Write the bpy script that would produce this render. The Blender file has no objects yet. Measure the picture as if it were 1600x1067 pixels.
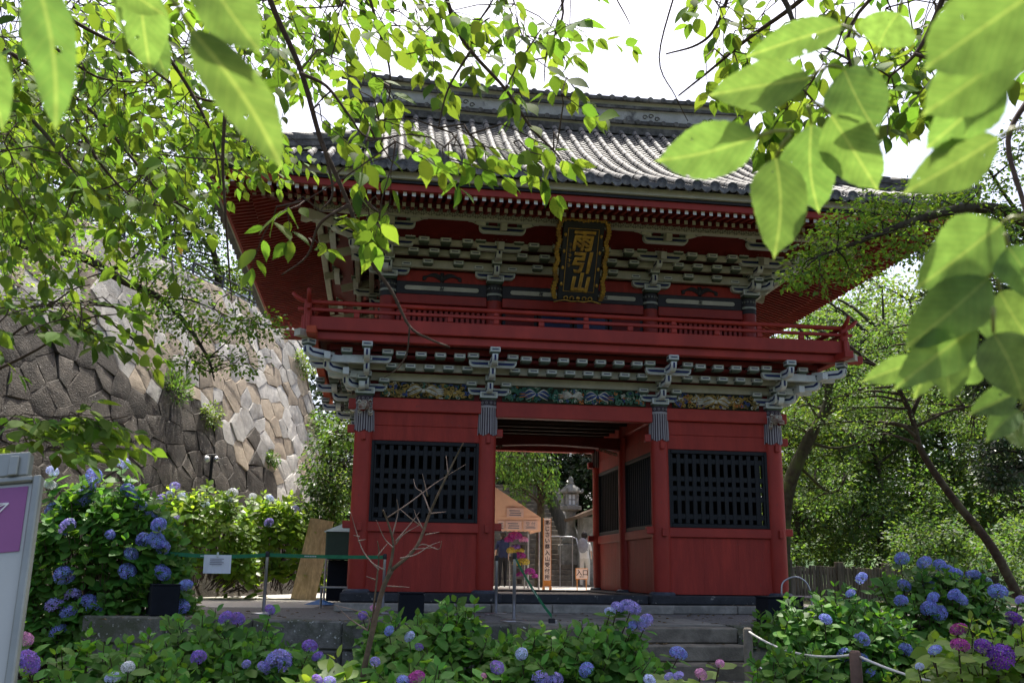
import bpy, math, random
import numpy as np
from mathutils import Vector, Matrix, Quaternion
random.seed(7); RNG = np.random.default_rng(7)
SC = bpy.context.scene
COL = SC.collection
# ------------------------------------------------------------------ camera
FPX = 1500.07
CAM = Vector((-3.0565, -14.6568, 0.2908))
CR = Vector((0.98979181, -0.1419573, 0.01266115))
CU = Vector((-0.04538694, -0.22974912, 0.97219101))
CF = Vector((0.13510072, 0.96284135, 0.2338468))
cam_data = bpy.data.cameras.new("camera"); cam = bpy.data.objects.new("camera", cam_data); COL.objects.link(cam)
cam.matrix_world = Matrix(((CR.x, CU.x, -CF.x, CAM.x), (CR.y, CU.y, -CF.y, CAM.y), (CR.z, CU.z, -CF.z, CAM.z), (0, 0, 0, 1)))
cam_data.sensor_width = 36.0; cam_data.lens = FPX / 1600 * 36.0
cam_data.clip_start = 0.02; cam_data.clip_end = 2000
cam_data.dof.use_dof = True; cam_data.dof.focus_distance = 14.0; cam_data.dof.aperture_fstop = 12.0
SC.camera = cam
# ------------------------------------------------------------------ sky, sun, exposure
SUN_TO = Vector((0.06, 0.37, 0.92)).normalized()
el = math.asin(SUN_TO.z); az = math.atan2(SUN_TO.x, SUN_TO.y)
world = bpy.data.worlds.new("World"); SC.world = world; world.use_nodes = True
wn = world.node_tree
sky = wn.nodes.new("ShaderNodeTexSky"); sky.sky_type = 'NISHITA'; sky.sun_disc = False
sky.sun_elevation = el; sky.sun_rotation = az; sky.air_density = 0.75; sky.dust_density = 6.0; sky.ozone_density = 1.0; sky.altitude = 100
bg = wn.nodes["Background"]; bg.inputs[1].default_value = 0.15
wn.links.new(sky.outputs[0], bg.inputs[0])
sd = bpy.data.lights.new("sun", 'SUN'); sd.energy = 4.0; sd.angle = math.radians(0.53); sd.color = (1.0, 0.95, 0.86)
sun = bpy.data.objects.new("sun", sd); COL.objects.link(sun)
sun.rotation_euler = SUN_TO.to_track_quat('Z', 'Y').to_euler(); sun.location = (0, 0, 30)
SC.view_settings.view_transform = 'Standard'; SC.view_settings.look = 'None'
SC.view_settings.exposure = 1.25; SC.view_settings.gamma = 1.0; SC.view_settings.use_curve_mapping = False
SC.render.engine = 'CYCLES'
SC.cycles.use_denoising = True
SC.cycles.max_bounces = 7; SC.cycles.transparent_max_bounces = 4; SC.cycles.diffuse_bounces = 4; SC.cycles.glossy_bounces = 2
SC.cycles.sample_clamp_indirect = 6.0

# ------------------------------------------------------------------ pixel helpers (photo 1600 x 1067)
def ray(px, py): return CF + CR * ((px - 800) / FPX) + CU * ((533.5 - py) / FPX)
def at(px, py, Y): d = ray(px, py); return CAM + d * ((Y - CAM.y) / d.y)
def atd(px, py, D): d = ray(px, py); return CAM + d.normalized() * D
def atz(px, py, Z): d = ray(px, py); return CAM + d * ((Z - CAM.z) / d.z)
def pix(P):
    d = Vector(P) - CAM; z = d.dot(CF)
    return (800 + FPX * d.dot(CR) / z, 533.5 - FPX * d.dot(CU) / z, z)

# ------------------------------------------------------------------ objects
def tag(o, label, cat, group=None):
    o["label"] = label; o["category"] = cat
    if group: o["group"] = group
    return o
def link(o, parent=None, loc=None):
    COL.objects.link(o)
    if parent is not None: o.parent = parent
    if loc is not None: o.location = loc
    return o
def empty(name, loc, label, cat, group=None, rz=0):
    o = bpy.data.objects.new(name, None); o.empty_display_size = 0.1
    COL.objects.link(o); o.location = loc; o.rotation_euler = (0, 0, rz)
    return tag(o, label, cat, group)
def inst(name, mesh, parent, mw=None):
    o = bpy.data.objects.new(name, mesh); COL.objects.link(o)
    if parent is not None: o.parent = parent
    if mw is not None: o.matrix_local = mw
    return o
class MB:
    def __init__(s): s.v = []; s.f = []; s.m = []
    def add(s, vs, fs, mi=0):
        o = len(s.v); s.v.extend([tuple(x) for x in vs]); s.f.extend([tuple(i + o for i in f) for f in fs]); s.m.extend([mi] * len(fs)); return s
    def box(s, x0, x1, y0, y1, z0, z1, mi=0):
        return s.add([(x0, y0, z0), (x1, y0, z0), (x1, y1, z0), (x0, y1, z0), (x0, y0, z1), (x1, y0, z1), (x1, y1, z1), (x0, y1, z1)],
              [(3, 2, 1, 0), (4, 5, 6, 7), (0, 1, 5, 4), (1, 2, 6, 5), (2, 3, 7, 6), (3, 0, 4, 7)], mi)
    def obox(s, c, ax, ay, az, mi=0, taper=1.0):
        c = Vector(c); ax = Vector(ax); ay = Vector(ay); az = Vector(az); vs = []
        for sz in (-1, 1):
            t = taper if sz < 0 else 1.0
            for sx, sy in ((-1, -1), (1, -1), (1, 1), (-1, 1)): vs.append(c + ax * sx * t + ay * sy * t + az * sz)
        return s.add(vs, [(3, 2, 1, 0), (4, 5, 6, 7), (0, 1, 5, 4), (1, 2, 6, 5), (2, 3, 7, 6), (3, 0, 4, 7)], mi)
    def cbox(s, x0, x1, y0, y1, z0, z1, b=0.008, mi=0):
        c = ((x0 + x1) / 2, (y0 + y1) / 2, (z0 + z1) / 2); h = (abs(x1 - x0) / 2, abs(y1 - y0) / 2, abs(z1 - z0) / 2)
        b = min(b, min(h) * 0.45); vs = []; idx = {}
        for sx in (-1, 1):
            for sy in (-1, 1):
                for sz in (-1, 1):
                    for k in range(3):
                        p = [sx * h[0], sy * h[1], sz * h[2]]
                        for q in range(3):
                            if q != k: p[q] -= (sx, sy, sz)[q] * b
                        idx[(sx, sy, sz, k)] = len(vs); vs.append((c[0] + p[0], c[1] + p[1], c[2] + p[2]))
        fs = []
        cyc = [(-1, -1), (1, -1), (1, 1), (-1, 1)]
        for k in range(3):
            for sgn in (-1, 1):
                lst = []
                for a, bb in cyc:
                    t = [0, 0, 0]; t[k] = sgn; t[(k + 1) % 3] = a; t[(k + 2) % 3] = bb; lst.append(idx[(t[0], t[1], t[2], k)])
                fs.append(tuple(lst if sgn > 0 else lst[::-1]))
        for k in range(3):
            i, j = (k + 1) % 3, (k + 2) % 3
            for a in (-1, 1):
                for bb in (-1, 1):
                    def g(sk, kk):
                        t = [0, 0, 0]; t[k] = sk; t[i] = a; t[j] = bb; return idx[(t[0], t[1], t[2], kk)]
                    q = (g(-1, i), g(-1, j), g(1, j), g(1, i)); fs.append(q if a * bb < 0 else q[::-1])
        for sx in (-1, 1):
            for sy in (-1, 1):
                for sz in (-1, 1):
                    q = tuple(idx[(sx, sy, sz, k)] for k in range(3)); fs.append(q if sx * sy * sz > 0 else q[::-1])
        return s.add(vs, fs, mi)
    def prism(s, poly, fn, t0, t1, mi=0, mcap=None):
        n = len(poly); vs = [fn(a, b, t0) for a, b in poly] + [fn(a, b, t1) for a, b in poly]
        s.add(vs, [(i, (i + 1) % n, n + (i + 1) % n, n + i) for i in range(n)], mi)
        k = mi if mcap is None else mcap
        return s.add(vs, [tuple(range(n))[::-1], tuple(range(n, 2 * n))], k)
    def tube(s, pts, rads, n=8, mi=0, caps=True):
        pts = [Vector(p) for p in pts]; m = len(pts)
        if not hasattr(rads, '__len__'): rads = [rads] * m
        vs = []; fs = []
        T = [(pts[min(i + 1, m - 1)] - pts[max(i - 1, 0)]).normalized() for i in range(m)]
        a = T[0].orthogonal().normalized()
        for i in range(m):
            t = T[i]; a = (a - t * a.dot(t))
            a = a.normalized() if a.length > 1e-6 else t.orthogonal().normalized()
            b = t.cross(a)
            for k in range(n):
                th = 2 * math.pi * k / n; vs.append(pts[i] + (a * math.cos(th) + b * math.sin(th)) * rads[i])
        for i in range(m - 1):
            for k in range(n): fs.append((i * n + k, i * n + (k + 1) % n, (i + 1) * n + (k + 1) % n, (i + 1) * n + k))
        if caps: fs.append(tuple(range(n))[::-1]); fs.append(tuple((m - 1) * n + k for k in range(n)))
        return s.add(vs, fs, mi)
    def lathe(s, prof, n=20, c=(0, 0, 0), mi=0, fl=None):
        vs = []; fs = []; m = len(prof)
        for r, z in prof:
            for k in range(n):
                th = 2 * math.pi * k / n; q = r * (fl(k, z) if fl else 1); vs.append((c[0] + q * math.cos(th), c[1] + q * math.sin(th), c[2] + z))
        for i in range(m - 1):
            for k in range(n): fs.append((i * n + k, i * n + (k + 1) % n, (i + 1) * n + (k + 1) % n, (i + 1) * n + k))
        fs.append(tuple(range(n))[::-1]); fs.append(tuple((m - 1) * n + k for k in range(n)))
        return s.add(vs, fs, mi)
    def ball(s, c, r, n=8, m=6, mi=0):
        if not hasattr(r, '__len__'): r = (r, r, r)
        vs = [(c[0], c[1], c[2] - r[2])]; fs = []
        for i in range(1, m):
            ph = -math.pi / 2 + math.pi * i / m
            for k in range(n):
                th = 2 * math.pi * k / n; vs.append((c[0] + r[0] * math.cos(ph) * math.cos(th), c[1] + r[1] * math.cos(ph) * math.sin(th), c[2] + r[2] * math.sin(ph)))
        vs.append((c[0], c[1], c[2] + r[2])); L = len(vs) - 1
        for k in range(n):
            fs.append((0, 1 + (k + 1) % n, 1 + k)); fs.append((L, 1 + (m - 2) * n + k, 1 + (m - 2) * n + (k + 1) % n))
        for i in range(m - 2):
            for k in range(n): fs.append((1 + i * n + k, 1 + i * n + (k + 1) % n, 1 + (i + 1) * n + (k + 1) % n, 1 + (i + 1) * n + k))
        return s.add(vs, fs, mi)
    def shift(s, d): s.v = [(a + d[0], b + d[1], c + d[2]) for a, b, c in s.v]; return s
    def mesh(s, name, mats, smooth=False):
        me = bpy.data.meshes.new(name); me.from_pydata(s.v, [], s.f)
        if not isinstance(mats, (list, tuple)): mats = [mats]
        for m in mats: me.materials.append(m)
        if len(mats) > 1: me.polygons.foreach_set("material_index", s.m)
        if smooth: me.polygons.foreach_set("use_smooth", [True] * len(s.f))
        me.update(); return me
    def obj(s, name, mats, parent=None, smooth=False, loc=None):
        o = bpy.data.objects.new(name, s.mesh(name, mats, smooth)); return link(o, parent, loc)
def smooth_angle(me, ang=40):
    me.polygons.foreach_set("use_smooth", [True] * len(me.polygons)); me.set_sharp_from_angle(angle=math.radians(ang)); return me
def struct(o): o["kind"] = "structure"; return o
def stuff(o): o["kind"] = "stuff"; return o
def crv(pts, n=6):
    """Catmull-Rom through points"""
    P = [Vector(p) for p in pts]; P = [P[0] * 2 - P[1]] + P + [P[-1] * 2 - P[-2]]; out = []
    for i in range(1, len(P) - 2):
        for k in range(n):
            t = k / n; a, b, c, d = P[i - 1], P[i], P[i + 1], P[i + 2]
            out.append(0.5 * ((2 * b) + (c - a) * t + (2 * a - 5 * b + 4 * c - d) * t * t + (3 * b - a - 3 * c + d) * t ** 3))
    out.append(P[-2].copy()); return out

# ------------------------------------------------------------------ materials
MATS = {}
def N(nt, typ, **kw):
    n = nt.nodes.new(typ)
    for k, v in kw.items(): setattr(n, k, v)
    return n
def mat(name, col, rough=0.6, var=0.25, scale=6.0, bump=0.15, bscale=40.0, spec=0.35, metal=0.0, col2=None, spots=None, rnd=0.0, streak=None, coord='Object', fac2=(0.45, 0.62)):
    """weathered procedural surface: base colour broken by noise (col2 = second colour), optional spots, per-object variation, bump"""
    if name in MATS: return MATS[name]
    m = bpy.data.materials.new(name); m.use_nodes = True; nt = m.node_tree; L = nt.links
    bs = nt.nodes["Principled BSDF"]; bs.inputs["Roughness"].default_value = rough; bs.inputs["Metallic"].default_value = metal
    bs.inputs["Specular IOR Level"].default_value = spec
    tc = N(nt, "ShaderNodeTexCoord"); mp = N(nt, "ShaderNodeMapping"); L.new(tc.outputs[coord], mp.inputs[0])
    if streak: mp.inputs[3].default_value = streak
    n1 = N(nt, "ShaderNodeTexNoise"); n1.inputs["Scale"].default_value = scale; n1.inputs["Detail"].default_value = 6; n1.inputs["Roughness"].default_value = 0.65
    L.new(mp.outputs[0], n1.inputs["Vector"])
    rp = N(nt, "ShaderNodeValToRGB"); rp.color_ramp.elements[0].position = 0.3; rp.color_ramp.elements[1].position = 0.7
    c = Vector(col[:3]); lo = c * (1 - var); hi = c * (1 + var * 0.8)
    rp.color_ramp.elements[0].color = (*lo, 1); rp.color_ramp.elements[1].color = (*[min(1, x) for x in hi], 1)
    L.new(n1.outputs[0], rp.inputs[0]); cur = rp.outputs[0]
    def mix(a, bcol, fac):
        x = N(nt, "ShaderNodeMix", data_type='RGBA'); L.new(fac, x.inputs[0]); L.new(a, x.inputs[6])
        if isinstance(bcol, tuple): x.inputs[7].default_value = (*bcol, 1)
        else: L.new(bcol, x.inputs[7])
        return x.outputs[2]
    if col2:
        n2 = N(nt, "ShaderNodeTexNoise"); n2.inputs["Scale"].default_value = scale * 0.37; n2.inputs["Detail"].default_value = 5; n2.inputs["Roughness"].default_value = 0.7
        L.new(mp.outputs[0], n2.inputs["Vector"])
        r2 = N(nt, "ShaderNodeValToRGB"); r2.color_ramp.elements[0].position = fac2[0]; r2.color_ramp.elements[1].position = fac2[1]
        L.new(n2.outputs[0], r2.inputs[0]); cur = mix(cur, tuple(col2), r2.outputs[0])
    if spots:
        n3 = N(nt, "ShaderNodeTexNoise"); n3.inputs["Scale"].default_value = spots[1]; n3.inputs["Detail"].default_value = 3
        L.new(tc.outputs[coord], n3.inputs["Vector"])
        r3 = N(nt, "ShaderNodeValToRGB"); r3.color_ramp.elements[0].position = spots[2]; r3.color_ramp.elements[1].position = spots[2] + 0.06
        L.new(n3.outputs[0], r3.inputs[0]); cur = mix(cur, tuple(spots[0]), r3.outputs[0])
    if rnd > 0:
        oi = N(nt, "ShaderNodeObjectInfo"); mr = N(nt, "ShaderNodeMapRange"); mr.inputs[3].default_value = 1 - rnd; mr.inputs[4].default_value = 1 + rnd
        L.new(oi.outputs["Random"], mr.inputs[0])
        hs = N(nt, "ShaderNodeHueSaturation"); L.new(mr.outputs[0], hs.inputs["Value"]); L.new(cur, hs.inputs["Color"]); cur = hs.outputs[0]
    L.new(cur, bs.inputs["Base Color"])
    if bump > 0:
        nb = N(nt, "ShaderNodeTexNoise"); nb.inputs["Scale"].default_value = bscale; nb.inputs["Detail"].default_value = 4
        L.new(mp.outputs[0], nb.inputs["Vector"])
        bp = N(nt, "ShaderNodeBump"); bp.inputs["Strength"].default_value = bump; bp.inputs["Distance"].default_value = 0.02
        L.new(nb.outputs[0], bp.inputs["Height"]); L.new(bp.outputs[0], bs.inputs["Normal"])
    MATS[name] = m; return m
def leafmat(name, col, trans=0.45, rough=0.45, hue=0.03, val=0.35, veins=False, tcol=None, spec=0.4):
    if name in MATS: return MATS[name]
    m = bpy.data.materials.new(name); m.use_nodes = True; nt = m.node_tree; L = nt.links
    bs = nt.nodes["Principled BSDF"]; out = nt.nodes["Material Output"]
    bs.inputs["Roughness"].default_value = rough; bs.inputs["Specular IOR Level"].default_value = spec
    ge = N(nt, "ShaderNodeNewGeometry"); oi = N(nt, "ShaderNodeObjectInfo")
    ad = N(nt, "ShaderNodeMath", operation='ADD'); L.new(ge.outputs["Random Per Island"], ad.inputs[0]); L.new(oi.outputs["Random"], ad.inputs[1])
    fr = N(nt, "ShaderNodeMath", operation='FRACT'); L.new(ad.outputs[0], fr.inputs[0])
    hs = N(nt, "ShaderNodeHueSaturation"); hs.inputs["Color"].default_value = (*col, 1)
    mh = N(nt, "ShaderNodeMapRange"); mh.inputs[3].default_value = 0.5 - hue; mh.inputs[4].default_value = 0.5 + hue; L.new(fr.outputs[0], mh.inputs[0]); L.new(mh.outputs[0], hs.inputs["Hue"])
    m7 = N(nt, "ShaderNodeMath", operation='MULTIPLY'); m7.inputs[1].default_value = 7.31; L.new(fr.outputs[0], m7.inputs[0])
    f7 = N(nt, "ShaderNodeMath", operation='FRACT'); L.new(m7.outputs[0], f7.inputs[0])
    mv = N(nt, "ShaderNodeMapRange"); mv.inputs[3].default_value = 1 - val; mv.inputs[4].default_value = 1 + val; L.new(f7.outputs[0], mv.inputs[0]); L.new(mv.outputs[0], hs.inputs["Value"])
    cur = hs.outputs[0]
    if veins:
        uv = N(nt, "ShaderNodeUVMap"); sp = N(nt, "ShaderNodeSeparateXYZ"); L.new(uv.outputs[0], sp.inputs[0])
        ab = N(nt, "ShaderNodeMath", operation='ABSOLUTE'); L.new(sp.outputs[0], ab.inputs[0])
        # side veins: stripes of (along - 0.55*|across|)
        ml = N(nt, "ShaderNodeMath", operation='MULTIPLY_ADD'); ml.inputs[1].default_value = -1.05; L.new(ab.outputs[0], ml.inputs[0]); L.new(sp.outputs[1], ml.inputs[2])
        vr = N(nt, "ShaderNodeMath", operation='MULTIPLY_ADD'); L.new(oi.outputs['Random'], vr.inputs[0]); vr.inputs[1].default_value = 4.0; vr.inputs[2].default_value = 8.0; nw = N(nt, "ShaderNodeTexNoise"); nw.inputs['Scale'].default_value = 3.5; L.new(uv.outputs[0], nw.inputs['Vector']); nm = N(nt, "ShaderNodeMath", operation='MULTIPLY_ADD'); L.new(nw.outputs[0], nm.inputs[0]); nm.inputs[1].default_value = .10; L.new(ml.outputs[0], nm.inputs[2]); sc = N(nt, "ShaderNodeMath", operation='MULTIPLY'); L.new(nm.outputs[0], sc.inputs[0]); L.new(vr.outputs[0], sc.inputs[1])
        fc = N(nt, "ShaderNodeMath", operation='FRACT'); L.new(sc.outputs[0], fc.inputs[0])
        rv = N(nt, "ShaderNodeValToRGB"); e = rv.color_ramp.elements; e[0].position = 0.0; e[0].color = (1, 1, 1, 1); e[1].position = 0.16; e[1].color = (0, 0, 0, 1)
        e2 = rv.color_ramp.elements.new(0.9); e2.color = (0, 0, 0, 1); e3 = rv.color_ramp.elements.new(1.0); e3.color = (1, 1, 1, 1); L.new(fc.outputs[0], rv.inputs[0])
        rm = N(nt, "ShaderNodeValToRGB"); rm.color_ramp.elements[0].position = 0.004; rm.color_ramp.elements[0].color = (.45, .45, .45, 1); rm.color_ramp.elements[1].position = 0.018; rm.color_ramp.elements[1].color = (0, 0, 0, 1); L.new(ab.outputs[0], rm.inputs[0])
        sv = N(nt, "ShaderNodeMath", operation='MULTIPLY'); sv.inputs[1].default_value = 0.13; L.new(rv.outputs[0], sv.inputs[0])
        mx = N(nt, "ShaderNodeMath", operation='MAXIMUM'); L.new(sv.outputs[0], mx.inputs[0]); L.new(rm.outputs[0], mx.inputs[1])
        mm = N(nt, "ShaderNodeMix", data_type='RGBA'); L.new(mx.outputs[0], mm.inputs[0]); L.new(cur, mm.inputs[6]); mm.inputs[7].default_value = (min(1, col[0] * 2.2 + .08), min(1, col[1] * 1.6 + .08), col[2] * 1.8 + .03, 1)
        cur = mm.outputs[2]
        nz = N(nt, "ShaderNodeTexNoise"); nz.inputs["Scale"].default_value = 5; L.new(uv.outputs[0], nz.inputs["Vector"])
        hv = N(nt, "ShaderNodeHueSaturation"); nz.inputs['Detail'].default_value = 5; mr = N(nt, "ShaderNodeMapRange"); mr.inputs[1].default_value = .25; mr.inputs[2].default_value = .75; mr.inputs[3].default_value = 0.62; mr.inputs[4].default_value = 1.3; L.new(nz.outputs[0], mr.inputs[0]); L.new(mr.outputs[0], hv.inputs["Value"]); L.new(cur, hv.inputs["Color"]); cur = hv.outputs[0]
        bp = N(nt, "ShaderNodeBump"); bp.inputs["Strength"].default_value = 0.35; bp.inputs["Distance"].default_value = 0.002; L.new(rv.outputs[0], bp.inputs["Height"]); L.new(bp.outputs[0], bs.inputs["Normal"])
    L.new(cur, bs.inputs["Base Color"])
    tr = N(nt, "ShaderNodeBsdfTranslucent")
    gm = N(nt, "ShaderNodeMix", data_type='RGBA', blend_type='MULTIPLY'); gm.inputs[0].default_value = 1.0; L.new(cur, gm.inputs[6])
    gm.inputs[7].default_value = (*(tcol or (1.9, 1.75, 0.7)), 1); L.new(gm.outputs[2], tr.inputs[0])
    ms = N(nt, "ShaderNodeMixShader"); ms.inputs[0].default_value = trans; L.new(bs.outputs[0], ms.inputs[1]); L.new(tr.outputs[0], ms.inputs[2])
    fin = ms.outputs[0]
    if veins:
        mpv = N(nt, "ShaderNodeMapping"); L.new(uv.outputs[0], mpv.inputs[0]); cx = N(nt, "ShaderNodeCombineXYZ"); L.new(oi.outputs["Random"], cx.inputs[0]); L.new(oi.outputs["Random"], cx.inputs[1]); sc9 = N(nt, "ShaderNodeVectorMath", operation='SCALE'); L.new(cx.outputs[0], sc9.inputs[0]); sc9.inputs[3].default_value = 37.0; L.new(sc9.outputs[0], mpv.inputs[1])
        vo = N(nt, "ShaderNodeTexVoronoi"); vo.inputs["Scale"].default_value = 9.0; L.new(mpv.outputs[0], vo.inputs["Vector"]); sp2 = N(nt, "ShaderNodeSeparateColor"); L.new(vo.outputs["Color"], sp2.inputs[0])
        th = N(nt, "ShaderNodeMapRange"); th.inputs[1].default_value = .88; th.inputs[2].default_value = 1.0; th.inputs[3].default_value = 0.0; th.inputs[4].default_value = .24; L.new(sp2.outputs[0], th.inputs[0])
        lt = N(nt, "ShaderNodeMath", operation='LESS_THAN'); L.new(vo.outputs["Distance"], lt.inputs[0]); L.new(th.outputs[0], lt.inputs[1])
        tp = N(nt, "ShaderNodeBsdfTransparent"); mh2 = N(nt, "ShaderNodeMixShader"); L.new(lt.outputs[0], mh2.inputs[0]); L.new(fin, mh2.inputs[1]); L.new(tp.outputs[0], mh2.inputs[2]); fin = mh2.outputs[0]
    L.new(fin, out.inputs[0]); MATS[name] = m; return m
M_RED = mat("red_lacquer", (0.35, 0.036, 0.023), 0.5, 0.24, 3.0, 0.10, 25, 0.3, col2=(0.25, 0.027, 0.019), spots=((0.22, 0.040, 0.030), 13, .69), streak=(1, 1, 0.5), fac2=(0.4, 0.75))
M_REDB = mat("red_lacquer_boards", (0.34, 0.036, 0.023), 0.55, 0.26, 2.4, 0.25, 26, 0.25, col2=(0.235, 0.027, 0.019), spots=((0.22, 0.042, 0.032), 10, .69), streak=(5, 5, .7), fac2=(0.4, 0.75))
M_REDO = mat("red_sunlit_tone", (0.42, 0.075, 0.035), 0.6, 0.2, 3.0, 0.12, 30, 0.2)  # lighter red with sunlight put into the colour
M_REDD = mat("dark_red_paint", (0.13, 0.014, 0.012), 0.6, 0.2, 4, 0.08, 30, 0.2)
M_WHT = mat("bracket_white", (0.62, 0.66, 0.64), 0.6, 0.12, 9, 0.06, 60, 0.2)
M_GRY = mat("bracket_grey_green", (0.36, 0.39, 0.34), 0.65, 0.2, 9, 0.06, 60, 0.2)
M_NAVY = mat("bracket_navy", (0.015, 0.025, 0.10), 0.5, 0.2, 8, 0.03, 60, 0.2)
M_GRN = mat("bracket_green", (0.075, 0.10, 0.075), 0.6, 0.3, 10, 0.05, 60, 0.2)
M_CRM = mat("cream_plaster", (0.50, 0.49, 0.40), 0.75, 0.14, 5, 0.05, 40, 0.15, col2=(0.40, 0.40, 0.33))
M_BLK = mat("black_lacquer", (0.012, 0.013, 0.015), 0.45, 0.3, 6, 0.05, 40, 0.35)
M_LAT = mat("lattice_black", (0.007, 0.009, 0.011), 0.55, 0.3, 6, 0.06, 40, 0.3)
M_GOLD = mat("gilding", (0.42, 0.25, 0.045), 0.38, 0.3, 14, 0.15, 60, 0.5, metal=0.7, col2=(0.22, 0.12, 0.03))
M_STN = mat("grey_stone", (0.30, 0.28, 0.24), 0.85, 0.3, 7, 0.35, 45, 0.15, col2=(0.19, 0.18, 0.155))
M_DSTN = mat("black_base_stone", (0.030, 0.032, 0.036), 0.7, 0.4, 6, 0.3, 40, 0.3, spots=((0.20, 0.19, 0.17), 14, 0.66))
# ================================================================== the gate
HB, HA, DEP = 3.25, 1.369, 4.09
gate = empty("temple_gate", (0, 0, 0), "two-storey red temple gate with grey tiled hip-and-gable roof and railed balcony", "gate")
G = gate
# --- stone base
for x0, x1 in ((-3.48, -1.13), (1.13, 3.48)):
    mb = MB(); mb.cbox(x0, x1, -0.24, DEP + .24, -0.15, -0.012, 0.02); mb.obj("base_stone", M_DSTN, G)
mb = MB(); mb.cbox(-1.128, 1.128, -0.10, 0.14, -0.15, -0.02, 0.015); mb.obj("sill", M_DSTN, G)
mb = MB(); mb.cbox(-1.128, 1.128, DEP - .1, DEP + .16, -0.15, -0.02, 0.015); mb.obj("sill", M_DSTN, G)
mb = MB(); mb.box(-1.127, 1.127, 0.142, DEP - .102, -0.15, -0.06); mb.obj("passage_floor", M_STN, G)
xs = [-3.55, -2.35, -1.3, -0.45, 0.5, 1.35, 2.4, 3.55]
for i in range(7):
    fr = -0.62 if 2 <= i <= 4 else -0.42
    mb = MB(); mb.cbox(xs[i] + .004, xs[i + 1] - .004, fr, -0.1, -0.275, -0.153 + random.uniform(-.002, 0), 0.015); mb.obj("step_slab", M_STN, G)
# --- columns with painted tassel capitals
M_TAS = mat("tassel_white", (0.33, 0.31, 0.31), 0.7, 0.1, 10, 0.05, 60, 0.2)
M_TASD = mat("tassel_dark", (0.055, 0.04, 0.05), 0.7, 0.2, 10, 0.05, 60, 0.2)
colm = MB(); colm.lathe([(0.118, 0.0), (0.140, 0.10), (0.142, 1.2), (0.138, 2.4), (0.130, 2.86)], 28)
colm = smooth_angle(colm.mesh("column", M_RED))
footm = MB(); footm.lathe([(0.20, -0.02), (0.20, 0.012), (0.175, 0.03), (0.155, 0.034)], 24); footm = footm.mesh("column_foot", [mat("bluish_foot_stone", (0.06, 0.07, 0.09), 0.6, 0.4, 9, 0.3, 40)])
def tassel_mesh():
    mb = MB(); n = 96; R0 = 0.147
    prof = [(2.76, 0.0), (2.70, 0.004), (2.55, 0.008), (2.42, 0.012), (2.335, 0.014)]
    vs = []
    for j, (z, o) in enumerate(prof):
        for k in range(n):
            th = 2 * math.pi * k / n; ph = (k % 8) / 8.0; dz = 0
            g = [0.0, -.010, -.012, -.006, 0, -.006, -.012, -.010][k % 8] if j > 0 else 0
            if j == len(prof) - 1: dz = [0.02, 0.006, 0, -0.006, -0.012, -0.006, 0, 0.006][(k // 2 + 4) % 8] * 1.3
            r = R0 + o + g * 0.8; vs.append((r * math.cos(th), r * math.sin(th), z + dz))
    for j in range(len(prof) - 1):
        for k in range(n):
            q = (j * n + k, j * n + (k + 1) % n, (j + 1) * n + (k + 1) % n, (j + 1) * n + k)
            mb.add([vs[i] for i in q], [(3, 2, 1, 0)], 1 if (k % 4) in (1, 2) else 0)
    mb.lathe([(0.150, 2.755), (0.153, 2.765), (0.153, 2.78), (0.150, 2.79)], 32, mi=0)
    mb.lathe([(0.149, 2.785), (0.152, 2.80), (0.152, 2.87), (0.149, 2.875)], 32, mi=1)
    for k in range(14):                                  # painted rings on the dark band
        th = 2 * math.pi * k / 14; c = Vector((math.cos(th) * .154, math.sin(th) * .154, 2.832)); t = Vector((-math.sin(th), math.cos(th), 0)); u = Vector((0, 0, 1))
        mb.tube([c + (t * math.cos(a) + u * math.sin(a)) * .016 for a in np.linspace(0, 2 * math.pi, 9)], 0.0035, 4, 0, False)
    return mb.mesh("painted_tassel", [M_TAS, M_TASD])
tasm = tassel_mesh()
colpos = [(x, y) for x in (-HB, -HA, HA, HB) for y in (0, DEP / 2, DEP)]
for x, y in colpos:
    c = inst("column", colm, G, Matrix.Translation((x, y, 0))); inst("column_foot", footm, c)
    if y != DEP / 2 or abs(x) == HB: inst("painted_tassel", tasm, c)
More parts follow.
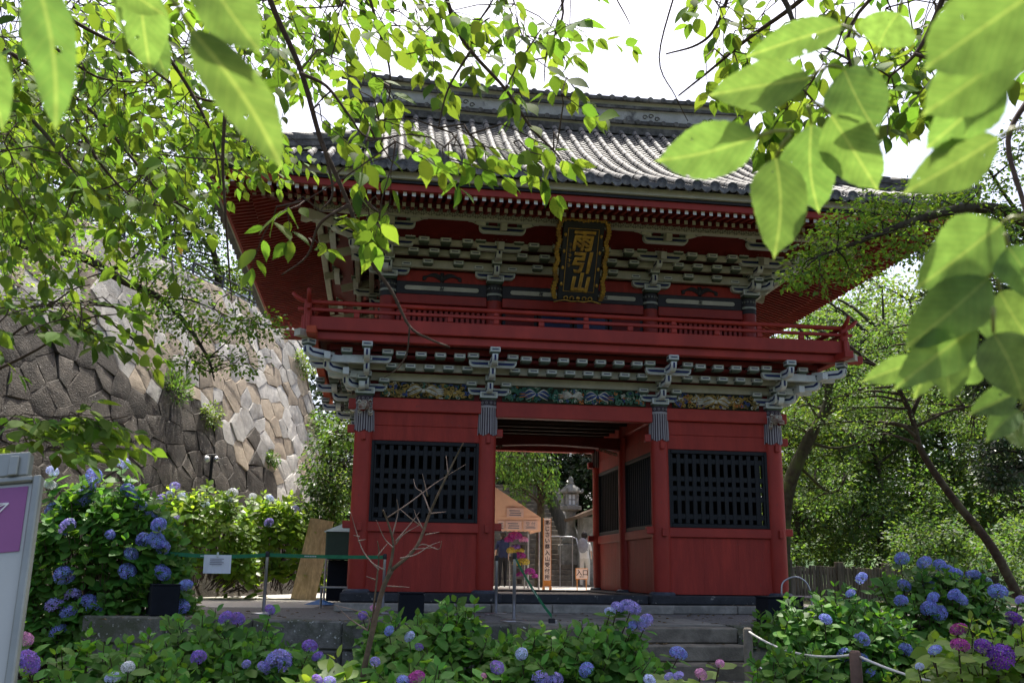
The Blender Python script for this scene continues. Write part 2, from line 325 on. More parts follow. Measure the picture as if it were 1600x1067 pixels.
# --- wall panels, tie beams, boards: front, back and passage sides
def panel_run(p0, p1, out, lattice=True, bars=False, faded=False):
    """one bay between two columns, p0->p1 along the wall, out = unit vector to the viewer's side"""
    p0 = Vector(p0); p1 = Vector(p1); t = (p1 - p0).normalized(); out = Vector(out); Ln = (p1 - p0).length - 0.25; c = (p0 + p1) / 2; z = Vector((0, 0, 1))
    red = M_REDO if faded else M_RED  # faded picks the red that has sunlight in its colour
    def bx(mb, a0, a1, o0, o1, z0, z1, mi=0, b=0.006):
        m2 = MB(); m2.cbox(a0, a1, o0, o1, z0, z1, b)
        mb.add([c + t * v[0] + out * v[1] + z * v[2] for v in m2.v], m2.f, mi)
    h = Ln / 2 + 0.03
    for k in range(3):
        w = 2 * h / 3; mb = MB(); bx(mb, -h + k * w + .0006, -h + (k + 1) * w - .0006, -0.03, 0.035 + random.uniform(-.0008, .0008), 0.0, 0.852, 0, .0015); mb.obj("wall_board", M_REDB if not faded else M_REDO, G)
    mb = MB(); bx(mb, -h, h, -0.06, 0.075, 0.855, 1.0, 0, 0.01); mb.obj("tie_beam", red, G)
    z0 = 2.215
    for za, zb in ((z0, 2.44), (2.443, 2.655)):
        mb = MB(); bx(mb, -h, h, -0.03, 0.045 + random.uniform(-.003, .003), za, zb); mb.obj("upper_board", M_REDB if not faded else M_REDO, G)
    mb = MB(); bx(mb, -h, h, -0.09, 0.10, 2.66, 2.86, 0, 0.012); mb.obj("head_beam", red, G)
    # window
    mb = MB(); w = 0.075
    bx(mb, -h, -h + w, -.03, .055, 1.003, 2.212); bx(mb, h - w, h, -.03, .055, 1.003, 2.212)
    bx(mb, -h + w + .001, h - w - .001, -.03, .055, 1.003, 1.065); bx(mb, -h + w + .001, h - w - .001, -.03, .055, 2.15, 2.212)
    win = mb.obj("lattice_window", M_LAT, G)
    if bars:
        n = 13
        for k in range(n):
            a = -h + w + (2 * h - 2 * w) * (k + .5) / n; mb = MB(); bx(mb, a - .018, a + .018, -.01, .025, 1.066, 2.149); mb.obj("bar", M_LAT, win)
    else:
        n = 12; span = 2 * h - 2 * w; bw = span / (n * 1.0) * 0.5
        for k in range(n + 1):
            a = -h + w + span * k / n; a0 = max(a - bw / 2, -h + w + .001); a1 = min(a + bw / 2, h - w - .001)
            mb = MB(); bx(mb, a0, a1, 0.0, 0.035, 1.066, 2.149, 0, .004); mb.obj("slat", M_LAT, win)
        hs = [.07, .20, .07, .07, .20, .07]; tb = (1.083 - sum(hs)) / 5; zz = 2.149
        for k in range(5):
            zz -= hs[k]; mb = MB(); bx(mb, -h + w, h - w, -0.004, 0.026, zz - tb, zz, 0, .004); mb.obj("slat", M_LAT, win); zz -= tb
for sgn in (-1, 1):
    panel_run((sgn * HA, 0, 0), (sgn * HB, 0, 0), (0, -1, 0))
    panel_run((sgn * HA, DEP, 0), (sgn * HB, DEP, 0), (0, 1, 0))
    for a, b in ((0, DEP / 2), (DEP / 2, DEP)):
        panel_run((sgn * HA, a, 0), (sgn * HA, b, 0), (-sgn, 0, 0), bars=True)
        panel_run((sgn * HB, a, 0), (sgn * HB, b, 0), (sgn, 0, 0), bars=True)
for sgn in (-1, 1):                                        # black panels added inside the guardian bays to keep the lattices dark
    mb = MB(); mb.box(sgn * HA + sgn * .1, sgn * HB - sgn * .1, DEP / 2 - .04, DEP / 2 + .04, 0, 2.86); mb.obj("light_blocker", M_LAT, G)
    mb = MB(); mb.box(sgn * (HB - .22) - .02, sgn * (HB - .22) + .02, .15, DEP / 2 - .041, 0, 2.86); mb.obj("light_blocker", M_LAT, G)
# centre lintels (front, middle, back), nosings and pegs
for y in (0, DEP):
    mb = MB(); mb.cbox(-HA + .12, HA - .12, y - .09, y + .09, 2.62, 2.86, .012); mb.obj("lintel", M_RED, G)
mb = MB(); pr = []
for k in range(13):
    a = -1 + 2 * k / 12; pr.append((a * (HA - .13), 2.42 + 0.07 * (1 - a * a)))
mb.prism(pr + [(HA - .13, 2.64), (-HA + .13, 2.64)], lambda a, b, t: (a, t, b), DEP / 2 - .1, DEP / 2 + .1); mb.obj("rainbow_beam", M_REDD, G)
for x in (-HB, -HA, HA, HB):
    for z0, z1 in ((2.20, 2.315), (0.86, 0.985)):
        mb = MB(); mb.cbox(x - .035, x + .035, -0.205, -0.12, z0, z1, .008); mb.obj("peg", M_RED, G)
for x in (-HA, HA):
    s = 1 if x < 0 else -1
    for y in (0, DEP):
        for z0, z1 in ((2.32, 2.44), (0.90, 1.01)):
            mb = MB(); mb.cbox(x + s * .12, x + s * .24, y - .05, y + .05, z0, z1, .01); mb.obj("nosing", M_RED, G)
for x in (-HB, HB):
    s = -1 if x < 0 else 1
    for z0, z1 in ((2.32, 2.44), (2.68, 2.84), (0.90, 1.01)):
        mb = MB(); mb.cbox(x + s * .12, x + s * .25, -.05, .05, z0, z1, .01); mb.obj("nosing", M_RED, G)
M_CEIL = mat("dark_ceiling_wood", (0.05, 0.028, 0.02), 0.7, 0.3, 4, 0.1, 30, 0.2)
mb = MB(); mb.box(-3.2, 3.2, 0.1, DEP - .1, 2.87, 2.93); mb.obj("ceiling", M_CEIL, G)
for k in range(9):
    y = .3 + k * .43; mb = MB(); mb.box(-HA + .1, HA - .1, y - .025, y + .025, 2.80, 2.868); mb.obj("ceiling_batten", M_CEIL, G)
# carved corner brackets under the back and middle beams
M_CARVD = mat("weathered_carving", (0.16, 0.12, 0.08), 0.7, 0.4, 12, 0.3, 40, 0.2, col2=(0.32, 0.27, 0.20))
for y, zz in ((DEP, 2.60), (DEP / 2, 2.40), (0.05, 2.60)):
    for s in (-1, 1):
        if y == 0.05: continue
        mb = MB(); x = s * (HA - .14)
        for k in range(7):
            th = k * .9; px_ = x - s * (.06 + .045 * k); mb.tube([(px_ - s * .035 * math.cos(a) * (1 - a / 9), y - .05 + .02 * math.sin(k), zz - .05 + .012 * k + .035 * math.sin(a) * (1 - a / 9)) for a in np.linspace(0, 6, 9)], [.016 - .0012 * i for i in range(9)], 5)
        mb.obj("carved_bracket", M_CARVD, G, True)
# --- carved frieze between head beam and brackets
M_CG = mat("carving_gold", (0.40, 0.27, 0.07), 0.6, 0.4, 15, 0.2, 50, 0.3, col2=(0.12, 0.10, 0.04))
M_CT = mat("carving_green", (0.05, 0.16, 0.11), 0.65, 0.4, 15, 0.2, 50, 0.2, col2=(0.10, 0.20, 0.13))
M_CW = mat("carving_white", (0.55, 0.53, 0.44), 0.7, 0.2, 12, 0.15, 50, 0.2, col2=(0.40, 0.38, 0.30))
M_CB = mat("carving_blue", (0.06, 0.09, 0.22), 0.65, 0.3, 12, 0.15, 50, 0.2)
M_CO = mat("carving_orange", (0.48, 0.17, 0.05), 0.65, 0.3, 12, 0.15, 50, 0.2)
M_CDK = mat("carving_ground", (0.035, 0.045, 0.03), 0.8, 0.3, 12, 0.15, 50, 0.1)
def frieze(x0, x1, z0, z1, main, accents, seed, bird_x, y=-0.06, out=-1):
    rg = random.Random(seed); mb = MB(); mb.box(x0, x1, y, y + .04, z0, z1); fr = mb.obj("carved_frieze", M_CDK, G)
    mats = [main] + accents; mb = MB(); n = int((x1 - x0) * 150)
    for k in range(n):                                    # scrolls and curling leaves in relief
        cx = rg.uniform(x0 + .04, x1 - .04); cz = rg.uniform(z0 + .03, z1 - .03); r = rg.uniform(.022, .05); d = rg.choice((-1, 1)); ph = rg.uniform(0, 6.28); turns = rg.uniform(3.5, 7)
        mi = 0 if rg.random() < .68 else rg.randrange(1, len(mats)); depth = rg.uniform(.015, .05)
        pts = []; rr = []
        for i in range(8):
            q = i / 7; R = r * (1 - .8 * q); a = ph + d * turns * q
            pts.append((cx + R * math.cos(a), y + out * depth, min(max(cz + R * math.sin(a), z0 + .012), z1 - .012))); rr.append(.013 * (1 - .45 * q) * rg.uniform(.8, 1.2))
        mb.tube(pts, rr, 5, mi)
    mb.obj("scrollwork", mats, fr, True)
    for bx_, big in bird_x:                               # crane / phoenix: body, neck, two feathered wings, tail
        mb = MB(); cz = (z0 + z1) / 2; yy = y + out * .06; s = 1 if bx_[1] > 0 else -1; bx0 = bx_[0]; W = big
        mb.ball((bx0, yy, cz - .01), (.10 * W, .03, .032 * W), 8, 5, 0)
        mb.tube(crv([(bx0 + s * .08 * W, yy, cz), (bx0 + s * .15 * W, yy, cz + .03 * W), (bx0 + s * .20 * W, yy - .01, cz - .01 * W), (bx0 + s * .25 * W, yy - .01, cz - .02 * W)], 4), [.020 * W] * 4 + [.014 * W] * 6 + [.018 * W, .012 * W, .004 * W], 6, 0)
        for w_ in (-1, 1):
            for q in range(7):
                a = (1.05 + q * .22) if w_ > 0 else (math.pi - 1.05 - q * .24)
                ln = (.20 - .012 * q) * W; p0 = Vector((bx0 + w_ * .02 * W, yy - .01, cz + .01)); dx = math.cos(a) * w_ * ln * (1 if w_ > 0 else -1)
                mid = p0 + Vector((w_ * ln * .55 * math.cos(.15 * q), -.012, ln * .34 - q * .016 * W)); end = p0 + Vector((w_ * ln * (1.0 + .08 * q), .0, ln * .10 - q * .022 * W))
                mid.z = min(mid.z, z1 - .02); end.z = max(end.z, z0 + .015)
                mb.tube(crv([p0, mid, end], 4), [.016 * W] * 5 + [.010 * W, .010 * W, .007 * W, .003 * W], 5, 0 if q % 3 else 1)
        for q in range(4):
            mb.tube(crv([(bx0 - s * .08 * W, yy, cz), (bx0 - s * .18 * W, yy, cz + (.02 - .02 * q) * W), (bx0 - s * .32 * W, yy + .01, cz + (.03 - .03 * q) * W)], 3), [.012 * W] * 6 + [.005 * W], 5, 2 if q % 2 else 0)
        mb.obj("carved_bird", bx_[2], fr, True)
CR_ = [M_CW, M_CG, M_CW]; PH = [M_CB, M_CW, M_CO]
frieze(-HB + .22, -HA - .22, 2.868, 3.115, M_CG, [M_CW, M_CB, M_CT], 3, [((-2.38, -1, CR_), 1.0)])
frieze(HA + .22, HB - .22, 2.868, 3.115, M_CG, [M_CW, M_CB, M_CO], 4, [((2.28, 1, CR_), 1.0)])
frieze(-HA + .22, HA - .22, 2.868, 3.115, M_CT, [M_CT, M_CW, M_CB, M_CO], 5, [((-.62, 1, PH), .85), ((.35, -1, PH), .85), ((-.05, 1, [M_CW, M_CW, M_CO]), .7)])
# --- bracket kit (local: a along the wall, o outward, z up)
def frame(c, t, out):
    M = Matrix.Identity(4); t = Vector(t); o = Vector(out)
    for i in range(3): M[i][0] = t[i]; M[i][1] = o[i]; M[i][2] = (0, 0, 1)[i]; M[i][3] = c[i]
    return M
def block_mesh(w, h, name="bearing_block"):
    """bearing block: square top with a navy slot in a pale border, flared green-grey foot"""
    mb = MB(); hw = w / 2
    mb.cbox(-hw, hw, -hw, hw, h * .28, h, .004, 0); mb.obox((0, 0, h * .14), (hw, 0, 0), (0, hw, 0), (0, 0, h * .14), 2, 0.78)
    for s in (-1, 1):
        mb.box(-hw * .62, hw * .62, s * (hw + .0005), s * (hw + .004), h * .57, h * .72, 1)
        mb.box(s * (hw + .0005), s * (hw + .004), -hw * .62, hw * .62, h * .57, h * .72, 1)
        mb.box(-hw * .86, hw * .86, s * (hw + .0003), s * (hw + .002), h * .40, h * .88, 3)
        mb.box(s * (hw + .0003), s * (hw + .002), -hw * .86, hw * .86, h * .40, h * .88, 3)
    return mb
def arm_poly(L, h):
    """boat-shaped bracket arm profile, half-lengths +-L/2"""
    r = h * .75; P = []
    for k in range(5): a = math.pi / 2 * k / 4; P.append((-L / 2 + r - r * math.cos(a), -(r) * math.sin(a) + (r) - 0))
    P = [(-L / 2, h)] + [(-L / 2 + r * (1 - math.cos(a)), h * .75 * (1 - math.sin(a))) for a in np.linspace(0, math.pi / 2, 5)]
    P = P + [(-x, z) for x, z in P[::-1]]
    return P
def arm_mesh(L, h, th):
    mb = MB(); P = arm_poly(L, h); mb.prism(P, lambda a, b, t: (a, t, b), -th / 2, th / 2, 0)
    for s in (-1, 1):
        y0, y1 = s * (th / 2 + .0005), s * (th / 2 + .004)
        for q, (f, mi) in enumerate(((.80, 2), (.50, 1))):
            hz = h * f; Pq = [(x * (1 - (1 - f) * h * 1.2 / L), h * .5 + (z - h * .5) * (f - .12 * q)) for x, z in P]
            e = .0015 * (q)
            mb.prism(Pq, lambda a, b, t: (a, t, b), y0, y1 + s * e, mi)
    return mb
def nose_mesh(L, h, th):
    """projecting arm, along +o from 0 to L, its tip curled up"""
    mb = MB(); P = [(0, 0), (L - h * .9, 0)] + [(L - h * .9 + h * .9 * math.sin(a), h * .95 * (1 - math.cos(a))) for a in np.linspace(.3, math.pi / 2, 5)] + [(L, h * 1.15), (L - h * .55, h * 1.15), (L - h * .7, h), (0, h)]
    mb.prism(P, lambda a, b, t: (t, a, b), -th / 2, th / 2, 0)
    mb.box(-th * .16, th * .16, L + .0005, L + .004, h * .35, h * 1.05, 1)
    for s in (-1, 1): mb.prism([(.02, h * .38), (L - h * .8, h * .38), (L - h * .3, h * .62), (L - h * .25, h * .95), (L - h * .42, h * .95), (L - h * .85, h * .62), (.02, h * .62)], lambda a, b, t: (t, a, b), s * (th / 2 + .0005), s * (th / 2 + .004), 1)
    return mb
BM = [M_WHT, M_NAVY, M_GRN, M_GRY]; AM = [M_WHT, M_NAVY, M_GRY]
BLK_S = block_mesh(.165, .10).mesh("bearing_block", [M_GRY, M_NAVY, M_GRN, M_WHT])
BLK_W = block_mesh(.15, .10).mesh("bearing_block", BM)
BLK_L = block_mesh(.27, .13).mesh("bearing_block", [M_WHT, M_NAVY, M_GRN, M_GRY])
ARM_A = arm_mesh(.64, .105, .09).mesh("bracket_arm", AM)
ARM_B = arm_mesh(.72, .10, .09).mesh("bracket_arm", AM)
NOSE = {L: nose_mesh(L, .125, .085).mesh("bracket_arm", AM) for L in (.32, .60, .88, 1.15)}
DIAG = {L: nose_mesh(L, .125, .10).mesh("bracket_arm", AM) for L in (.45, .85, 1.25, 1.6)}
def bracket(c, t, out, upper=False, corner=None, t_noses=False):
    """three-step bracket set on a column head; corner = +1/-1 side on which arms run on round the corner"""
    F = frame(c, t, out); core = MB(); core.box(-.05, .05, -.06, .05, .12, .62 if not upper else .66); cm = core.mesh("bracket_core", M_GRY)
    S = inst("bracket_set", cm, G, F); T = Matrix.Translation
    inst("bearing_block", BLK_L, S, T((0, 0.02, 0)))
    a = inst("bracket_arm", ARM_A, S, T((0, 0.06, .085)))
    for x in (-.27, .27): inst("bearing_block", BLK_S, S, T((x, .06, .192)))
    steps = ((.32, .10), (.60, .275), (.88, .425)) if not upper else ((.32, .10), (.60, .30))
    for L, z in steps:
        inst("bracket_arm", NOSE[L], S, T((0, 0, z))); inst("bearing_block", BLK_W, S, T((0, L - .06, z + .145)))
    if not upper:
        inst("bracket_arm", ARM_B, S, T((0, .56, .42)))
        for x in (-.30, .30): inst("bearing_block", BLK_S, S, T((x, .56, .522)))
    else:
        inst("bracket_arm", ARM_B, S, T((0, .56, .395)))
        for x in (-.30, .30): inst("bearing_block", BLK_S, S, T((x, .56, .497)))
        inst("bracket_arm", ARM_B, S, T((0, .90, .565)))
        for x in (-.30, 0, .30): inst("bearing_block", BLK_S, S, T((x, .90, .667)))
        for o, z in ((.80, .40), (1.10, .60)):            # square tail-rafter ends
            mb = MB(); mb.obox((0, o - .25, z + .075), (.045, 0, 0), (0, .27, -.07), (0, .015, .055), 0); mb.obj("tail_rafter", M_CRM, S)
    return S
def corner_bracket(c, sx, upper=False):
    """corner set: front and side arms plus diagonal noses"""
    bracket(c, (1, 0, 0), (0, -1, 0), upper); bracket((c[0], c[1] + .0, c[2] + .001), (0, 1, 0), (sx, 0, 0), upper)
    d = Vector((sx, -1, 0)).normalized(); F = frame(c, (d.y, -d.x, 0), d); S = inst("diagonal_bracket", MB().box(-.05, .05, -.05, .05, .13, .6).mesh("diagonal_bracket", M_GRY), G, F); T = Matrix.Translation
    st = ((.45, .102), (.85, .277), (1.25, .427)) if not upper else ((.45, .102), (.85, .302), (1.25, .47))
    for L, z in st:
        inst("bracket_arm", DIAG[L], S, T((0, 0, z))); inst("bearing_block", BLK_W, S, T((0, L - .06, z + .145)))
    # arms that run on past the corner, with round pale ends
    if not upper:
        for (dx, dy) in ((0, -.57), (0, -.30)):
            z = c[2] + (.40 if dy == -.57 else .235)
            for k in (0, 1):
                mb = MB()
                if k == 0: mb.cbox(min(0, sx * (.26 - dy)), max(0, sx * (.26 - dy)), dy - .045, dy + .045, 0, .105, .006)
                else: mb.cbox(sx * -dy - .045, sx * -dy + .045, dy - .26, 0, .002, .107, .006)
                mb.shift((c[0], c[1], z)); mb.obj("tie_arm", M_WHT, S)
                S2 = S.children[-1]; S2.matrix_local = F.inverted()
    return S
z0 = 2.872
for x in (-HA, HA): bracket((x, 0, z0), (1, 0, 0), (0, -1, 0))
for sx in (-1, 1):
    corner_bracket((sx * HB, 0, z0), sx)
    for y in (DEP / 2, DEP): bracket((sx * HB, y, z0), (0, 1, 0), (sx, 0, 0))
# continuous cream beams with rows of small blocks
def beam_row(o, z, zb, blocks, side, half, oy, n):
    pass
def ring_beam(o, za, zb, m, name, hx=HB, th=.08):
    for (x0, x1, y0, y1) in ((-hx - o, hx + o, -o - th / 2, -o + th / 2),):
        mb = MB(); mb.cbox(x0, x1, y0, y1, za, zb, .006); mb.obj(name, m, G)
    for s in (-1, 1):
        mb = MB(); xx = s * (hx + o); mb.cbox(xx - th / 2, xx + th / 2, -o + th / 2 + .001, DEP + o, za + .001, zb - .001, .006); mb.obj(name, m, G)
def block_row(o, z, hx, cols, n_side, n_mid, gap, mesh=BLK_S, sides=True):
    xs = []
    e = [-hx] + cols + [hx]
    for i in range(len(e) - 1):
        n = n_mid if i == len(e) // 2 - 1 and len(e) == 4 else n_side
        a, b = e[i] + gap, e[i + 1] - gap
        xs += [a + (b - a) * (k + .5) / n for k in range(n)]
    for x in xs: inst("bearing_block", mesh, G, Matrix.Translation((x, -o, z)))
    if sides:
        for s in (-1, 1):
            for k in range(10): inst("bearing_block", mesh, G, Matrix.Translation((s * (hx + o), .3 + k * .36, z)) @ Matrix.Rotation(math.pi / 2, 4, 'Z'))
ring_beam(.05, 3.125, 3.25, M_CRM, "cream_beam")
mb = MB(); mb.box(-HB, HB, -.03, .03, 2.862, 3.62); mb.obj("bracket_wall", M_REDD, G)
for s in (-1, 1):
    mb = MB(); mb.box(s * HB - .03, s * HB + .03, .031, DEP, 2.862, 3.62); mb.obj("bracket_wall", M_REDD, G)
ring_beam(.30, 3.245, 3.355, M_CRM, "cream_beam")
block_row(.345, 3.235, HB, [-HA, HA], 5, 8, .22)
block_row(.56, 3.375, HB, [-HA, HA], 4, 7, .36)
ring_beam(.56, 3.46, 3.55, M_REDD, "red_purlin")
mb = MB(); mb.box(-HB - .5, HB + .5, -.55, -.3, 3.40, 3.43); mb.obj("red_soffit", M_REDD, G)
# --- lion-head nosings on the corner columns
M_LION = mat("carved_lion_paint", (0.40, 0.34, 0.26), 0.65, 0.4, 16, 0.3, 50, 0.2, col2=(0.16, 0.06, 0.045))
def lion(x, sx):
    c = Vector((x, -.17, 2.72)); mb = MB(); o = Vector((sx * .35, -1, 0)).normalized(); t = Vector((-o.y, o.x, 0))
    def P(a, b, z): return c + t * a + o * b + Vector((0, 0, z))
    mb.ball(P(0, .02, 0), (.085, .10, .085), 10, 8, 0); mb.ball(P(0, .11, -.045), (.06, .06, .04), 8, 6, 0); mb.ball(P(0, .10, -.085), (.05, .055, .02), 8, 5, 1)
    for s in (-1, 1):
        mb.ball(P(s * .04, .09, .025), .022, 8, 6, 2); mb.ball(P(s * .04, .108, .025), .010, 6, 4, 3); mb.ball(P(s * .085, 0, .06), (.025, .02, .035), 6, 5, 1)
        mb.ball(P(s * .03, .15, -.05), .018, 6, 5, 0)
        for k in range(6):
            a = .4 + k * .5; mb.tube([P(s * (.085 + .03 * math.cos(q + a)), .02 - .02 * k * .5, .05 - .035 * k + .025 * math.sin(q + a)) for q in np.linspace(0, 5, 7)], [.013, .013, .012, .011, .009, .007, .004], 5, 0 if k % 2 else 2)
    for k in range(5): mb.ball(P(-.04 + .02 * k, .145, -.078), (.008, .008, .012), 5, 4, 2)
    mb.obj("lion_head", [M_LION, M_REDD, M_CW, M_BLK], G, True)
lion(-HB, -1); lion(HB, 1)
# --- balcony
BX = HB + .88; BY0 = -.90; BY1 = DEP + .90
mb = MB(); mb.box(-BX + .05, BX - .05, BY0 + .05, BY1 - .05, 3.66, 3.74); mb.obj("balcony_floor", M_REDD, G)
mb = MB(); mb.cbox(-BX - .32, BX + .32, -.86, -.72, 3.545, 3.665, .01); mb.obj("balcony_beam", M_RED, G)
for s in (-1, 1):
    x = s * (HB + .79); mb = MB(); mb.cbox(x - .07, x + .07, -1.22, BY1, 3.55, 3.66, .01); mb.obj("balcony_beam", M_REDO if s < 0 else M_RED, G)  # left beam gets the red with painted-in sun
def rail_line(p0, p1, out, n, z_up=True):
    p0 = Vector(p0); p1 = Vector(p1); t = (p1 - p0).normalized(); L = (p1 - p0).length; out = Vector(out); up = Vector((0, 0, 1))
    def bx(name, a0, a1, o0, o1, z0, z1, parent=G, b=.008):
        m2 = MB(); m2.cbox(a0, a1, o0, o1, z0, z1, b); m2.v = [tuple(p0 + t * v[0] + out * v[1] + up * v[2]) for v in m2.v]; return m2.obj(name, M_RED, parent)
    bx("balcony_fascia", -.10, L + .10, -.03, .03, 3.672, 3.875, b=.01)
    bx("mid_rail", -.16, L + .16, -.024, .024, 3.950, 4.000)
    for k in range(n + 1):
        a = L * k / n; tall = (k % 2 == 0)
        bx("rail_post", a - .042, a + .042, -.03, .03, 3.876, 3.949)
        if tall: bx("rail_post", a - .036, a + .036, -.026, .026, 4.001, 4.056)
    pts = []
    for q in (0, 1):
        e = [(.25, .13), (.18, .06), (.09, .012), (0, 0)]
        for d, z in (e if q == 0 else e[::-1]): pts.append(p0 + t * ((-d) if q == 0 else (L + d)) + up * (4.085 + z))
    pts = pts[:4] + [p0 + t * (L * k / 8) + up * 4.085 for k in range(1, 8)] + pts[4:]
    mb = MB(); mb.tube(pts, [.024] + [.036] * (len(pts) - 2) + [.024], 10); mb.obj("top_rail", M_RED, G, True)
rail_line((-BX + .02, BY0, 0), (BX - .02, BY0, 0), (0, -1, 0), 12)
for s in (-1, 1): rail_line((s * (BX - .02), BY0, .003), (s * (BX - .02), BY1, .003), (s, 0, 0), 8)
for s in (-1, 1):
    mb = MB(); mb.cbox(s * BX - .05, s * BX + .05, BY0 - .05, BY0 + .05, 3.66, 4.12, .012); mb.obj("corner_post", M_RED, G)
    mb = MB(); mb.obox((s * (BX + .02), BY0 - .02, 3.60), (s * .10, -.10, 0), (s * .045, .045, 0), (0, 0, .05)); mb.obj("corner_beam_end", M_CW, G)
# --- upper storey body
UB, UA = 2.98, 1.29; UD0, UD1 = 0.08, DEP - .08
ucol = MB(); ucol.lathe([(0.125, 3.75), (0.125, 4.72)], 24); ucolm = smooth_angle(ucol.mesh("upper_column", M_RED))
M_UCAP = mat("dark_painted_cap", (0.03, 0.03, 0.035), 0.6, 0.3, 8, 0.1, 40)
ucap = MB(); ucap.lathe([(0.127, 4.50), (0.131, 4.51), (0.131, 4.75), (0.127, 4.76)], 24, mi=0)
for k in range(16):
    th = 2 * math.pi * k / 16; c = Vector((math.cos(th) * .132, math.sin(th) * .132, 4.70)); tt = Vector((-math.sin(th), math.cos(th), 0)); ucap.tube([c + (tt * math.cos(a) + Vector((0, 0, 1)) * math.sin(a)) * .013 for a in np.linspace(0, 6.283, 8)], .003, 4, 1, False)
ucap.lathe([(0.131, 4.585), (0.134, 4.59), (0.134, 4.615), (0.131, 4.62)], 24, mi=1)
ucapm = ucap.mesh("column_cap", [M_UCAP, M_GRY])
for x in (-UB, -UA, UA, UB):
    for y in (UD0, UD1): c = inst("upper_column", ucolm, G, Matrix.Translation((x, y, 0))); inst("column_cap", ucapm, c)
mb = MB(); mb.box(-UB, UB, UD0 + .05, UD1 - .05, 3.745, 5.9); mb.obj("upper_wall", M_REDD, G)
M_BLUE = mat("door_blue", (0.012, 0.02, 0.07), 0.5, 0.2, 6, 0.05)
e = [-UB, -UA, UA, UB]
for i in range(3):
    a, b = e[i] + .125, e[i + 1] - .125; w = b - a; y = UD0
    mb = MB(); mb.cbox(a, b, y - .07, y + .04, 4.40, 4.555, .01); mb.obj("upper_tie_beam", M_RED, G)
    mb = MB(); mb.cbox(a, b, y - .055, y + .04, 4.557, 4.77, .008); mb.obj("painted_frieze", M_UCAP, G)
    n_p = 1 if i != 1 else 2
    for k in range(n_p):                                      # pale plaster strips with the manji mark
        pa = a + .10 + (w - .2) / n_p * k + .03; pb = a + .10 + (w - .2) / n_p * (k + 1) - .03; mb = MB(); r = .035; zc = 4.66
        P = [(pa + r - r * math.cos(q), zc + r * math.sin(q)) for q in np.linspace(-math.pi / 2, math.pi / 2, 7)] + [(pb - r + r * math.cos(q), zc + r * math.sin(q)) for q in np.linspace(math.pi / 2, -math.pi / 2, 7)]
        mb.prism(P, lambda a_, b_, t: (a_, t, b_), y - .066, y - .056); st = mb.obj("plaster_strip", M_CRM, G)
        mb = MB(); cx = (pa + pb) / 2; u = .030; th = .006
        for x0, x1, q0, q1 in ((-th, th, -u, u), (-u, u, -th, th), (-u, -th * .9, u - th * 2, u), (th * .9, u, -u, -u + th * 2), (-u, -u + th * 2, -u, 0), (u - th * 2, u, 0, u)):
            mb.box(cx + x0, cx + x1, y - .070, y - .0665, zc + q0, zc + q1)
        mb.obj("painted_mark", M_BLK, st)
    mb = MB(); mb.cbox(a, b, y - .03, y + .05, 4.772, 4.96, .006); mb.obj("upper_board", M_REDB, G)
    mb = MB()                                                  # dark inter-column ornament on the board
    cx = (a + b) / 2
    for s in (-1, 1):
        for k in range(3): mb.tube(crv([(cx, y - .04, 4.80 + .03 * k), (cx + s * .14, y - .045, 4.87 + .02 * k), (cx + s * .30, y - .04, 4.85 - .02 * k), (cx + s * .25, y - .04, 4.81)], 4), [.016] * 10 + [.01, .008, .005], 5)
    mb.box(cx - .03, cx + .03, y - .06, y - .03, 4.78, 4.93); mb.obj("board_ornament", M_UCAP, G, True)
    # windows / doors
    if i == 1:
        for k in range(4):
            x0 = a + w * k / 4; x1 = a + w * (k + 1) / 4; mb = MB(); mb.cbox(x0 + .01, x1 - .01, y - .04, y + .03, 3.75, 4.37, .006, 0)
            for za, zb in ((3.80, 4.02), (4.07, 4.32)): mb.box(x0 + .06, x1 - .06, y - .0445, y - .041, za, zb, 1 if k in (1, 2) else 2)
            mb.obj("door_leaf", [M_LAT, M_BLUE, M_REDD], G)
    else:
        mb = MB(); mb.cbox(a, b, y - .05, y + .03, 4.30, 4.385, .006); mb.cbox(a, b, y - .05, y + .03, 3.75, 3.83, .006); fr_ = mb.obj("window_frame", M_RED, G)
        for k in range(17):
            x = a + w * (k + .5) / 17; mb = MB(); mb.box(x - .024, x + .024, y - .03, y + .03, 3.831, 4.299); mb.obj("slat", M_RED, fr_)
zu = 4.765
for x in (-UA, UA): bracket((x, 0.05, zu), (1, 0, 0), (0, -1, 0), True)
for sx in (-1, 1):
    corner_bracket((sx * UB, 0.05, zu), sx, True)
    for y in (DEP / 2, DEP): bracket((sx * UB, y, zu), (0, 1, 0), (sx, 0, 0), True)
ring_beam(.05, 4.965, 5.10, M_CRM, "cream_beam", UB)
ring_beam(.28, 5.10, 5.20, M_CRM, "cream_beam", UB)
ring_beam(.52, 5.20, 5.29, M_CRM, "cream_beam", UB)
block_row(.09, 4.99, UB, [-UA, UA], 2, 3, .36, sides=False)
block_row(.325, 5.09, UB, [-UA, UA], 4, 6, .2, sides=False)
block_row(.565, 5.19, UB, [-UA, UA], 3, 5, .34, sides=False)
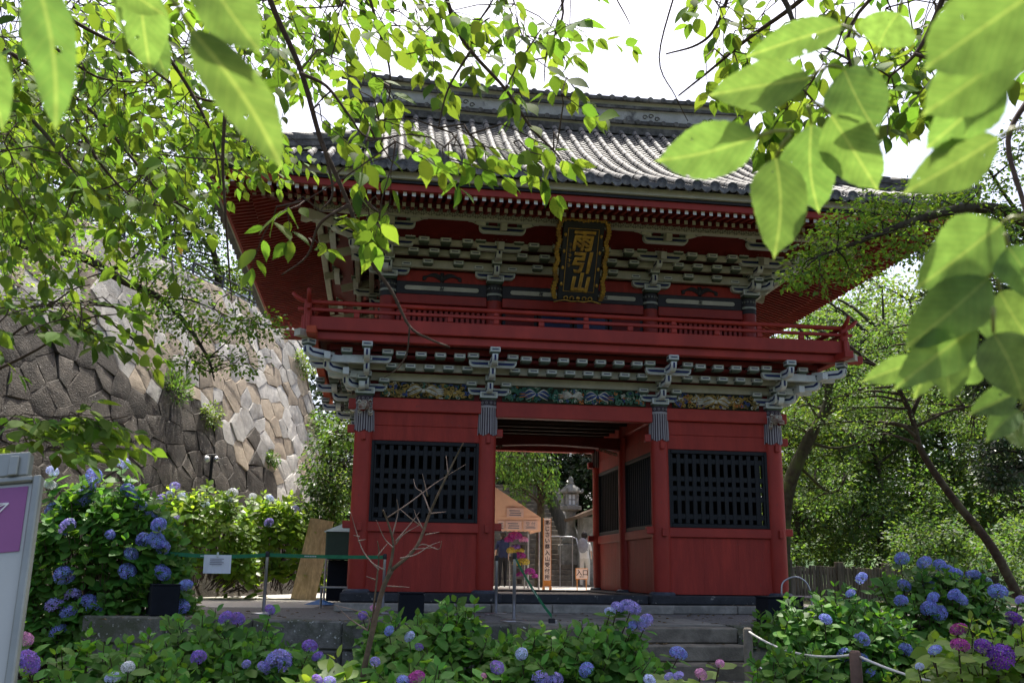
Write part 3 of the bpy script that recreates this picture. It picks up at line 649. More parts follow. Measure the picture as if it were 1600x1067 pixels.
# cove: red boards rising outward, scalloped band, interlaced-circle band
for i in range(3):
    a, b = e[i] + .1, e[i + 1] - .1
    for k in range(int((b - a) / .1)):
        w = (b - a) / int((b - a) / .1); x0 = a + w * k
        mb = MB(); mb.obox((x0 + w / 2, -.70, 5.40), (w / 2 - .004, 0, 0), (0, -.14, .095), (0, .008, .012)); mb.obj("cove_board", M_REDD, G)
for s in (0, -1, 1):
    mb = MB()
    if s == 0: mb.add([(-UB - .9, -.55, 5.30), (UB + .9, -.55, 5.30), (UB + .9, -1.0, 5.52), (-UB - .9, -1.0, 5.52)], [(0, 1, 2, 3)])
    else: mb.add([(s * (UB + .6), -.5, 5.30), (s * (UB + .6), DEP + .5, 5.30), (s * (UB + 1.05), DEP + 1, 5.52), (s * (UB + 1.05), -1, 5.52)], [(0, 1, 2, 3)])
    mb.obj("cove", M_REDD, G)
mb = MB(); n = 90
for k in range(n):
    x = -UB + 2 * UB * k / n; w = 2 * UB / n
    for j in range(2): mb.tube([(x, -.60 - .03 * j, 5.325 + .028 * j), (x + w / 2, -.63 - .03 * j, 5.360 + .028 * j), (x + w, -.60 - .03 * j, 5.325 + .028 * j)], .005, 4, 0, False)
mb.obj("zigzag_band", M_GRY, G)
M_DIAM = mat("patterned_band_ground", (0.50, 0.50, 0.42), 0.7, 0.15, 8, 0.05)
mb = MB(); mb.cbox(-UB - 1.1, UB + 1.1, -1.12, -1.02, 5.435, 5.60, .006); band = mb.obj("patterned_band", M_DIAM, G)
mb = MB(); r = .082; k = 0; x = -UB - 1.0
while x < UB + 1.0:
    for zc, dx in ((5.48, 0), (5.545, .058)):
        for q in range(14):
            a0, a1 = 2 * math.pi * q / 14, 2 * math.pi * (q + 1) / 14; vs = []
            for a, rr in ((a0, r), (a1, r), (a1, r - .0055), (a0, r - .0055)): vs.append((x + dx + rr * math.cos(a), -1.1225 - .0008 * (k % 3), zc + rr * math.sin(a)))
            if all(5.437 < v[2] < 5.598 for v in vs): mb.add(vs, [(0, 1, 2, 3)])
    x += .116; k += 1
mb.obj("interlaced_rings", M_BLK, band)
for s in (-1, 1):
    mb = MB(); mb.cbox(s * (UB + 1.1) - .05, s * (UB + 1.1) + .05, -1.1, DEP + 1.1, 5.455, 5.59, .006); mb.obj("patterned_band", M_DIAM, G)
for x in [v for c in (-UB, -UA, UA, UB) for v in (c - .34, c + .34)]:
    if abs(x) > UB: continue
    mb = MB(); s = 1 if any(abs(x - (c + .34)) < .01 for c in (-UB, -UA, UA, UB)) else -1
    mb.prism([(0, 0), (s * .05, 0), (s * .12, .02), (s * .20, .055), (s * .26, .06), (s * .26, .09), (0, .09)], lambda a_, b_, t: (x - s * .06 + a_, t, 5.375 + b_), -1.04, -1.0, 0)
    mb.tube([(x - s * .06 + s * (.17 + .02 * math.cos(q)), -1.045, 5.435 + .02 * math.sin(q)) for q in np.linspace(0, 5, 8)], .005, 4, 1)
    mb.obj("cloud_bracket", [M_DIAM, M_BLK], G)
# --- eaves: rafters, fascias
EX, EY0, EY1 = 5.45, -2.2, DEP + 2.2
def lift(a, half): return 0.07 * max(0.0, (abs(a) - half * .62) / (half * .38)) ** 2
def eave_side(k):
    """k: 0 front, 1 right, 2 back, 3 left -> map (a along, o outward from gate axis box, z)"""
    if k == 0: return lambda a, o, z: (a, -o, z)
    if k == 1: return lambda a, o, z: (UB + o + (EX - UB - 2.2) * 0 + 0.27, a + DEP / 2, z)
    if k == 2: return lambda a, o, z: (a, DEP + o, z)
    return lambda a, o, z: (-(UB + o + 0.27), a + DEP / 2, z)
raf_end_w = M_WHT
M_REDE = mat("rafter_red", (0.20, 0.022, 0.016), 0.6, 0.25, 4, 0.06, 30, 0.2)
extra = MB()
for k in range(4):
    f = eave_side(k); half = EX if k in (0, 2) else (EY1 - EY0) / 2; n = int(2 * (half - .12) / .1225)
    for row in range(2):
        for i in range(n):
            a = -(half - .12) + (i + .5) * 2 * (half - .12) / n; lf = lift(a, half)
            if row == 0: o0, o1, zA, zB = 1.45, 2.10, 5.50 + lf * .8, 5.375 + lf
            else:
                oin = max(0.1, abs(a) - (half - 2.2)); oin = min(oin, 1.5)
                o0, o1, zA, zB = oin, 1.70, 5.375 + (1.70 - oin) * .30 + lf * .5 * (oin / 1.7), 5.375 + lf * .85
            mb = MB() if (k == 0 or (k == 3 and row == 0)) else extra
            h = .032; w = .026
            vs = [f(a + sx * w, o, z + sz * h) for (o, z) in ((o0, zA), (o1, zB)) for sz in (-1, 1) for sx in (-1, 1)]
            fs = [(0, 1, 3, 2), (0, 4, 5, 1), (2, 3, 7, 6), (0, 2, 6, 4), (1, 5, 7, 3)]
            mb.add(vs, fs, 0); mb.add(vs, [(4, 6, 7, 5)], 1)
            if mb is not extra: mb.obj("flying_rafter" if row == 0 else "base_rafter", [M_REDE, M_WHT if row == 0 else M_CRM], G)
stuff(extra.obj("rafters", [M_REDE, M_CRM], G))
def strip(k, o0, o1, z0, z1, name, m, lf=1.0, nseg=24, hcut=0.0):
    """closed strip along an eave side following the corner lift"""
    f = eave_side(k); half = (EX if k in (0, 2) else (EY1 - EY0) / 2) + (o1 - 2.2 if o1 > 1.9 else 0) - hcut; mb = MB(); vs = []; nn = nseg + 1
    for i in range(nn):
        a = -half + 2 * half * i / nseg; d = lift(a, half) * lf
        for o, z in ((o0, z0), (o1, z0), (o1, z1), (o0, z1)): vs.append(f(a, o, z + d))
    fs = [tuple(i * 4 + q for q in (j, (j + 1) % 4)) + tuple((i + 1) * 4 + q for q in ((j + 1) % 4, j)) for i in range(nseg) for j in range(4)]
    fs += [(0, 1, 2, 3), tuple(nseg * 4 + q for q in (3, 2, 1, 0))]
    mb.add(vs, fs); return mb.obj(name, m, G)
for k in range(4):
    cut = 0 if k in (0, 2) else .12
    strip(k, 1.50, 1.64, 5.425, 5.47, "rafter_beam", M_REDD, .85, hcut=.6)
    strip(k, 2.04, 2.16, 5.400, 5.490, "eave_fascia", M_RED, 1, hcut=.05 + cut)
    strip(k, 2.02, 2.20, 5.492, 5.535, "eave_board", M_BLK, 1, hcut=.03 + cut)
    strip(k, 1.95, 2.25, 5.537, 5.635, "eave_plaster", M_CRM, 1, hcut=cut)
    # soffit boards above the rafters
    f = eave_side(k); half = EX if k in (0, 2) else (EY1 - EY0) / 2; mb = MB(); ns = 16; vs = []
    for i in range(ns + 1):
        a = -1 + 2 * i / ns
        for o, z in ((2.1, 5.415), (1.55, 5.515), (0.0, 6.0)): aa = a * (half - (2.2 - o) * (1 if o > 0 else 1)); vs.append(f(aa, o, z + lift(a * half, half) * (o / 2.1)))
    mb.add(vs, [(i * 3 + j, i * 3 + j + 1, (i + 1) * 3 + j + 1, (i + 1) * 3 + j) for i in range(ns) for j in range(2)]); mb.obj("soffit", M_REDD, G)
for s in (-1, 1):                                             # hip rafters with pale painted ends
    for yy, sy in ((EY0, -1), (EY1, 1)):
        mb = MB(); p1 = Vector((s * (EX - .05), yy - sy * .05, 5.50)); p0 = Vector((s * UB, 0 if sy < 0 else DEP, 5.55)); d = (p1 - p0) / 2; c = (p0 + p1) / 2; t = d.cross(Vector((0, 0, 1))).normalized() * .06
        mb.obox(c, d, t, (0, 0, .09)); mb.obj("hip_rafter", M_REDD, G)
        mb = MB(); q = p0 + (p1 - p0) * .42; dd = d.normalized() * .28; mb.obox(q - Vector((0, 0, .16)), dd, t * 1.2, (0, 0, .06)); mb.obox(q + dd * 1.0 - Vector((0, 0, .18)), dd * .18, t * 1.5, (0, 0, .08)); mb.obj("corner_bracket_end", M_DIAM, G)
# --- roof
def zprof(d): return 5.655 + .475 * d + .034 * max(d, 0) ** 2.2
RX, RY0, RY1 = 5.62, -2.36, DEP + 2.36; GX = 3.45; RMAX = DEP / 2 - RY0
M_TILE = mat("grey_roof_tile", (0.10, 0.10, 0.102), 0.68, 0.5, 13, 0.3, 50, 0.3, col2=(0.22, 0.215, 0.21), rnd=.25, fac2=(.48, .66))
M_TILEP = mat("pan_tile", (0.12, 0.12, 0.122), 0.65, 0.4, 9, 0.2, 50, 0.4, col2=(0.19, 0.185, 0.18), rnd=0, fac2=(.5, .7))
M_RIDGE = mat("ridge_plaster", (0.50, 0.51, 0.52), 0.7, 0.2, 5, 0.15, 30, 0.2, col2=(0.12, 0.12, 0.13), fac2=(.54, .66))
def rlift(x, y): 
    a = max(0, (abs(x) - 3.4) / 2.2); b = max(0, (abs(y - DEP / 2) - 2.2) / 2.2); return 0.07 * min(a, 1.1) ** 2 * min(b, 1.1) ** 2
def front_pt(x, d): y = RY0 + d; return Vector((x, y, zprof(d) + rlift(x, y)))
def side_pt(s, y, d): x = s * (RX - d); return Vector((x, y, zprof(d) + rlift(x, y)))
roof = MB()
# under sheet of the whole roof (keeps light out)
for sg in (0, 1):
    fy = (lambda y: y) if sg == 0 else (lambda y: DEP - y); vs = []; nx = 24; nd = 10
    for i in range(nx + 1):
        x = -1 + 2 * i / nx
        for j in range(nd + 1):
            d = RMAX * j / nd; lim = RX - min(d, RX - GX) ; p = front_pt(x * lim, d); vs.append((p.x, fy(p.y), p.z - .05))
    roof.add(vs, [((i * (nd + 1) + j), ((i + 1) * (nd + 1) + j), ((i + 1) * (nd + 1) + j + 1), (i * (nd + 1) + j + 1)) for i in range(nx) for j in range(nd)])
for s in (-1, 1):
    vs = []; nd = 5; ny = 16
    for i in range(ny + 1):
        for j in range(nd + 1):
            d = (RX - GX) * j / nd; yy = DEP / 2 + (-1 + 2 * i / ny) * (RMAX - d); p = side_pt(s, yy, d); vs.append((p.x, p.y, p.z - .05))
    roof.add(vs, [((i * (nd + 1) + j), ((i + 1) * (nd + 1) + j), ((i + 1) * (nd + 1) + j + 1), (i * (nd + 1) + j + 1)) for i in range(ny) for j in range(nd)])
    yg = [DEP / 2 - (RMAX - (RX - GX)), DEP / 2 + (RMAX - (RX - GX))]; zb = zprof(RX - GX)
    roof.add([(s * GX, yg[0], zb - .1), (s * GX, yg[1], zb - .1), (s * GX, DEP / 2, zprof(RMAX))], [(0, 1, 2)], 0)
roofo = roof.obj("roof", M_TILEP, G)
# round tiles: one shared segment, laid course by course
SEG = .245
def roundtile():
    mb = MB(); n = 8; vs = []
    for j, (t, r) in enumerate(((-.5, .056), (.44, .052), (.44, .048), (.5, .046))):
        for k in range(n + 1):
            a = math.pi * k / n; vs.append((math.cos(a) * r, t * SEG, math.sin(a) * r * 1.05))
    for j in range(3):
        for k in range(n): mb.add([vs[j * (n + 1) + k], vs[j * (n + 1) + k + 1], vs[(j + 1) * (n + 1) + k + 1], vs[(j + 1) * (n + 1) + k]], [(0, 1, 2, 3)])
    me = mb.mesh("round_tile", M_TILE); return smooth_angle(me, 50)
RT = roundtile()
def endtile():
    mb = MB(); mb.lathe([(.045, -.035), (.075, -.03), (.078, 0), (.060, .004), (.056, -.006), (0.02, -.004), (.012, .002)], 16)
    mb.v = [(a, -c, b) for a, b, c in mb.v]; return smooth_angle(mb.mesh("eave_end_tile", M_TILE), 40)
ET = endtile()
tiles_rest = MB(); cnt = 0
def put_tile(p0, p1, side_normal, single):
    """tile segment from p0 (lower) to p1 (upper)"""
    global cnt
    y = (p1 - p0).normalized(); x = Vector(side_normal); x = (x - y * x.dot(y)).normalized(); z = x.cross(y)
    j = random.uniform(-.006, .006); c = (p0 + p1) / 2 + x * j
    M = Matrix(((x.x, y.x, z.x, c.x), (x.y, y.y, z.y, c.y), (x.z, y.z, z.z, c.z), (0, 0, 0, 1)))
    if single: inst("round_tile", RT, roofo, M); cnt += 1
    else:
        tiles_rest.add([M @ v.co for v in RT.vertices], [tuple(p.vertices) for p in RT.polygons])
pans = MB()
def run(fn, dmax, side, front, vis):
    """one roll of round tiles plus the pan-tile courses beside it"""
    pts = [fn(0)]; d = 0
    while d < dmax - .05:
        p = pts[-1]; dd = SEG * .82; d = min(d + dd, dmax); pts.append(fn(d))
    for k in range(len(pts) - 1): put_tile(pts[k] + Vector((0, 0, .055)), pts[k + 1] + Vector((0, 0, .055)), side, vis(k))
nroll = 42; spx = 2 * (RX - .14) / nroll
cands = []
for i in range(nroll + 1):
    x = -(RX - .14) + i * spx; dmax = RMAX - .15 if abs(x) < GX else (RX - abs(x))
    if dmax < .1: continue
    run(lambda d: front_pt(x, d), dmax, (1, 0, 0), True, lambda k, x=x: (-3.3 < x < 4.2 and k < 11 and cnt < 300))
    inst("eave_end_tile", ET, roofo, Matrix.Translation(front_pt(x, -.03) + Vector((0, 0, .045))))
    run(lambda d: Vector((x, DEP - front_pt(x, d).y, front_pt(x, d).z)), dmax, (-1, 0, 0), False, lambda k: False)
    # pan courses between rolls: overlapping curved tiles, one shingle step every 7.5 cm
    if i < nroll:
        nd = int(dmax / .095)
        for j in range(nd + 1):
            d0 = j * .095 - .03; d1 = d0 + .13; 
            xa, xb = x + .045, x + spx - .045
            if abs(x + spx) > GX and x + spx > 0: xb_l = RX - d0; 
            vs = []
            for (d, dz) in ((d0, .034), (d1, .006)):
                for q in range(5):
                    u = q / 4; xx = xa + (xb - xa) * u; p = front_pt(xx, d); sag = -.035 * (1 - (2 * u - 1) ** 2); vs.append((p.x, p.y, p.z + dz + sag + .018))
            for q in range(5): v = vs[q]; vs.append((v[0], v[1], v[2] - .028))
            pans.add(vs, [(q, q + 1, 5 + q + 1, 5 + q) for q in range(4)] + [(10 + q, 10 + q + 1, q + 1, q) for q in range(4)])
nsr = 32; spy = 2 * (RMAX - .14) / nsr
for s in (-1, 1):
    for i in range(nsr + 1):
        y = DEP / 2 - (RMAX - .14) + i * spy; dmax = min(RX - GX, RMAX - abs(y - DEP / 2))
        if dmax < .1: continue
        run(lambda d: side_pt(s, y, d), dmax, (0, 1, 0), False, lambda k: False)
        mb_ = Matrix.Translation(side_pt(s, y, -.03) + Vector((0, 0, .045))) @ Matrix.Rotation(math.pi / 2 * s, 4, 'Z'); inst("eave_end_tile", ET, roofo, mb_)
stuff(tiles_rest.obj("round_tiles", M_TILE, roofo)); stuff(pans.obj("pan_tiles", M_TILEP, roofo))
# eave pan-tile lips: hanging curved front tiles
lip = MB(); n = 6; P = [(-.085 + .17 * k / n, -.05 * (1 - (2 * k / n - 1) ** 2)) for k in range(n + 1)]; P = P + [(a, b - .055 + .02 * abs(a) / .085) for a, b in P[::-1]]
lip.prism(P, lambda a, b, t: (a, t, b), -.02, .02); LIP = lip.mesh("eave_lip_tile", M_TILE)
for i in range(nroll):
    x = -(RX - .14) + (i + .5) * spx; inst("eave_lip_tile", LIP, roofo, Matrix.Translation(front_pt(x, -.015) + Vector((0, 0, .035))))
# ridges
M_DR = M_TILE
def ridge_stack(pts, w, h, name, courses=4, cap=.07):
    """stacked ridge: plaster core, tile courses projecting, round cap tiles"""
    pts = [Vector(p) for p in pts]; out = None
    for q in range(courses + 1):
        z0 = h * q / (courses + 1); z1 = z0 + h / (courses + 1) * .72; ww = w * (1.0 if q % 2 == 0 else 1.22); mb = MB(); vs = []
        for i, p in enumerate(pts):
            t = (pts[min(i + 1, len(pts) - 1)] - pts[max(i - 1, 0)]); t.z = 0; t.normalize(); s = Vector((-t.y, t.x, 0)) * ww / 2
            for a, z in ((-1, z0), (1, z0), (1, z1 + .02), (-1, z1 + .02)): vs.append(p + s * a + Vector((0, 0, z)))
        m = len(pts); fs = [tuple(i * 4 + x for x in (j, (j + 1) % 4)) + tuple((i + 1) * 4 + x for x in ((j + 1) % 4, j)) for i in range(m - 1) for j in range(4)] + [(0, 1, 2, 3), tuple((m - 1) * 4 + x for x in (3, 2, 1, 0))]
        mb.add(vs, fs); o = mb.obj("ridge_course", M_TILE if q % 2 else M_DR, roofo)
    L = sum((pts[i + 1] - pts[i]).length for i in range(len(pts) - 1)); n = max(3, int(L / .26)); mb = MB(); dens = []
    cp = MB(); acc = 0
    for i in range(len(pts) - 1):
        a, b = pts[i], pts[i + 1]; k = max(1, int((b - a).length / .25))
        for q in range(k):
            u0, u1 = q / k, (q + 1) / k; cp.tube([a.lerp(b, u0) + Vector((0, 0, h + .02)), a.lerp(b, u0 + (u1 - u0) * .92) + Vector((0, 0, h + .02))], [cap, cap * .93], 8); cp.obj("ridge_cap_tile", M_TILE, roofo, True); cp = MB()
zr = zprof(RMAX) - .16
ridge_pts = [(-3.80 + 7.6 * k / 12, DEP / 2, zr + .06 * abs(-1 + k / 6) ** 2) for k in range(13)]
for (w, h0, h1, m, nm) in ((.52, -.02, .12, M_TILE, "ridge_course"), (.40, .12, .20, M_CRM, "ridge_plaster"), (.50, .20, .27, M_TILE, "ridge_course"), (.36, .27, .53, M_RIDGE, "ridge_panel"), (.46, .53, .59, M_TILE, "ridge_course"), (.40, .59, .68, M_CRM, "ridge_plaster"), (.52, .68, .75, M_TILE, "ridge_course")):
    mb = MB(); vs = []
    for p in ridge_pts:
        for a, z in ((-1, h0), (1, h0), (1, h1), (-1, h1)): vs.append((p[0], p[1] + a * w / 2, p[2] + z))
    mb.add(vs, [tuple(i * 4 + x for x in (j, (j + 1) % 4)) + tuple((i + 1) * 4 + x for x in ((j + 1) % 4, j)) for i in range(12) for j in range(4)] + [(0, 1, 2, 3), (51, 50, 49, 48)]); mb.obj(nm, m, roofo)
discs = MB()
for k in range(30):
    u = k / 30; x = -3.80 + 7.6 * u; z = zr + .06 * abs(-1 + 2 * u) ** 2 + .77
    cp = MB(); cp.tube([(x, DEP / 2, z), (x + .235, DEP / 2, z)], [.085, .078], 10); cp.obj("ridge_cap_tile", M_TILE, roofo); cp = discs
    for s in (-1, 1):
        cp.lathe([(.05, 0), (.06, .01), (.05, .02)], 10, (0, 0, 0)); 
        nv = 30; cp.v[-nv:] = [(x + .12 + a, DEP / 2 + s * (.27 + c), z - .05 + b) for a, b, c in cp.v[-nv:]]
        cp.lathe([(.045, 0), (.055, .01), (.045, .02)], 10, (0, 0, 0)); cp.v[-nv:] = [(x + .12 + a, DEP / 2 + s * (.25 + c), z - .53 + b) for a, b, c in cp.v[-nv:]]
stuff(discs.obj("ridge_disc_tiles", M_TILE, roofo))
mb = MB()                                                      # cloud reliefs on the ridge panel
for k in range(6):
    x = -3.0 + k * 1.2
    for q in range(3): mb.tube([(x + .12 * q + .05 * math.cos(a) * (1 - a / 12), DEP / 2 - .185, zr + .40 + .03 * math.sin(q * 2) + .05 * math.sin(a) * (1 - a / 12)) for a in np.linspace(0, 6, 9)], .010, 5)
mb.obj("ridge_relief", M_TILE, roofo, True)
def oni(c, d, sc):
    """ridge-end ogre tile: horned shield with a round boss"""
    d = Vector(d).normalized(); t = Vector((-d.y, d.x, 0)); mb = MB(); c = Vector(c)
    P = [(-.20, -.15), (-.26, .05), (-.22, .25), (-.16, .42), (-.20, .56), (-.08, .48), (0, .54), (.08, .48), (.20, .56), (.16, .42), (.22, .25), (.26, .05), (.20, -.15)]
    mb.prism([(a * sc, b * sc) for a, b in P], lambda a, b, q: tuple(c + t * a + Vector((0, 0, b)) + d * q), -.04 * sc, .05 * sc)
    mb.ball(tuple(c + d * .06 * sc + Vector((0, 0, .2 * sc))), .10 * sc, 8, 6); mb.ball(tuple(c + d * .07 * sc + Vector((0, 0, .02 * sc))), .07 * sc, 8, 5)
    mb.tube([c + Vector((0, 0, .56 * sc)) - d * .15 * sc, c + Vector((0, 0, .60 * sc)) + d * .16 * sc], .075 * sc, 10)
    mb.obj("ogre_tile", M_TILE, roofo)
for s in (-1, 1):
    oni((s * 3.84, DEP / 2, zr + .25), (s, 0, 0), 1.05)
    for sy in (-1, 1):
        yf = (lambda y: y) if sy < 0 else (lambda y: DEP - y)
        pts = []
        for k in range(9):                                     # descending ridge along the gable edge
            d = RMAX - .15 - (RMAX - .15 - 1.75) * k / 8; p = front_pt(s * (GX - .12), d); pts.append((p.x, yf(p.y), p.z + .03))
        ridge_stack(pts, .24, .26, "descending_ridge"); oni((pts[-1][0], pts[-1][1] + sy * .08, pts[-1][2] + .12), (0, sy, 0), .62)
        pts = []
        for k in range(9):                                     # corner ridge along the hip
            d = (RX - GX) * (1 - k / 8) + .02; x = s * (RX - d); p = front_pt(x, d); pts.append((p.x, yf(p.y), p.z + .03))
        ridge_stack(pts, .22, .22, "corner_ridge", 3); dv = Vector((s, sy, 0)).normalized(); oni(Vector(pts[-1]) + dv * .06 + Vector((0, 0, .10)), dv, .42)
# --- name plaque hung under the eaves
plq = empty("name_plaque", (-.11, -1.05, 4.90), "black tablet with gilded wavy frame and raised gold characters hung under the eaves", "plaque")
ph_, pw_ = 1.30, .62; plq.scale = (1.02, 1, .93)
tlt = math.radians(27); plq.rotation_euler = (tlt, 0, 0)
mb = MB(); mb.cbox(-pw_ / 2, pw_ / 2, -.03, .03, -ph_ / 2, ph_ / 2, .01); mb.obj("tablet", M_BLK, plq)
mb = MB()
for x0, x1, zz0, zz1 in ((-.235, -.227, -.50, .53), (.227, .235, -.50, .53), (-.235, .235, .522, .53), (-.235, .235, -.508, -.50)): mb.box(x0, x1, -.036, -.0305, zz0, zz1)
mb.obj("inner_border", M_GOLD, plq)
fr_ = MB()
def wavy(p0, p1, n, amp, nrm):
    p0 = Vector(p0); p1 = Vector(p1); t = (p1 - p0) / n; nrm = Vector(nrm)
    for k in range(n):
        w = abs(math.sin(math.pi * (k + .5) / n * (4 if n > 20 else 2))); c = p0 + t * (k + .5) + nrm * amp * w; fr_.obox(c, t * .40, Vector((0, -.05, 0)), nrm * (.026 + .010 * (k % 2)), 0)
wavy((-.345, 0, -.64), (-.345, 0, .64), 44, .035, (-1, 0, 0)); wavy((.345, 0, -.64), (.345, 0, .64), 44, .035, (1, 0, 0)); wavy((-.34, 0, .66), (.34, 0, .66), 20, .025, (0, 0, 1))
fr_.obj("gilded_frame", M_GOLD, plq)
mb = MB()
for s in (-1, 1):
    mb.tube(crv([(0, -.04, -.66), (s * .10, -.04, -.67), (s * .20, -.04, -.65), (s * .36, -.04, -.69)], 4), .014, 6)
    for q in (-1, 1): mb.tube([(s * .14 + q * (.045 + .03 * math.cos(a)), -.045, -.615 + .03 * math.sin(a)) for a in np.linspace(-1, 4, 8)], .010, 5)
mb.ball((0, -.05, -.61), (.032, .02, .032), 10, 6); mb.obj("scroll_ornament", M_GOLD, plq, True)
for s in (-1, 1):
    for k in range(4): mb = MB(); mb.ball((s * .27, -.035, .42 - k * .27), (.022, .012, .035), 8, 5); mb.obj("frame_stud", M_GOLD, plq, True)
def text_mesh(body, size, extrude, name, m, shear=0.0, sx=1.0, bev=0.0, offset=0.0):
    cu = bpy.data.curves.new(name, 'FONT'); cu.body = body; cu.size = size; cu.extrude = extrude; cu.align_x = 'CENTER'; cu.align_y = 'CENTER'; cu.shear = shear; cu.bevel_depth = bev; cu.offset = offset; cu.resolution_u = 3
    o = bpy.data.objects.new("tmp", cu); COL.objects.link(o); dg = bpy.context.evaluated_depsgraph_get(); me = bpy.data.meshes.new_from_object(o.evaluated_get(dg)); bpy.data.objects.remove(o); bpy.data.curves.remove(cu)
    me.name = name; me.materials.clear(); me.materials.append(m)
    v = np.zeros(len(me.vertices) * 3); me.vertices.foreach_get("co", v); v = v.reshape(-1, 3)
    if len(v):
        mn, mx = v.min(0), v.max(0); v[:, :2] -= ((mn + mx) / 2)[:2]; v[:, 0] *= sx
        v = np.stack([v[:, 0], -v[:, 2], v[:, 1]], 1)                  # stand upright, facing -y
        me.vertices.foreach_set("co", v.ravel())
    me.update(); return me
for ch, z, sz in (("雨", .33, .36), ("引", -.02, .36), ("山", -.35, .33)):
    me = text_mesh(ch, sz, .008, "gold_character", M_GOLD, .12, .92, .012, .004); inst("gold_character", me, plq, Matrix.Translation((.015, -.034, z)))
mb = MB(); rg = random.Random(3)
for k in range(5):                                              # small signature strokes, too worn to read
    z = .26 - k * .085
    for q in range(4): mb.box(-.185 - .02 * (q % 2) , -.165 + .015 * (q % 3) - .012, -.034, -.0305, z - .026 + q * .015, z - .021 + q * .015)
    mb.box(-.178, -.172, -.0345, -.031, z - .03, z + .03)
mb.obj("signature_strokes", M_GOLD, plq)
# ================================================================== ground, terrace, steps
M_SOIL = mat("dark_soil", (0.06, 0.05, 0.035), 0.95, 0.4, 3, 0.5, 25, 0.1, col2=(0.04, 0.06, 0.025))
M_GRAV = mat("grey_gravel", (0.20, 0.19, 0.175), 0.9, 0.45, 60, 0.8, 110, 0.15, col2=(0.14, 0.13, 0.12))
M_PAVE = mat("paving_stone", (0.23, 0.215, 0.185), 0.85, 0.25, 5, 0.25, 50, 0.15, col2=(0.16, 0.15, 0.13), rnd=.18)
M_KERB = mat("mossy_kerb_stone", (0.13, 0.125, 0.11), 0.9, 0.4, 9, 0.4, 40, 0.1, col2=(0.07, 0.075, 0.05), spots=((0.38, 0.38, 0.35), 22, 0.64), rnd=.15)
M_CONC = mat("worn_concrete", (0.21, 0.185, 0.15), 0.9, 0.3, 6, 0.3, 50, 0.1, col2=(0.12, 0.105, 0.085), rnd=.08)
mb = MB(); mb.add([(-600, -600, -1.3), (600, -600, -1.3), (600, 600, -1.3), (-600, 600, -1.3)], [(0, 1, 2, 3)]); struct(mb.obj("ground", M_SOIL))
TZ = -.275
edge = [(-6.4, -2.15), (-2.3, -3.58), (-1.32, -3.75), (1.0, -3.78), (2.5, -3.70), (9.0, -2.2)]
poly = [(-14, .9), (-6.7, .9)] + edge + [(60, 6.0), (60, 60), (-14, 60)]
mb = MB(); mb.prism(poly, lambda a, b, t: (a, b, t), -1.29, TZ); terr = struct(mb.obj("terrace", M_GRAV))
for i in range(len(edge) - 1):                                   # kerb stones along the terrace edge
    if i == 2: continue
    p, q = Vector((*edge[i], 0)), Vector((*edge[i + 1], 0)); L = (q - p).length; n = max(1, round(L / 1.15)); t = (q - p) / L; nn = Vector((t.y, -t.x, 0))
    for k in range(n):
        for row in range(2):
            a0 = L * k / n + .005; a1 = L * (k + 1) / n - .005; m2 = MB(); j = random.uniform(-.012, .012)
            m2.cbox(a0, a1, -.06 + j, .30, TZ - .30 - row * .36, TZ + .012 + random.uniform(-.004, .004) - row * .318, .02)
            m2.v = [tuple(p + t * v[0] - nn * v[1] + Vector((0, 0, v[2]))) for v in m2.v]; m2.obj("kerb_stone", M_KERB, terr)
# paving slabs from the steps to the gate
rg = random.Random(12); y = -3.74; row = 0
while y < -.66:
    d = rg.uniform(.42, .60); d = min(d, -.64 - y)
    if d < .12: break
    x = -1.32 - .02 * row; cuts = [x]
    while cuts[-1] < 1.0: cuts.append(cuts[-1] + rg.uniform(.5, .85))
    cuts[-1] = 1.0
    if len(cuts) > 2 and cuts[-1] - cuts[-2] < .3: cuts.pop(-2)
    for k in range(len(cuts) - 1):
        j = [rg.uniform(-.03, .03) for _ in range(2)]; P = [(cuts[k] + .006, y + .006), (cuts[k + 1] - .006 , y + .006), (cuts[k + 1] - .006 + j[0] * (k < len(cuts) - 2), y + d - .006), (cuts[k] + .006 + (j[1] if k else 0), y + d - .006)]
        mb = MB(); mb.prism(P, lambda a, b, t: (a, b, t), TZ - .05, TZ + .012 + rg.uniform(0, .006)); mb.obj("paving_slab", M_PAVE, terr)
    y += d; row += 1
steps = empty("stone_steps", (-.16, -3.8, -1.3), "worn concrete steps with mossy side wall leading up to the terrace", "steps")
SO = Vector((-.16, -3.8, -1.3))
for k in range(6):
    z1 = TZ + .005 - .165 * k; y1 = -3.775 - .31 * k
    mb = MB(); mb.cbox(-1.30, .98, y1 - .315, y1 - (.0 if k else .0) + (.0), z1 - .165, z1 - .165 + .163, .014); mb.shift(-SO); mb.obj("step", M_CONC, steps)
for x0, x1 in ((.985, 1.20), (-1.52, -1.305)):
    mb = MB(); P = [(-3.70, TZ + .02), (-3.70, -1.3), (-5.7, -1.3), (-5.7, -1.22), (-3.95, TZ + .02)]
    mb.prism(P, lambda a, b, t: (t, a, b), x0, x1); mb.shift(-SO); mb.obj("side_wall", M_KERB, steps)
mb = MB(); mb.prism([(-4.0, TZ - .16), (-4.0, -1.3), (-5.6, -1.3), (-5.6, -1.15)], lambda a, b, t: (t, a, b), -1.29, .975); mb.shift(-SO); mb.obj("step_base", M_KERB, steps)
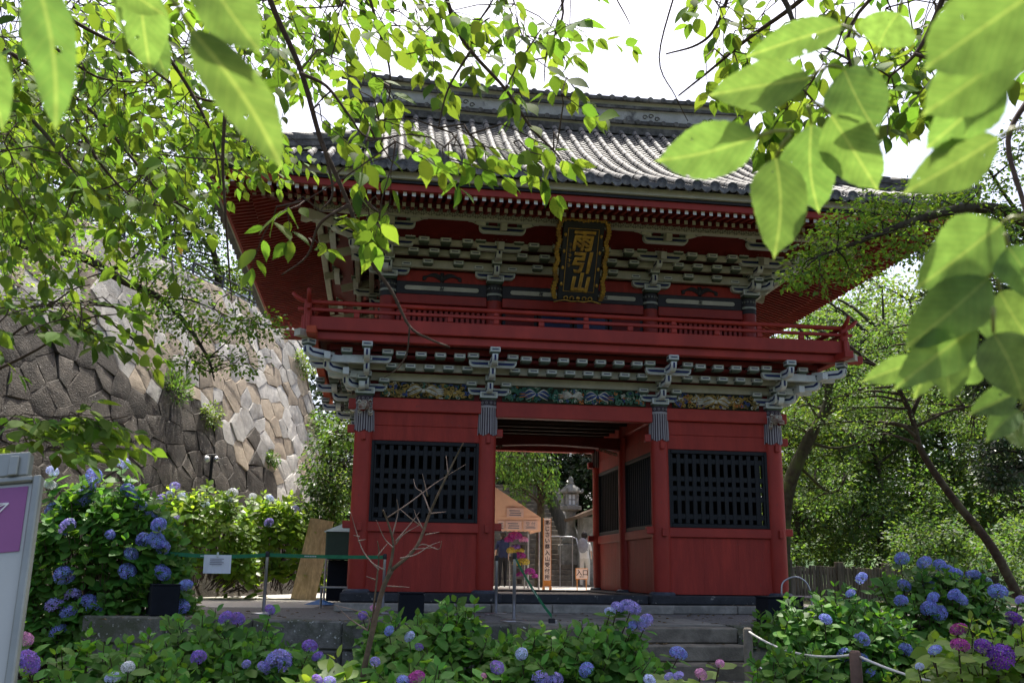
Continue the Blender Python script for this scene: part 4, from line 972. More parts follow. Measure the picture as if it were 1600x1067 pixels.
# courtyard behind the gate
M_YARD = mat("pale_yard_gravel", (0.42, 0.40, 0.36), 0.9, 0.3, 50, 0.5, 90, 0.1, col2=(0.34, 0.32, 0.28))
mb = MB(); mb.box(-3.4, 4.5, DEP + .3, 16, TZ + .004, -.06); struct(mb.obj("courtyard", M_YARD))
mb = MB(); mb.prism([(-13, .8), (-3.9, .8), (-3.6, 4.4), (-3.6, 20), (-13, 20)], lambda a, b, t: (a, b, t), TZ - .01, TZ + .006); struct(mb.obj("side_yard", M_YARD))
# ================================================================== stone retaining wall
M_ST1 = mat("pale_granite_block", (0.42, 0.405, 0.37), 0.85, 0.28, 8, 0.9, 38, 0.2, col2=(0.29, 0.27, 0.235), rnd=.25, fac2=(.48, .7))
M_ST2 = mat("tan_granite_block", (0.34, 0.285, 0.215), 0.85, 0.3, 8, 0.9, 38, 0.2, col2=(0.27, 0.225, 0.17), rnd=.2, fac2=(.48, .7))
M_ST3 = mat("stained_shaded_block", (0.078, 0.067, 0.054), 0.8, 0.4, 8, 1.0, 34, 0.3, col2=(0.04, 0.035, 0.028), rnd=.25, spots=((0.30, 0.29, 0.27), 26, .66))  # brown stain, darkened further to paint in tree shade
Pb = at(440, 500, 12.0); ZT = Pb.z; Pa = atz(200, 380, ZT)
tW = Vector((Pb.x - Pa.x, Pb.y - Pa.y, 0)).normalized(); nW = Vector((tW.y, -tW.x, 0)); BAT = .26
wall = empty("stone_wall", tuple(Vector((Pa.x, Pa.y, TZ)) + nW * BAT * (ZT - TZ)), "tall sloping retaining wall of polygonal granite blocks left of the gate", "wall")
WO = wall.location.copy(); HW = ZT - TZ
def wpt(s, h, o): return tW * s + Vector((0, 0, h)) + nW * (o - BAT * h)
S0, S1 = -6.5, 7.6
def send(h): return S1 + .0 * h
mb = MB(); mb.prism([(S0, -.6), (S1 - .02, -.6), (S1 - .02, HW - .03), (S0, HW - .03)], lambda a, b, t: tuple(wpt(a, b, t)), -2.2, -.05); mb.obj("wall_core", mat("joint_earth", (0.035, 0.03, 0.022), 0.95, 0.4, 8, 0.4, 30, 0.1), wall)
rg = random.Random(5); seeds = []; h = .15; row = 0
while h < HW + .3:
    dh = .45 - .05 * min(1, h / HW); s = S0 - .5 + rg.uniform(0, .4)
    while s < S1 + .5:
        ds = rg.uniform(.34, .86) * (1.05 if h < 2.5 else .86); seeds.append((s + rg.uniform(-.12, .12), h + rg.uniform(-.21, .21))); s += ds
    h += dh; row += 1
def clip(poly, px_, py_, nx, ny):
    out = []
    for i in range(len(poly)):
        a, b = poly[i], poly[(i + 1) % len(poly)]; da = (a[0] - px_) * nx + (a[1] - py_) * ny; db = (b[0] - px_) * nx + (b[1] - py_) * ny
        if da <= 0: out.append(a)
        if (da < 0) != (db < 0) and abs(da - db) > 1e-9: t = da / (da - db); out.append((a[0] + (b[0] - a[0]) * t, a[1] + (b[1] - a[1]) * t))
    return out
def inset(P, d):
    n = len(P); cx = sum(p[0] for p in P) / n; cy = sum(p[1] for p in P) / n; out = []
    for p in P:
        v = Vector((p[0] - cx, p[1] - cy)); L = v.length; out.append((cx + v.x * max(.2, 1 - d / L), cy + v.y * max(.2, 1 - d / L)))
    return out
for i, (sx, sh) in enumerate(seeds):
    P = [(S0, -.3), (S1, -.3), (S1, HW), (S0, HW)]
    near = sorted(((sx - a) ** 2 + (sh - b) ** 2, a, b) for j, (a, b) in enumerate(seeds) if j != i)[:16]
    for _, a, b in near:
        mx, my = (sx + a) / 2 , (sh + b) / 2; P = clip(P, mx, my, a - sx, b - sh)
        if len(P) < 3: break
    if len(P) < 3: continue
    Q = []                                                      # merge tiny edges
    for p in P:
        if not Q or (Vector(p) - Vector(Q[-1])).length > .05: Q.append(p)
    if len(Q) > 2 and (Vector(Q[0]) - Vector(Q[-1])).length < .05: Q.pop()
    if len(Q) < 3: continue
    A0 = inset(Q, .003); R = [];                                 # roughen the outline
    for k in range(len(A0)):
        a, b = Vector(A0[k]), Vector(A0[(k + 1) % len(A0)]); R.append(tuple(a)); m = (a + b) / 2
        if (b - a).length > .3: R.append((m.x + rg.uniform(-.014, .014), m.y + rg.uniform(-.014, .014)))
    out = rg.uniform(.02, .055); B1 = inset(R, .009); B2 = inset(R, .11); n = len(R); mb = MB()
    tx, ty = rg.uniform(-.12, .12), rg.uniform(-.10, .14)
    f = lambda p, o: tuple(wpt(p[0], p[1], o + (p[0] - sx) * tx * .6 + (p[1] - sh) * ty * .5))
    vs = [tuple(wpt(p[0], p[1], -.12)) for p in R] + [f(p, out - .012) for p in R] + [f(p, out + rg.uniform(-.012, .008)) for p in B1] + [f(p, out + .004 + rg.uniform(-.012, .012)) for p in B2]
    fs = [(r * n + k, r * n + (k + 1) % n, (r + 1) * n + (k + 1) % n, (r + 1) * n + k) for r in range(3) for k in range(n)] + [tuple(3 * n + k for k in range(n))]
    mb.add(vs, fs)
    lim = 4.6 - .36 * (sx) + rg.gauss(0, .45)  # line below which stones take the stained and shaded tone
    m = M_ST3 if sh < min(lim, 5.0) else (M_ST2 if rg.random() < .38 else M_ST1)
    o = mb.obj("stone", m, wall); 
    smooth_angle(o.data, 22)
mb = MB(); mb.prism([(S0, HW - .02), (S1, HW - .02), (S1, HW + .08), (S0, HW + .08)], lambda a, b, t: tuple(wpt(a, b, t)), -.7, -.03); mb.obj("coping", mat("dark_coping", (0.05, 0.05, 0.05), 0.7, 0.3, 6, 0.2, 30), wall)
# upper terrace behind the wall
mb = MB(); c0 = WO + wpt(S0, HW - .05, -.4); c1 = WO + wpt(S1, HW - .05, -.4); 
mb.add([tuple(c0), tuple(c1), tuple(c1 - nW * 40), tuple(c0 - nW * 40), tuple(c1 + tW * .0 - Vector((0, 0, 6.2)) ), tuple(c1 - nW * 40 - Vector((0, 0, 6.2)))], [(0, 1, 2, 3), (1, 4, 5, 2)]); struct(mb.obj("upper_terrace", M_SOIL))
# guard rail along the wall top
M_RAIL = mat("dark_metal_rail", (0.03, 0.03, 0.035), 0.45, 0.2, 8, 0.05, 40, 0.4)
gr = empty("guard_rail", tuple(WO + wpt(2.0, HW + .08, -.35)), "dark metal guard rail along the top of the stone wall", "railing"); g0 = wpt(2.0, HW + .08, -.35)
for z in (.22, .45): mb = MB(); mb.tube([wpt(S0, HW + .08 + z, -.35) + nW * BAT * z - g0, wpt(S1 - .1, HW + .08 + z, -.35) + nW * BAT * z - g0], .025, 8); mb.obj("rail", M_RAIL, gr)
for k in range(10):
    s = S0 + .3 + k * 1.3; mb = MB(); mb.tube([wpt(s, HW + .05, -.35) - g0, wpt(s, HW + .60, -.35) + nW * BAT * .55 - g0], .03, 8); mb.obj("post", M_RAIL, gr)
# yellow lantern on a post and white fence above the wall
p = at(281, 392, 8.5); M_YEL = mat("yellow_lantern", (0.75, 0.42, 0.03), 0.6, 0.15, 8, 0.05)
ln = empty("paper_lantern", tuple(p - Vector((0, 0, .45))), "small yellow lantern hanging above the stone wall", "lantern")
mb = MB(); mb.lathe([(.03, .32), (.06, .36), (.075, .46), (.07, .56), (.045, .62), (.03, .63)], 14); mb.obj("shade", M_YEL, ln, True); mb = MB(); mb.tube([(0, 0, .63), (0, 0, .75), (-.18, 0, .78)], .008, 5); mb.tube([(-.18, 0, -.4), (-.18, 0, .8)], .015, 6); mb.obj("hook", M_RAIL, ln)
M_WPNT = mat("white_paint", (0.72, 0.74, 0.74), 0.5, 0.08, 6, 0.03)
p = at(400, 496, 12.4); wf = empty("white_fence", tuple(p), "white metal fence at the end of the stone wall top", "fence")
for k in range(7): mb = MB(); mb.box(-.9 + k * .28, -.86 + k * .28, -.02, .02, 0, .62); mb.obj("baluster", M_WPNT, wf)
for z in (.08, .58): mb = MB(); mb.box(-.92, .86, -.03, -.021, z, z + .06); mb.obj("rail", M_WPNT, wf)
mb = MB(); mb.prism([(4.6, 5.2), (60, 5.2), (60, 58), (4.6, 58)], lambda a, b, t: (a, b, t), TZ - .02, TZ + .006); struct(mb.obj("forest_floor", mat("leaf_litter", (0.055, 0.05, 0.028), .95, .5, 5, .6, 30, .1, col2=(0.035, 0.055, 0.02))))
# ================================================================== wooden fence on the right
M_WOOD = mat("weathered_wood", (0.15, 0.125, 0.10), 0.85, 0.35, 5, 0.3, 30, 0.1, streak=(6, 6, .6), rnd=.25, col2=(0.08, 0.07, 0.055))
fp0 = at(1228, 938, 7.2); fp1 = at(1395, 938, 9.0); fp0.z = fp1.z = TZ; t = (fp1 - fp0).normalized()
fe = empty("board_fence", tuple(fp0), "low fence of upright weathered boards at the edge of the wood", "fence"); x = 0; Lf = (fp1 - fp0).length + 5
k = 0
while x < Lf:
    w = .10 + random.uniform(-.01, .01); hgt = .80 + random.uniform(-.03, .03); post = (k % 14 == 0)
    m2 = MB(); m2.cbox(x, x + (w if not post else .24), -.05 if post else -.012, .05 if post else .012, -.05, hgt + (.12 if post else 0), .006); m2.v = [tuple(t * v[0] + Vector((t.y, -t.x, 0)) * v[1] + Vector((0, 0, v[2]))) for v in m2.v]; m2.obj("post" if post else "board", M_WOOD, fe); x += (.26 if post else w + .025); k += 1
for z in (.18, .62): m2 = MB(); m2.box(0, Lf, -.055, -.016, z, z + .08); m2.v = [tuple(t * v[0] - Vector((t.y, -t.x, 0)) * -v[1] + Vector((0, 0, v[2]))) for v in m2.v]; m2.obj("rail", M_WOOD, fe)
# ================================================================== objects on the terrace
M_STEEL = mat("brushed_steel", (0.45, 0.45, 0.46), 0.35, 0.15, 10, 0.05, 60, 0.5, metal=0.9)
M_BPL = mat("black_plastic", (0.012, 0.012, 0.014), 0.5, 0.2, 10, 0.04, 60, 0.4)
M_BELT = mat("green_belt", (0.02, 0.16, 0.07), 0.6, 0.2, 10, 0.05, 60, 0.25)
M_BELTW = mat("belt_print", (0.5, 0.55, 0.5), 0.7, 0.1)
M_BOX = mat("matte_black_cover", (0.009, 0.011, 0.016), 0.75, 0.25, 5, 0.08, 30, 0.15)
def stanchion(px_, py_, H, label, Y=None, z=TZ):
    p = at(px_, py_, Y) if Y is not None else atz(px_, py_, z); p.z = z
    o = empty("belt_stanchion", tuple(p), label, "stanchion", "belt barrier posts")
    mb = MB(); mb.lathe([(.16, 0), (.165, .008), (.15, .018), (.03, .024), (.022, .03)], 24); mb.obj("base", M_STEEL, o, True)
    mb = MB(); mb.lathe([(.021, .02), (.021, H - .06), (.021, H - .055)], 12); mb.obj("pole", M_STEEL, o, True)
    mb = MB(); mb.lathe([(.026, H - .075), (.028, H - .07), (.028, H - .01), (.022, H)], 14); mb.obj("belt_head", M_BPL, o, True); return p
def belt(p0, p1, name_label, sag=.03, w=.024, twist=0):
    p0 = Vector(p0); p1 = Vector(p1); o = empty("barrier_belt", tuple(p0), name_label, "belt", "green barrier belts"); n = 12; mb = MB(); vs = []
    d = (p1 - p0); side = Vector((d.y, -d.x, 0)).normalized() * .0015
    for i in range(n + 1):
        u = i / n; c = d * u - Vector((0, 0, sag * 4 * u * (1 - u)))
        for q in ((-1, -1), (1, -1), (1, 1), (-1, 1)): vs.append(c + side * q[0] + Vector((0, 0, w * q[1])))
    mb.add(vs, [tuple(i * 4 + x for x in (j, (j + 1) % 4)) + tuple((i + 1) * 4 + x for x in ((j + 1) % 4, j)) for i in range(n) for j in range(4)] + [(3, 2, 1, 0), tuple(n * 4 + x for x in range(4))]); mb.obj("strap", M_BELT, o)
    L = d.length; k = 0; s_ = .5
    while s_ < L - .3:
        u = s_ / L; c = d * u - Vector((0, 0, sag * 4 * u * (1 - u))); mb = MB(); dn = d.normalized()
        sv = side.normalized() * .0022
        if (CAM - (p0 + c)).dot(sv) < 0: sv = -sv
        for q in range(7): a = c + dn * (q * .024); mb.add([a + sv + Vector((0, 0, -.008)), a + sv + dn * .017 + Vector((0, 0, -.008)), a + sv + dn * .017 + Vector((0, 0, .008)), a + sv + Vector((0, 0, .008))], [(0, 1, 2, 3)])
        mb.obj("belt_print", M_BELTW, o); s_ += .9
    return o
HS = .80
sA = stanchion(412, 950, HS, "steel belt post on the gravel beside the leaning board", Y=-1.3)
sB = stanchion(598, 950, HS, "steel belt post in front of the left lattice window", Y=-.75)
sC = stanchion(775, 952, HS, "thin steel belt post against the passage column", Y=-.95)
sD = stanchion(803, 970, HS, "steel belt post at the head of the stone steps", Y=-2.85)
sE = stanchion(243, 952, HS, "steel belt post hidden among the tall blue hydrangea", Y=-2.0)
top = Vector((0, 0, HS - .045))
belt(sE + top, sA + top, "green barrier belt carrying a white paper notice", .035)
belt(sA + top, sB + top, "green barrier belt ending in front of the red gate wall", .01)
pE = at(862, 968, -3.55); lowp = empty("belt_wall_clip", tuple(Vector((pE.x, pE.y, TZ))), "short black belt post at the edge of the steps", "post")
mb = MB(); mb.cbox(-.035, .035, -.035, .035, -.28, .07, .006); mb.obj("post", M_BPL, lowp); mb = MB(); mb.cbox(.037, .06, -.02, .02, -.24, .05, .004); mb.obj("clip", M_STEEL, lowp)
mb = MB(); mb.tube([(.05, -.02, -.16), (.14, -.06, -.18), (.24, -.12, -.23)], .009, 6); mb.obj("chain", M_STEEL, lowp)
belt(sD + top, pE + Vector((0, 0, .04)), "green barrier belt slanting down to the steps", .04, .022)
# notice on the belt
M_PAPER = mat("paper", (0.74, 0.76, 0.82), 0.8, 0.05, 5, 0.02)
M_INK = mat("grey_ink", (0.22, 0.23, 0.27), 0.8, 0.1)
pn = at(341, 864, -1.72); nt_ = empty("paper_notice", tuple(pn), "white paper notice clipped to the green belt", "notice")
mb = MB(); vs = []
for i in range(7):
    for j in range(2): vs.append((-.17 + .34 * i / 6, -.012 * math.sin(i * 1.1) - .012 + .02 * (j == 0), -.02 - .23 * (1 - j)))
mb.add(vs, [(i * 2, (i + 1) * 2, (i + 1) * 2 + 1, i * 2 + 1) for i in range(6)]); mb.obj("sheet", M_PAPER, nt_)
mb = MB()
for k in range(4): mb.box(-.09, .08 - .02 * (k % 2), -.031, -.029, -.075 - k * .022, -.066 - k * .022)
mb.obj("printed_lines", M_INK, nt_)
mb = MB(); mb.cbox(-.012, .012, -.035, -.006, -.05, .012, .003); mb.obj("clip", mat("clear_clip", (.6, .65, .6), .3, .05), nt_)
def cover(px0, px1, pyb, pyt, Y, label, depth=.36, rz=0.0):
    a = at(px0, pyb, Y); b = at(px1, pyb, Y); tz = at((px0 + px1) / 2, pyt, Y).z; w = (b - a).length; hh = tz - TZ
    o = empty("black_box", tuple(((a + b) / 2).to_2d().to_3d() + Vector((0, depth / 2, TZ + .012))), label, "box", "black boxes along the terrace edge", rz)
    mb = MB(); mb.cbox(-w / 2, w / 2, -depth / 2, depth / 2, 0, hh - .03, .012); mb.obj("body", M_BOX, o)
    mb = MB(); mb.cbox(-w / 2 - .004, w / 2 + .004, -depth / 2 - .004, depth / 2 + .004, hh - .0295, hh - .012, .005); mb.obj("lid", M_BOX, o); return o
cover(226, 270, 962, 912, -2.35, "matt black box on the kerb in front of the tall blue hydrangea", .34, .35)
cover(622, 662, 973, 925, -3.4, "matt black box on the kerb before the red gate wall", .3)
cover(1202, 1258, 978, 932, -3.35, "matt black box on the terrace corner beside the steel hoop", .4)
# steel hoop rail by the right corner
hp = at(1250, 962, -1.8); hp.z = TZ; hoop = empty("hoop_rail", tuple(hp), "thin steel hoop standing at the gate's right corner", "railing")
mb = MB(); mb.tube(crv([(-.25, 0, .30), (-.22, 0, .48), (-.05, 0, .56), (.10, 0, .50), (.17, 0, .34), (.18, 0, .0)], 5), .012, 7); mb.obj("hoop", M_STEEL, hoop, True)
mb = MB(); mb.cbox(-.24, .16, -.03, .03, .28, .31, .005); mb.obj("crossbar", mat("pinkish_bar", (.45, .32, .28), .6, .2), hoop)
# leaning board, dark green tent, stool behind the gate's left corner
lb0 = at(474, 922, 4.6); lb0.z = TZ + .005; lbt = at(503, 812, 5.1); brd = empty("leaning_board", tuple(lb0), "wide plank leaning upright beside the red gate", "board")
d = lbt - lb0; tt = Vector((1, 0, 0)); nn = d.cross(tt).normalized(); tt = nn.cross(d).normalized() * -1
mb = MB(); mb.obox(d / 2, tt * .23, nn * .02, d / 2); mb.obj("plank", mat("sunlit_plank", (0.55, 0.40, 0.19), 0.75, 0.3, 5, 0.25, 30, 0.15, streak=(5, 5, .5), col2=(0.38, 0.27, 0.12)), brd)  # plank colour brightened in place of sun on its front
M_TENTG = mat("dark_green_canvas", (0.045, 0.075, 0.05), 0.7, 0.2, 4, 0.1, 30); M_TENTL = mat("pale_green_canvas", (0.55, 0.66, 0.58), 0.7, 0.1, 4, 0.05)
tb = at(535, 930, 2.6); tb.z = TZ; tg = empty("green_canopy", tuple(tb), "dark green canopy tent with pale roof behind the gate corner", "tent")
mb = MB(); mb.cbox(-.32, .9, -.3, .9, .75, 1.22, .02); mb.obj("side_curtain", M_TENTG, tg); mb = MB(); mb.add([(-.36, -.34, 1.21), (.94, -.34, 1.21), (.94, .94, 1.21), (-.36, .94, 1.21), (.3, .3, 1.52)], [(0, 1, 4), (1, 2, 4), (2, 3, 4), (3, 0, 4), (3, 2, 1, 0)]); mb.obj("roof", M_TENTL, tg)
for x, y in ((-.3, -.28), (.88, -.28), (-.3, .88), (.88, .88)): mb = MB(); mb.tube([(x, y, 0), (x, y, .76)], .018, 7); mb.obj("leg", M_STEEL, tg)
mb = MB(); mb.cbox(-.28, .86, .1, .86, .05, .74, .02); mb.obj("curtain_back", M_BOX, tg)
sp = at(522, 938, .9); sp.z = TZ; st = empty("metal_stool", tuple(sp), "low metal stool frame on the gravel beside the gate foot", "stool")
for x, y in ((-.2, -.13), (.2, -.13), (-.2, .13), (.2, .13)): mb = MB(); mb.tube([(x, y, 0), (x, y, .30)], .012, 6); mb.obj("leg", M_STEEL, st)
mb = MB(); mb.cbox(-.22, .22, -.15, .15, .30, .325, .006); mb.obj("seat", M_STEEL, st)
mb = MB(); bl = at(500, 931, 2.2); bl.z = TZ + .01; mb.add([(-.25, -.1, 0), (.2, -.16, 0), (.28, .1, 0), (-.1, .18, 0), (0, 0, .09), (.1, .05, .06)], [(0, 1, 4), (1, 2, 5), (1, 5, 4), (2, 3, 5), (3, 4, 5), (3, 0, 4)]); tag(mb.obj("blue_sheet", mat("blue_tarp", (.03, .14, .35), .5, .2), None, loc=bl), "crumpled blue sheet lying on the gravel beside the leaning board", "tarp")
# floodlight on a pole in front of the stone wall
fl = at(322, 800, 6.4); fl.z = TZ; tz = at(325, 712, 6.4).z - TZ; fo = empty("floodlight_pole", tuple(fl), "black pole with two white spotlights before the stone wall", "lamp")
mb = MB(); mb.tube([(0, 0, 0), (0.03, 0, tz)], .035, 8); mb.obj("pole", M_BPL, fo); mb = MB(); mb.tube([(-.09, 0, tz + .02), (.11, 0, tz + .03)], .016, 6); mb.obj("crossbar", M_BPL, fo)
for x, a in ((-.07, .5), (.12, -.3)): mb = MB(); mb.tube([(x - .03, .02, tz - .01), (x, -.03, tz - .05), (x + .01 + a * .02, -.10, tz - .10)], [.03, .05, .055], 10); mb.obj("lamp_head", M_WPNT if x < 0 else M_STEEL, fo, True)
# information board at far left
sbp = at(30, 1000, -11.75); sb = empty("sign_board", (sbp.x, sbp.y, -1.3), "white standing board with purple heading and grey metal frame", "sign")
bt = at(66, 745, -11.75); bb = at(22, 1067, -11.9); bl_ = bt + CR * -1.05; SBO = Vector(sb.location)
up = (bt - bb).normalized(); bb2 = bt - up * 1.35; rt = (CR - up * CR.dot(up)).normalized(); rt = (rt + Vector((0, .12, 0))).normalized(); nrm = rt.cross(up).normalized()
if nrm.dot(CAM - bt) < 0: nrm = -nrm
def sbx(name, m, a0, a1, h0, h1, o0, o1):
    m2 = MB(); m2.cbox(a0, a1, o0, o1, h0, h1, .004); m2.v = [tuple(bt + rt * v[0] - up * v[2] * 1.0 + nrm * v[1] - SBO) for v in m2.v]; return m2.obj(name, m, sb)
M_SGW = mat("sign_white", (0.40, 0.43, 0.42), 0.45, 0.05, 4, 0.02); M_SGP = mat("sign_purple", (0.24, 0.085, 0.22), 0.45, 0.06, 4, 0.02); M_SGF = mat("sign_frame_grey", (0.26, 0.28, 0.26), 0.45, 0.1, 8, 0.04, metal=.5)
sbx("panel", M_SGW, -.80, -.018, .018, 1.33, 0, .008); hd = sbx("heading", M_SGP, -.79, -.030, .028, .215, .0085, .011)
sbx("frame_side", M_SGF, -.018, .004, 0, 1.35, -.012, .022); sbx("frame_top", M_SGF, -.82, -.0185, 0, .0175, -.012, .022); sbx("frame_side", M_SGF, -.842, -.8205, 0, 1.35, -.012, .022)
sbx("clamp", M_SGF, -.28, -.035, -.075, -.002, -.02, .018); sbx("clamp", M_SGF, -.085, -.06, -.06, -.001, .0185, .03)
mb = MB()
def seg(a, b):
    A = bt + rt * a[0] - up * a[1] + nrm * .0125 - SBO; B_ = bt + rt * b[0] - up * b[1] + nrm * .0125 - SBO; mb.tube([A, B_], .0022, 4)
for a, b in (((-.20, .075), (-.075, .075)), ((-.075, .075), (-.13, .14)), ((-.13, .14), (-.22, .17)), ((-.075, .075), (-.22, .12))): seg(a, b)
mb.obj("line_drawing", M_WPNT, sb)
for a in (-.6, -.1): m2 = MB(); m2.tube([bt + rt * a - up * 1.35 - SBO, (bt + rt * a - up * 1.35 - SBO) * 1.0 + Vector((0, .02, -.45))], .02, 6); m2.obj("leg", M_SGF, sb)
# rope fence along the right-hand planting
M_ROPE = mat("white_rope", (0.62, 0.60, 0.55), 0.8, 0.2, 30, 0.2); M_POST = mat("brown_post", (0.13, 0.08, 0.06), 0.85, 0.3, 8, 0.2)
rp = [at(1168, 1040, -5.0), at(1336, 1080, -7.2), at(1640, 1120, -8.4)]
tops = [at(1168, 985, -5.0), at(1336, 1022, -7.2), at(1640, 1075, -8.4)]; lows = [at(1168, 1030, -5.0), at(1336, 1072, -7.2), at(1640, 1130, -8.4)]
lbl = ["grey-brown rope post beside the step wall", "brown wooden rope post among the right-hand hydrangeas", "brown rope post past the purple hydrangea"]
for i, p in enumerate(tops):
    o = empty("rope_post", (p.x, p.y, -1.3), lbl[i], "post", "rope fence posts"); mb = MB(); hh = p.z + 1.3 + .03; mb.lathe([(.05, 0), (.045, hh - .02), (.03, hh)], 12); mb.obj("post", M_POST if i else M_CONC, o, True)
    if i < 2:
        for nm, arr, sg in (("upper white rope sagging " + ("from the step wall to the brown post" if i == 0 else "from the brown post past the purple hydrangea"), tops, .10), ("lower white rope sagging " + ("from the step wall to the brown post" if i == 0 else "from the brown post past the purple hydrangea"), lows, .10)):
            a, b = arr[i], arr[i + 1]; mb = MB(); mb.tube([a.lerp(b, u) - Vector((0, 0, sg * 4 * u * (1 - u))) - a for u in np.linspace(0, 1, 14)], .011, 6); tag(mb.obj("rope", M_ROPE, None, True, a), nm, "rope", "white guide ropes")

# dry leaves and twigs blown over the terrace and steps
rg = random.Random(41); mb = MB()
for k in range(260):
    x, y = rg.uniform(-6, 3), rg.uniform(-3.6, -.7); z = TZ + .022
    if k % 4 == 0: st_ = rg.randrange(1, 4); x = rg.uniform(-1.2, .9); y = -3.775 - .31 * st_ - rg.uniform(.03, .28); z = TZ + .007 - .165 * st_
    a = rg.uniform(0, 6.28); L = rg.uniform(.025, .05); c, s = math.cos(a), math.sin(a); h = rg.uniform(.004, .015)
    mb.add([(x - c * L, y - s * L, z), (x - s * L * .4, y + c * L * .4, z + h), (x + c * L, y + s * L, z + .003), (x + s * L * .4, y - c * L * .4, z + h)], [(0, 2, 1), (0, 3, 2)])
stuff(mb.obj("leaf_litter", mat("dry_leaf", (0.16, 0.10, 0.04), .9, .5, 40, .1), terr))
# ================================================================== things behind the gate
M_TPEACH = mat("peach_canvas", (0.80, 0.52, 0.36), 0.75, 0.1, 3, 0.06, 20)
ta = at(845, 808, 7.0); tl = empty("event_tent", (ta.x - 1.0, 7.0, -.06), "peach-coloured event tent with paper notices seen through the gate", "tent"); TO = Vector(tl.location)
apx = at(765, 755, 7.0); xr = ta.x; z1 = ta.z; hem = at(845, 830, 7.0).z
mb = MB(); xl = xr - 2.6; zc = z1 + (apx.z - z1) / (apx.x - ta.x) * (-(1.3)); 
zc = z1 + (z1 - apx.z) / (ta.x - apx.x) * -1.3 if False else z1 + (apx.z - z1) * 1.3 / (ta.x - apx.x)
vs = [(xl, 7.0, z1), (xr, 7.0, z1), (xr, 8.6, z1), (xl, 8.6, z1), ((xl + xr) / 2, 7.8, zc + .1), ((xl + xr) / 2, 7.0, zc)]
mb.add(vs, [(0, 1, 5), (1, 4, 5), (1, 2, 4), (2, 3, 4), (3, 0, 4), (0, 5, 4)]); mb.shift(-TO); mb.obj("roof", M_TPEACH, tl)
mb = MB(); n = 26
for k in range(n):
    x0 = xl + 2.6 * k / n; x1 = xl + 2.6 * (k + 1) / n; mb.add([(x0, 6.99, z1), (x1, 6.99, z1), (x1, 6.99, hem), ((x0 + x1) / 2, 6.99, hem - .015), (x0, 6.99, hem)], [(0, 1, 2, 3, 4)])
mb.add([(xr, 6.99, z1), (xr, 8.6, z1), (xr, 8.6, hem), (xr, 6.99, hem)], [(0, 1, 2, 3)]); mb.shift(-TO); mb.obj("valance", M_TPEACH, tl)
for x, y in ((xr - .03, 7.03), (xl + .03, 7.03), (xr - .03, 8.57), (xl + .03, 8.57)): mb = MB(); mb.tube([(x, y, -.06), (x, y, z1)], .022, 8); mb.shift(-TO); mb.obj("leg", M_STEEL, tl)
M_PINKP = mat("tinted_paper", (0.70, 0.50, 0.44), 0.8, 0.05)
for i, (a, b, c, d_, big) in enumerate(((792, 793, 818, 808, 0), (790, 813, 815, 828, 0), (818, 813, 840, 828, 1), (778, 813, 788, 828, 0))):
    p = at(a, b, 6.97); q = at(c, d_, 6.97); no = empty("tent_notice", tuple(Vector(((p.x + q.x) / 2, 6.975, q.z))), ["printed notice on the tent's sloping gable", "printed notice in the middle of the tent valance", "reception notice at the right end of the tent valance", "narrow notice at the left of the tent valance"][i], "notice", "notices on the event tent")
    w = (q.x - p.x) / 2; hh = p.z - q.z; mb = MB(); mb.box(-w, w, -.004, 0, 0, hh); mb.obj("sheet", M_PINKP, no)
    if big: inst("lettering", text_mesh("受 付", hh * .48, .0005, "lettering", M_INK), no, Matrix.Translation((0, -.006, hh * .66)))
    mb = MB()
    for k in range(3): mb.box(-w * .7 + .1 * w * (k % 2), w * .7 - .15 * w * (k == 2), -.006, -.0045, hh * (.16 + (.09 if big else .24) * k), hh * (.16 + (.09 if big else .24) * k + (.05 if big else .12)))
    mb.obj("printed_lines", M_INK, no)
# tall vertical sign
vt = at(855, 810, 6.4); vb = at(855, 921, 6.4); vs_ = empty("tall_sign", (vt.x, 6.4, -.06), "tall narrow reception sign with vertical writing on an orange foot", "sign"); hh = vt.z + .06; w = .075
M_SIGNP = mat("sign_pink_white", (0.72, 0.58, 0.52), 0.6, 0.05); M_SIGNO = mat("sign_orange_foot", (0.55, 0.22, 0.05), 0.6, 0.1)
mb = MB(); mb.cbox(-w, w, -.03, .03, .20, hh, .005); mb.obj("board", M_SIGNP, vs_); mb = MB(); mb.cbox(-w, w, -.031, .031, .07, .199, .005); mb.obj("foot", M_SIGNO, vs_)
mb = MB(); mb.cbox(-w - .012, -w - .001, -.032, .032, .07, hh + .008, .003); mb.obj("edge", M_SIGNO, vs_); mb = MB(); mb.cbox(w + .001, w + .012, -.032, .032, .07, hh + .008, .003); mb.obj("edge", M_SIGNO, vs_)
for s in (-1, 1): mb = MB(); mb.box(s * w - .012, s * w + .012, -.1, .1, 0, .069); mb.obj("leg", M_SIGNO, vs_)
M_TXT = mat("black_ink", (0.03, 0.02, 0.03), 0.7, 0.1)
chars = "あじさい祭入山受付所"; 
for k, ch in enumerate(chars):
    inst("character", text_mesh(ch, .115, .0006, "character", M_TXT, offset=.002), vs_, Matrix.Translation((0, -.0335, hh - .09 - (hh - .36) * k / 9)))
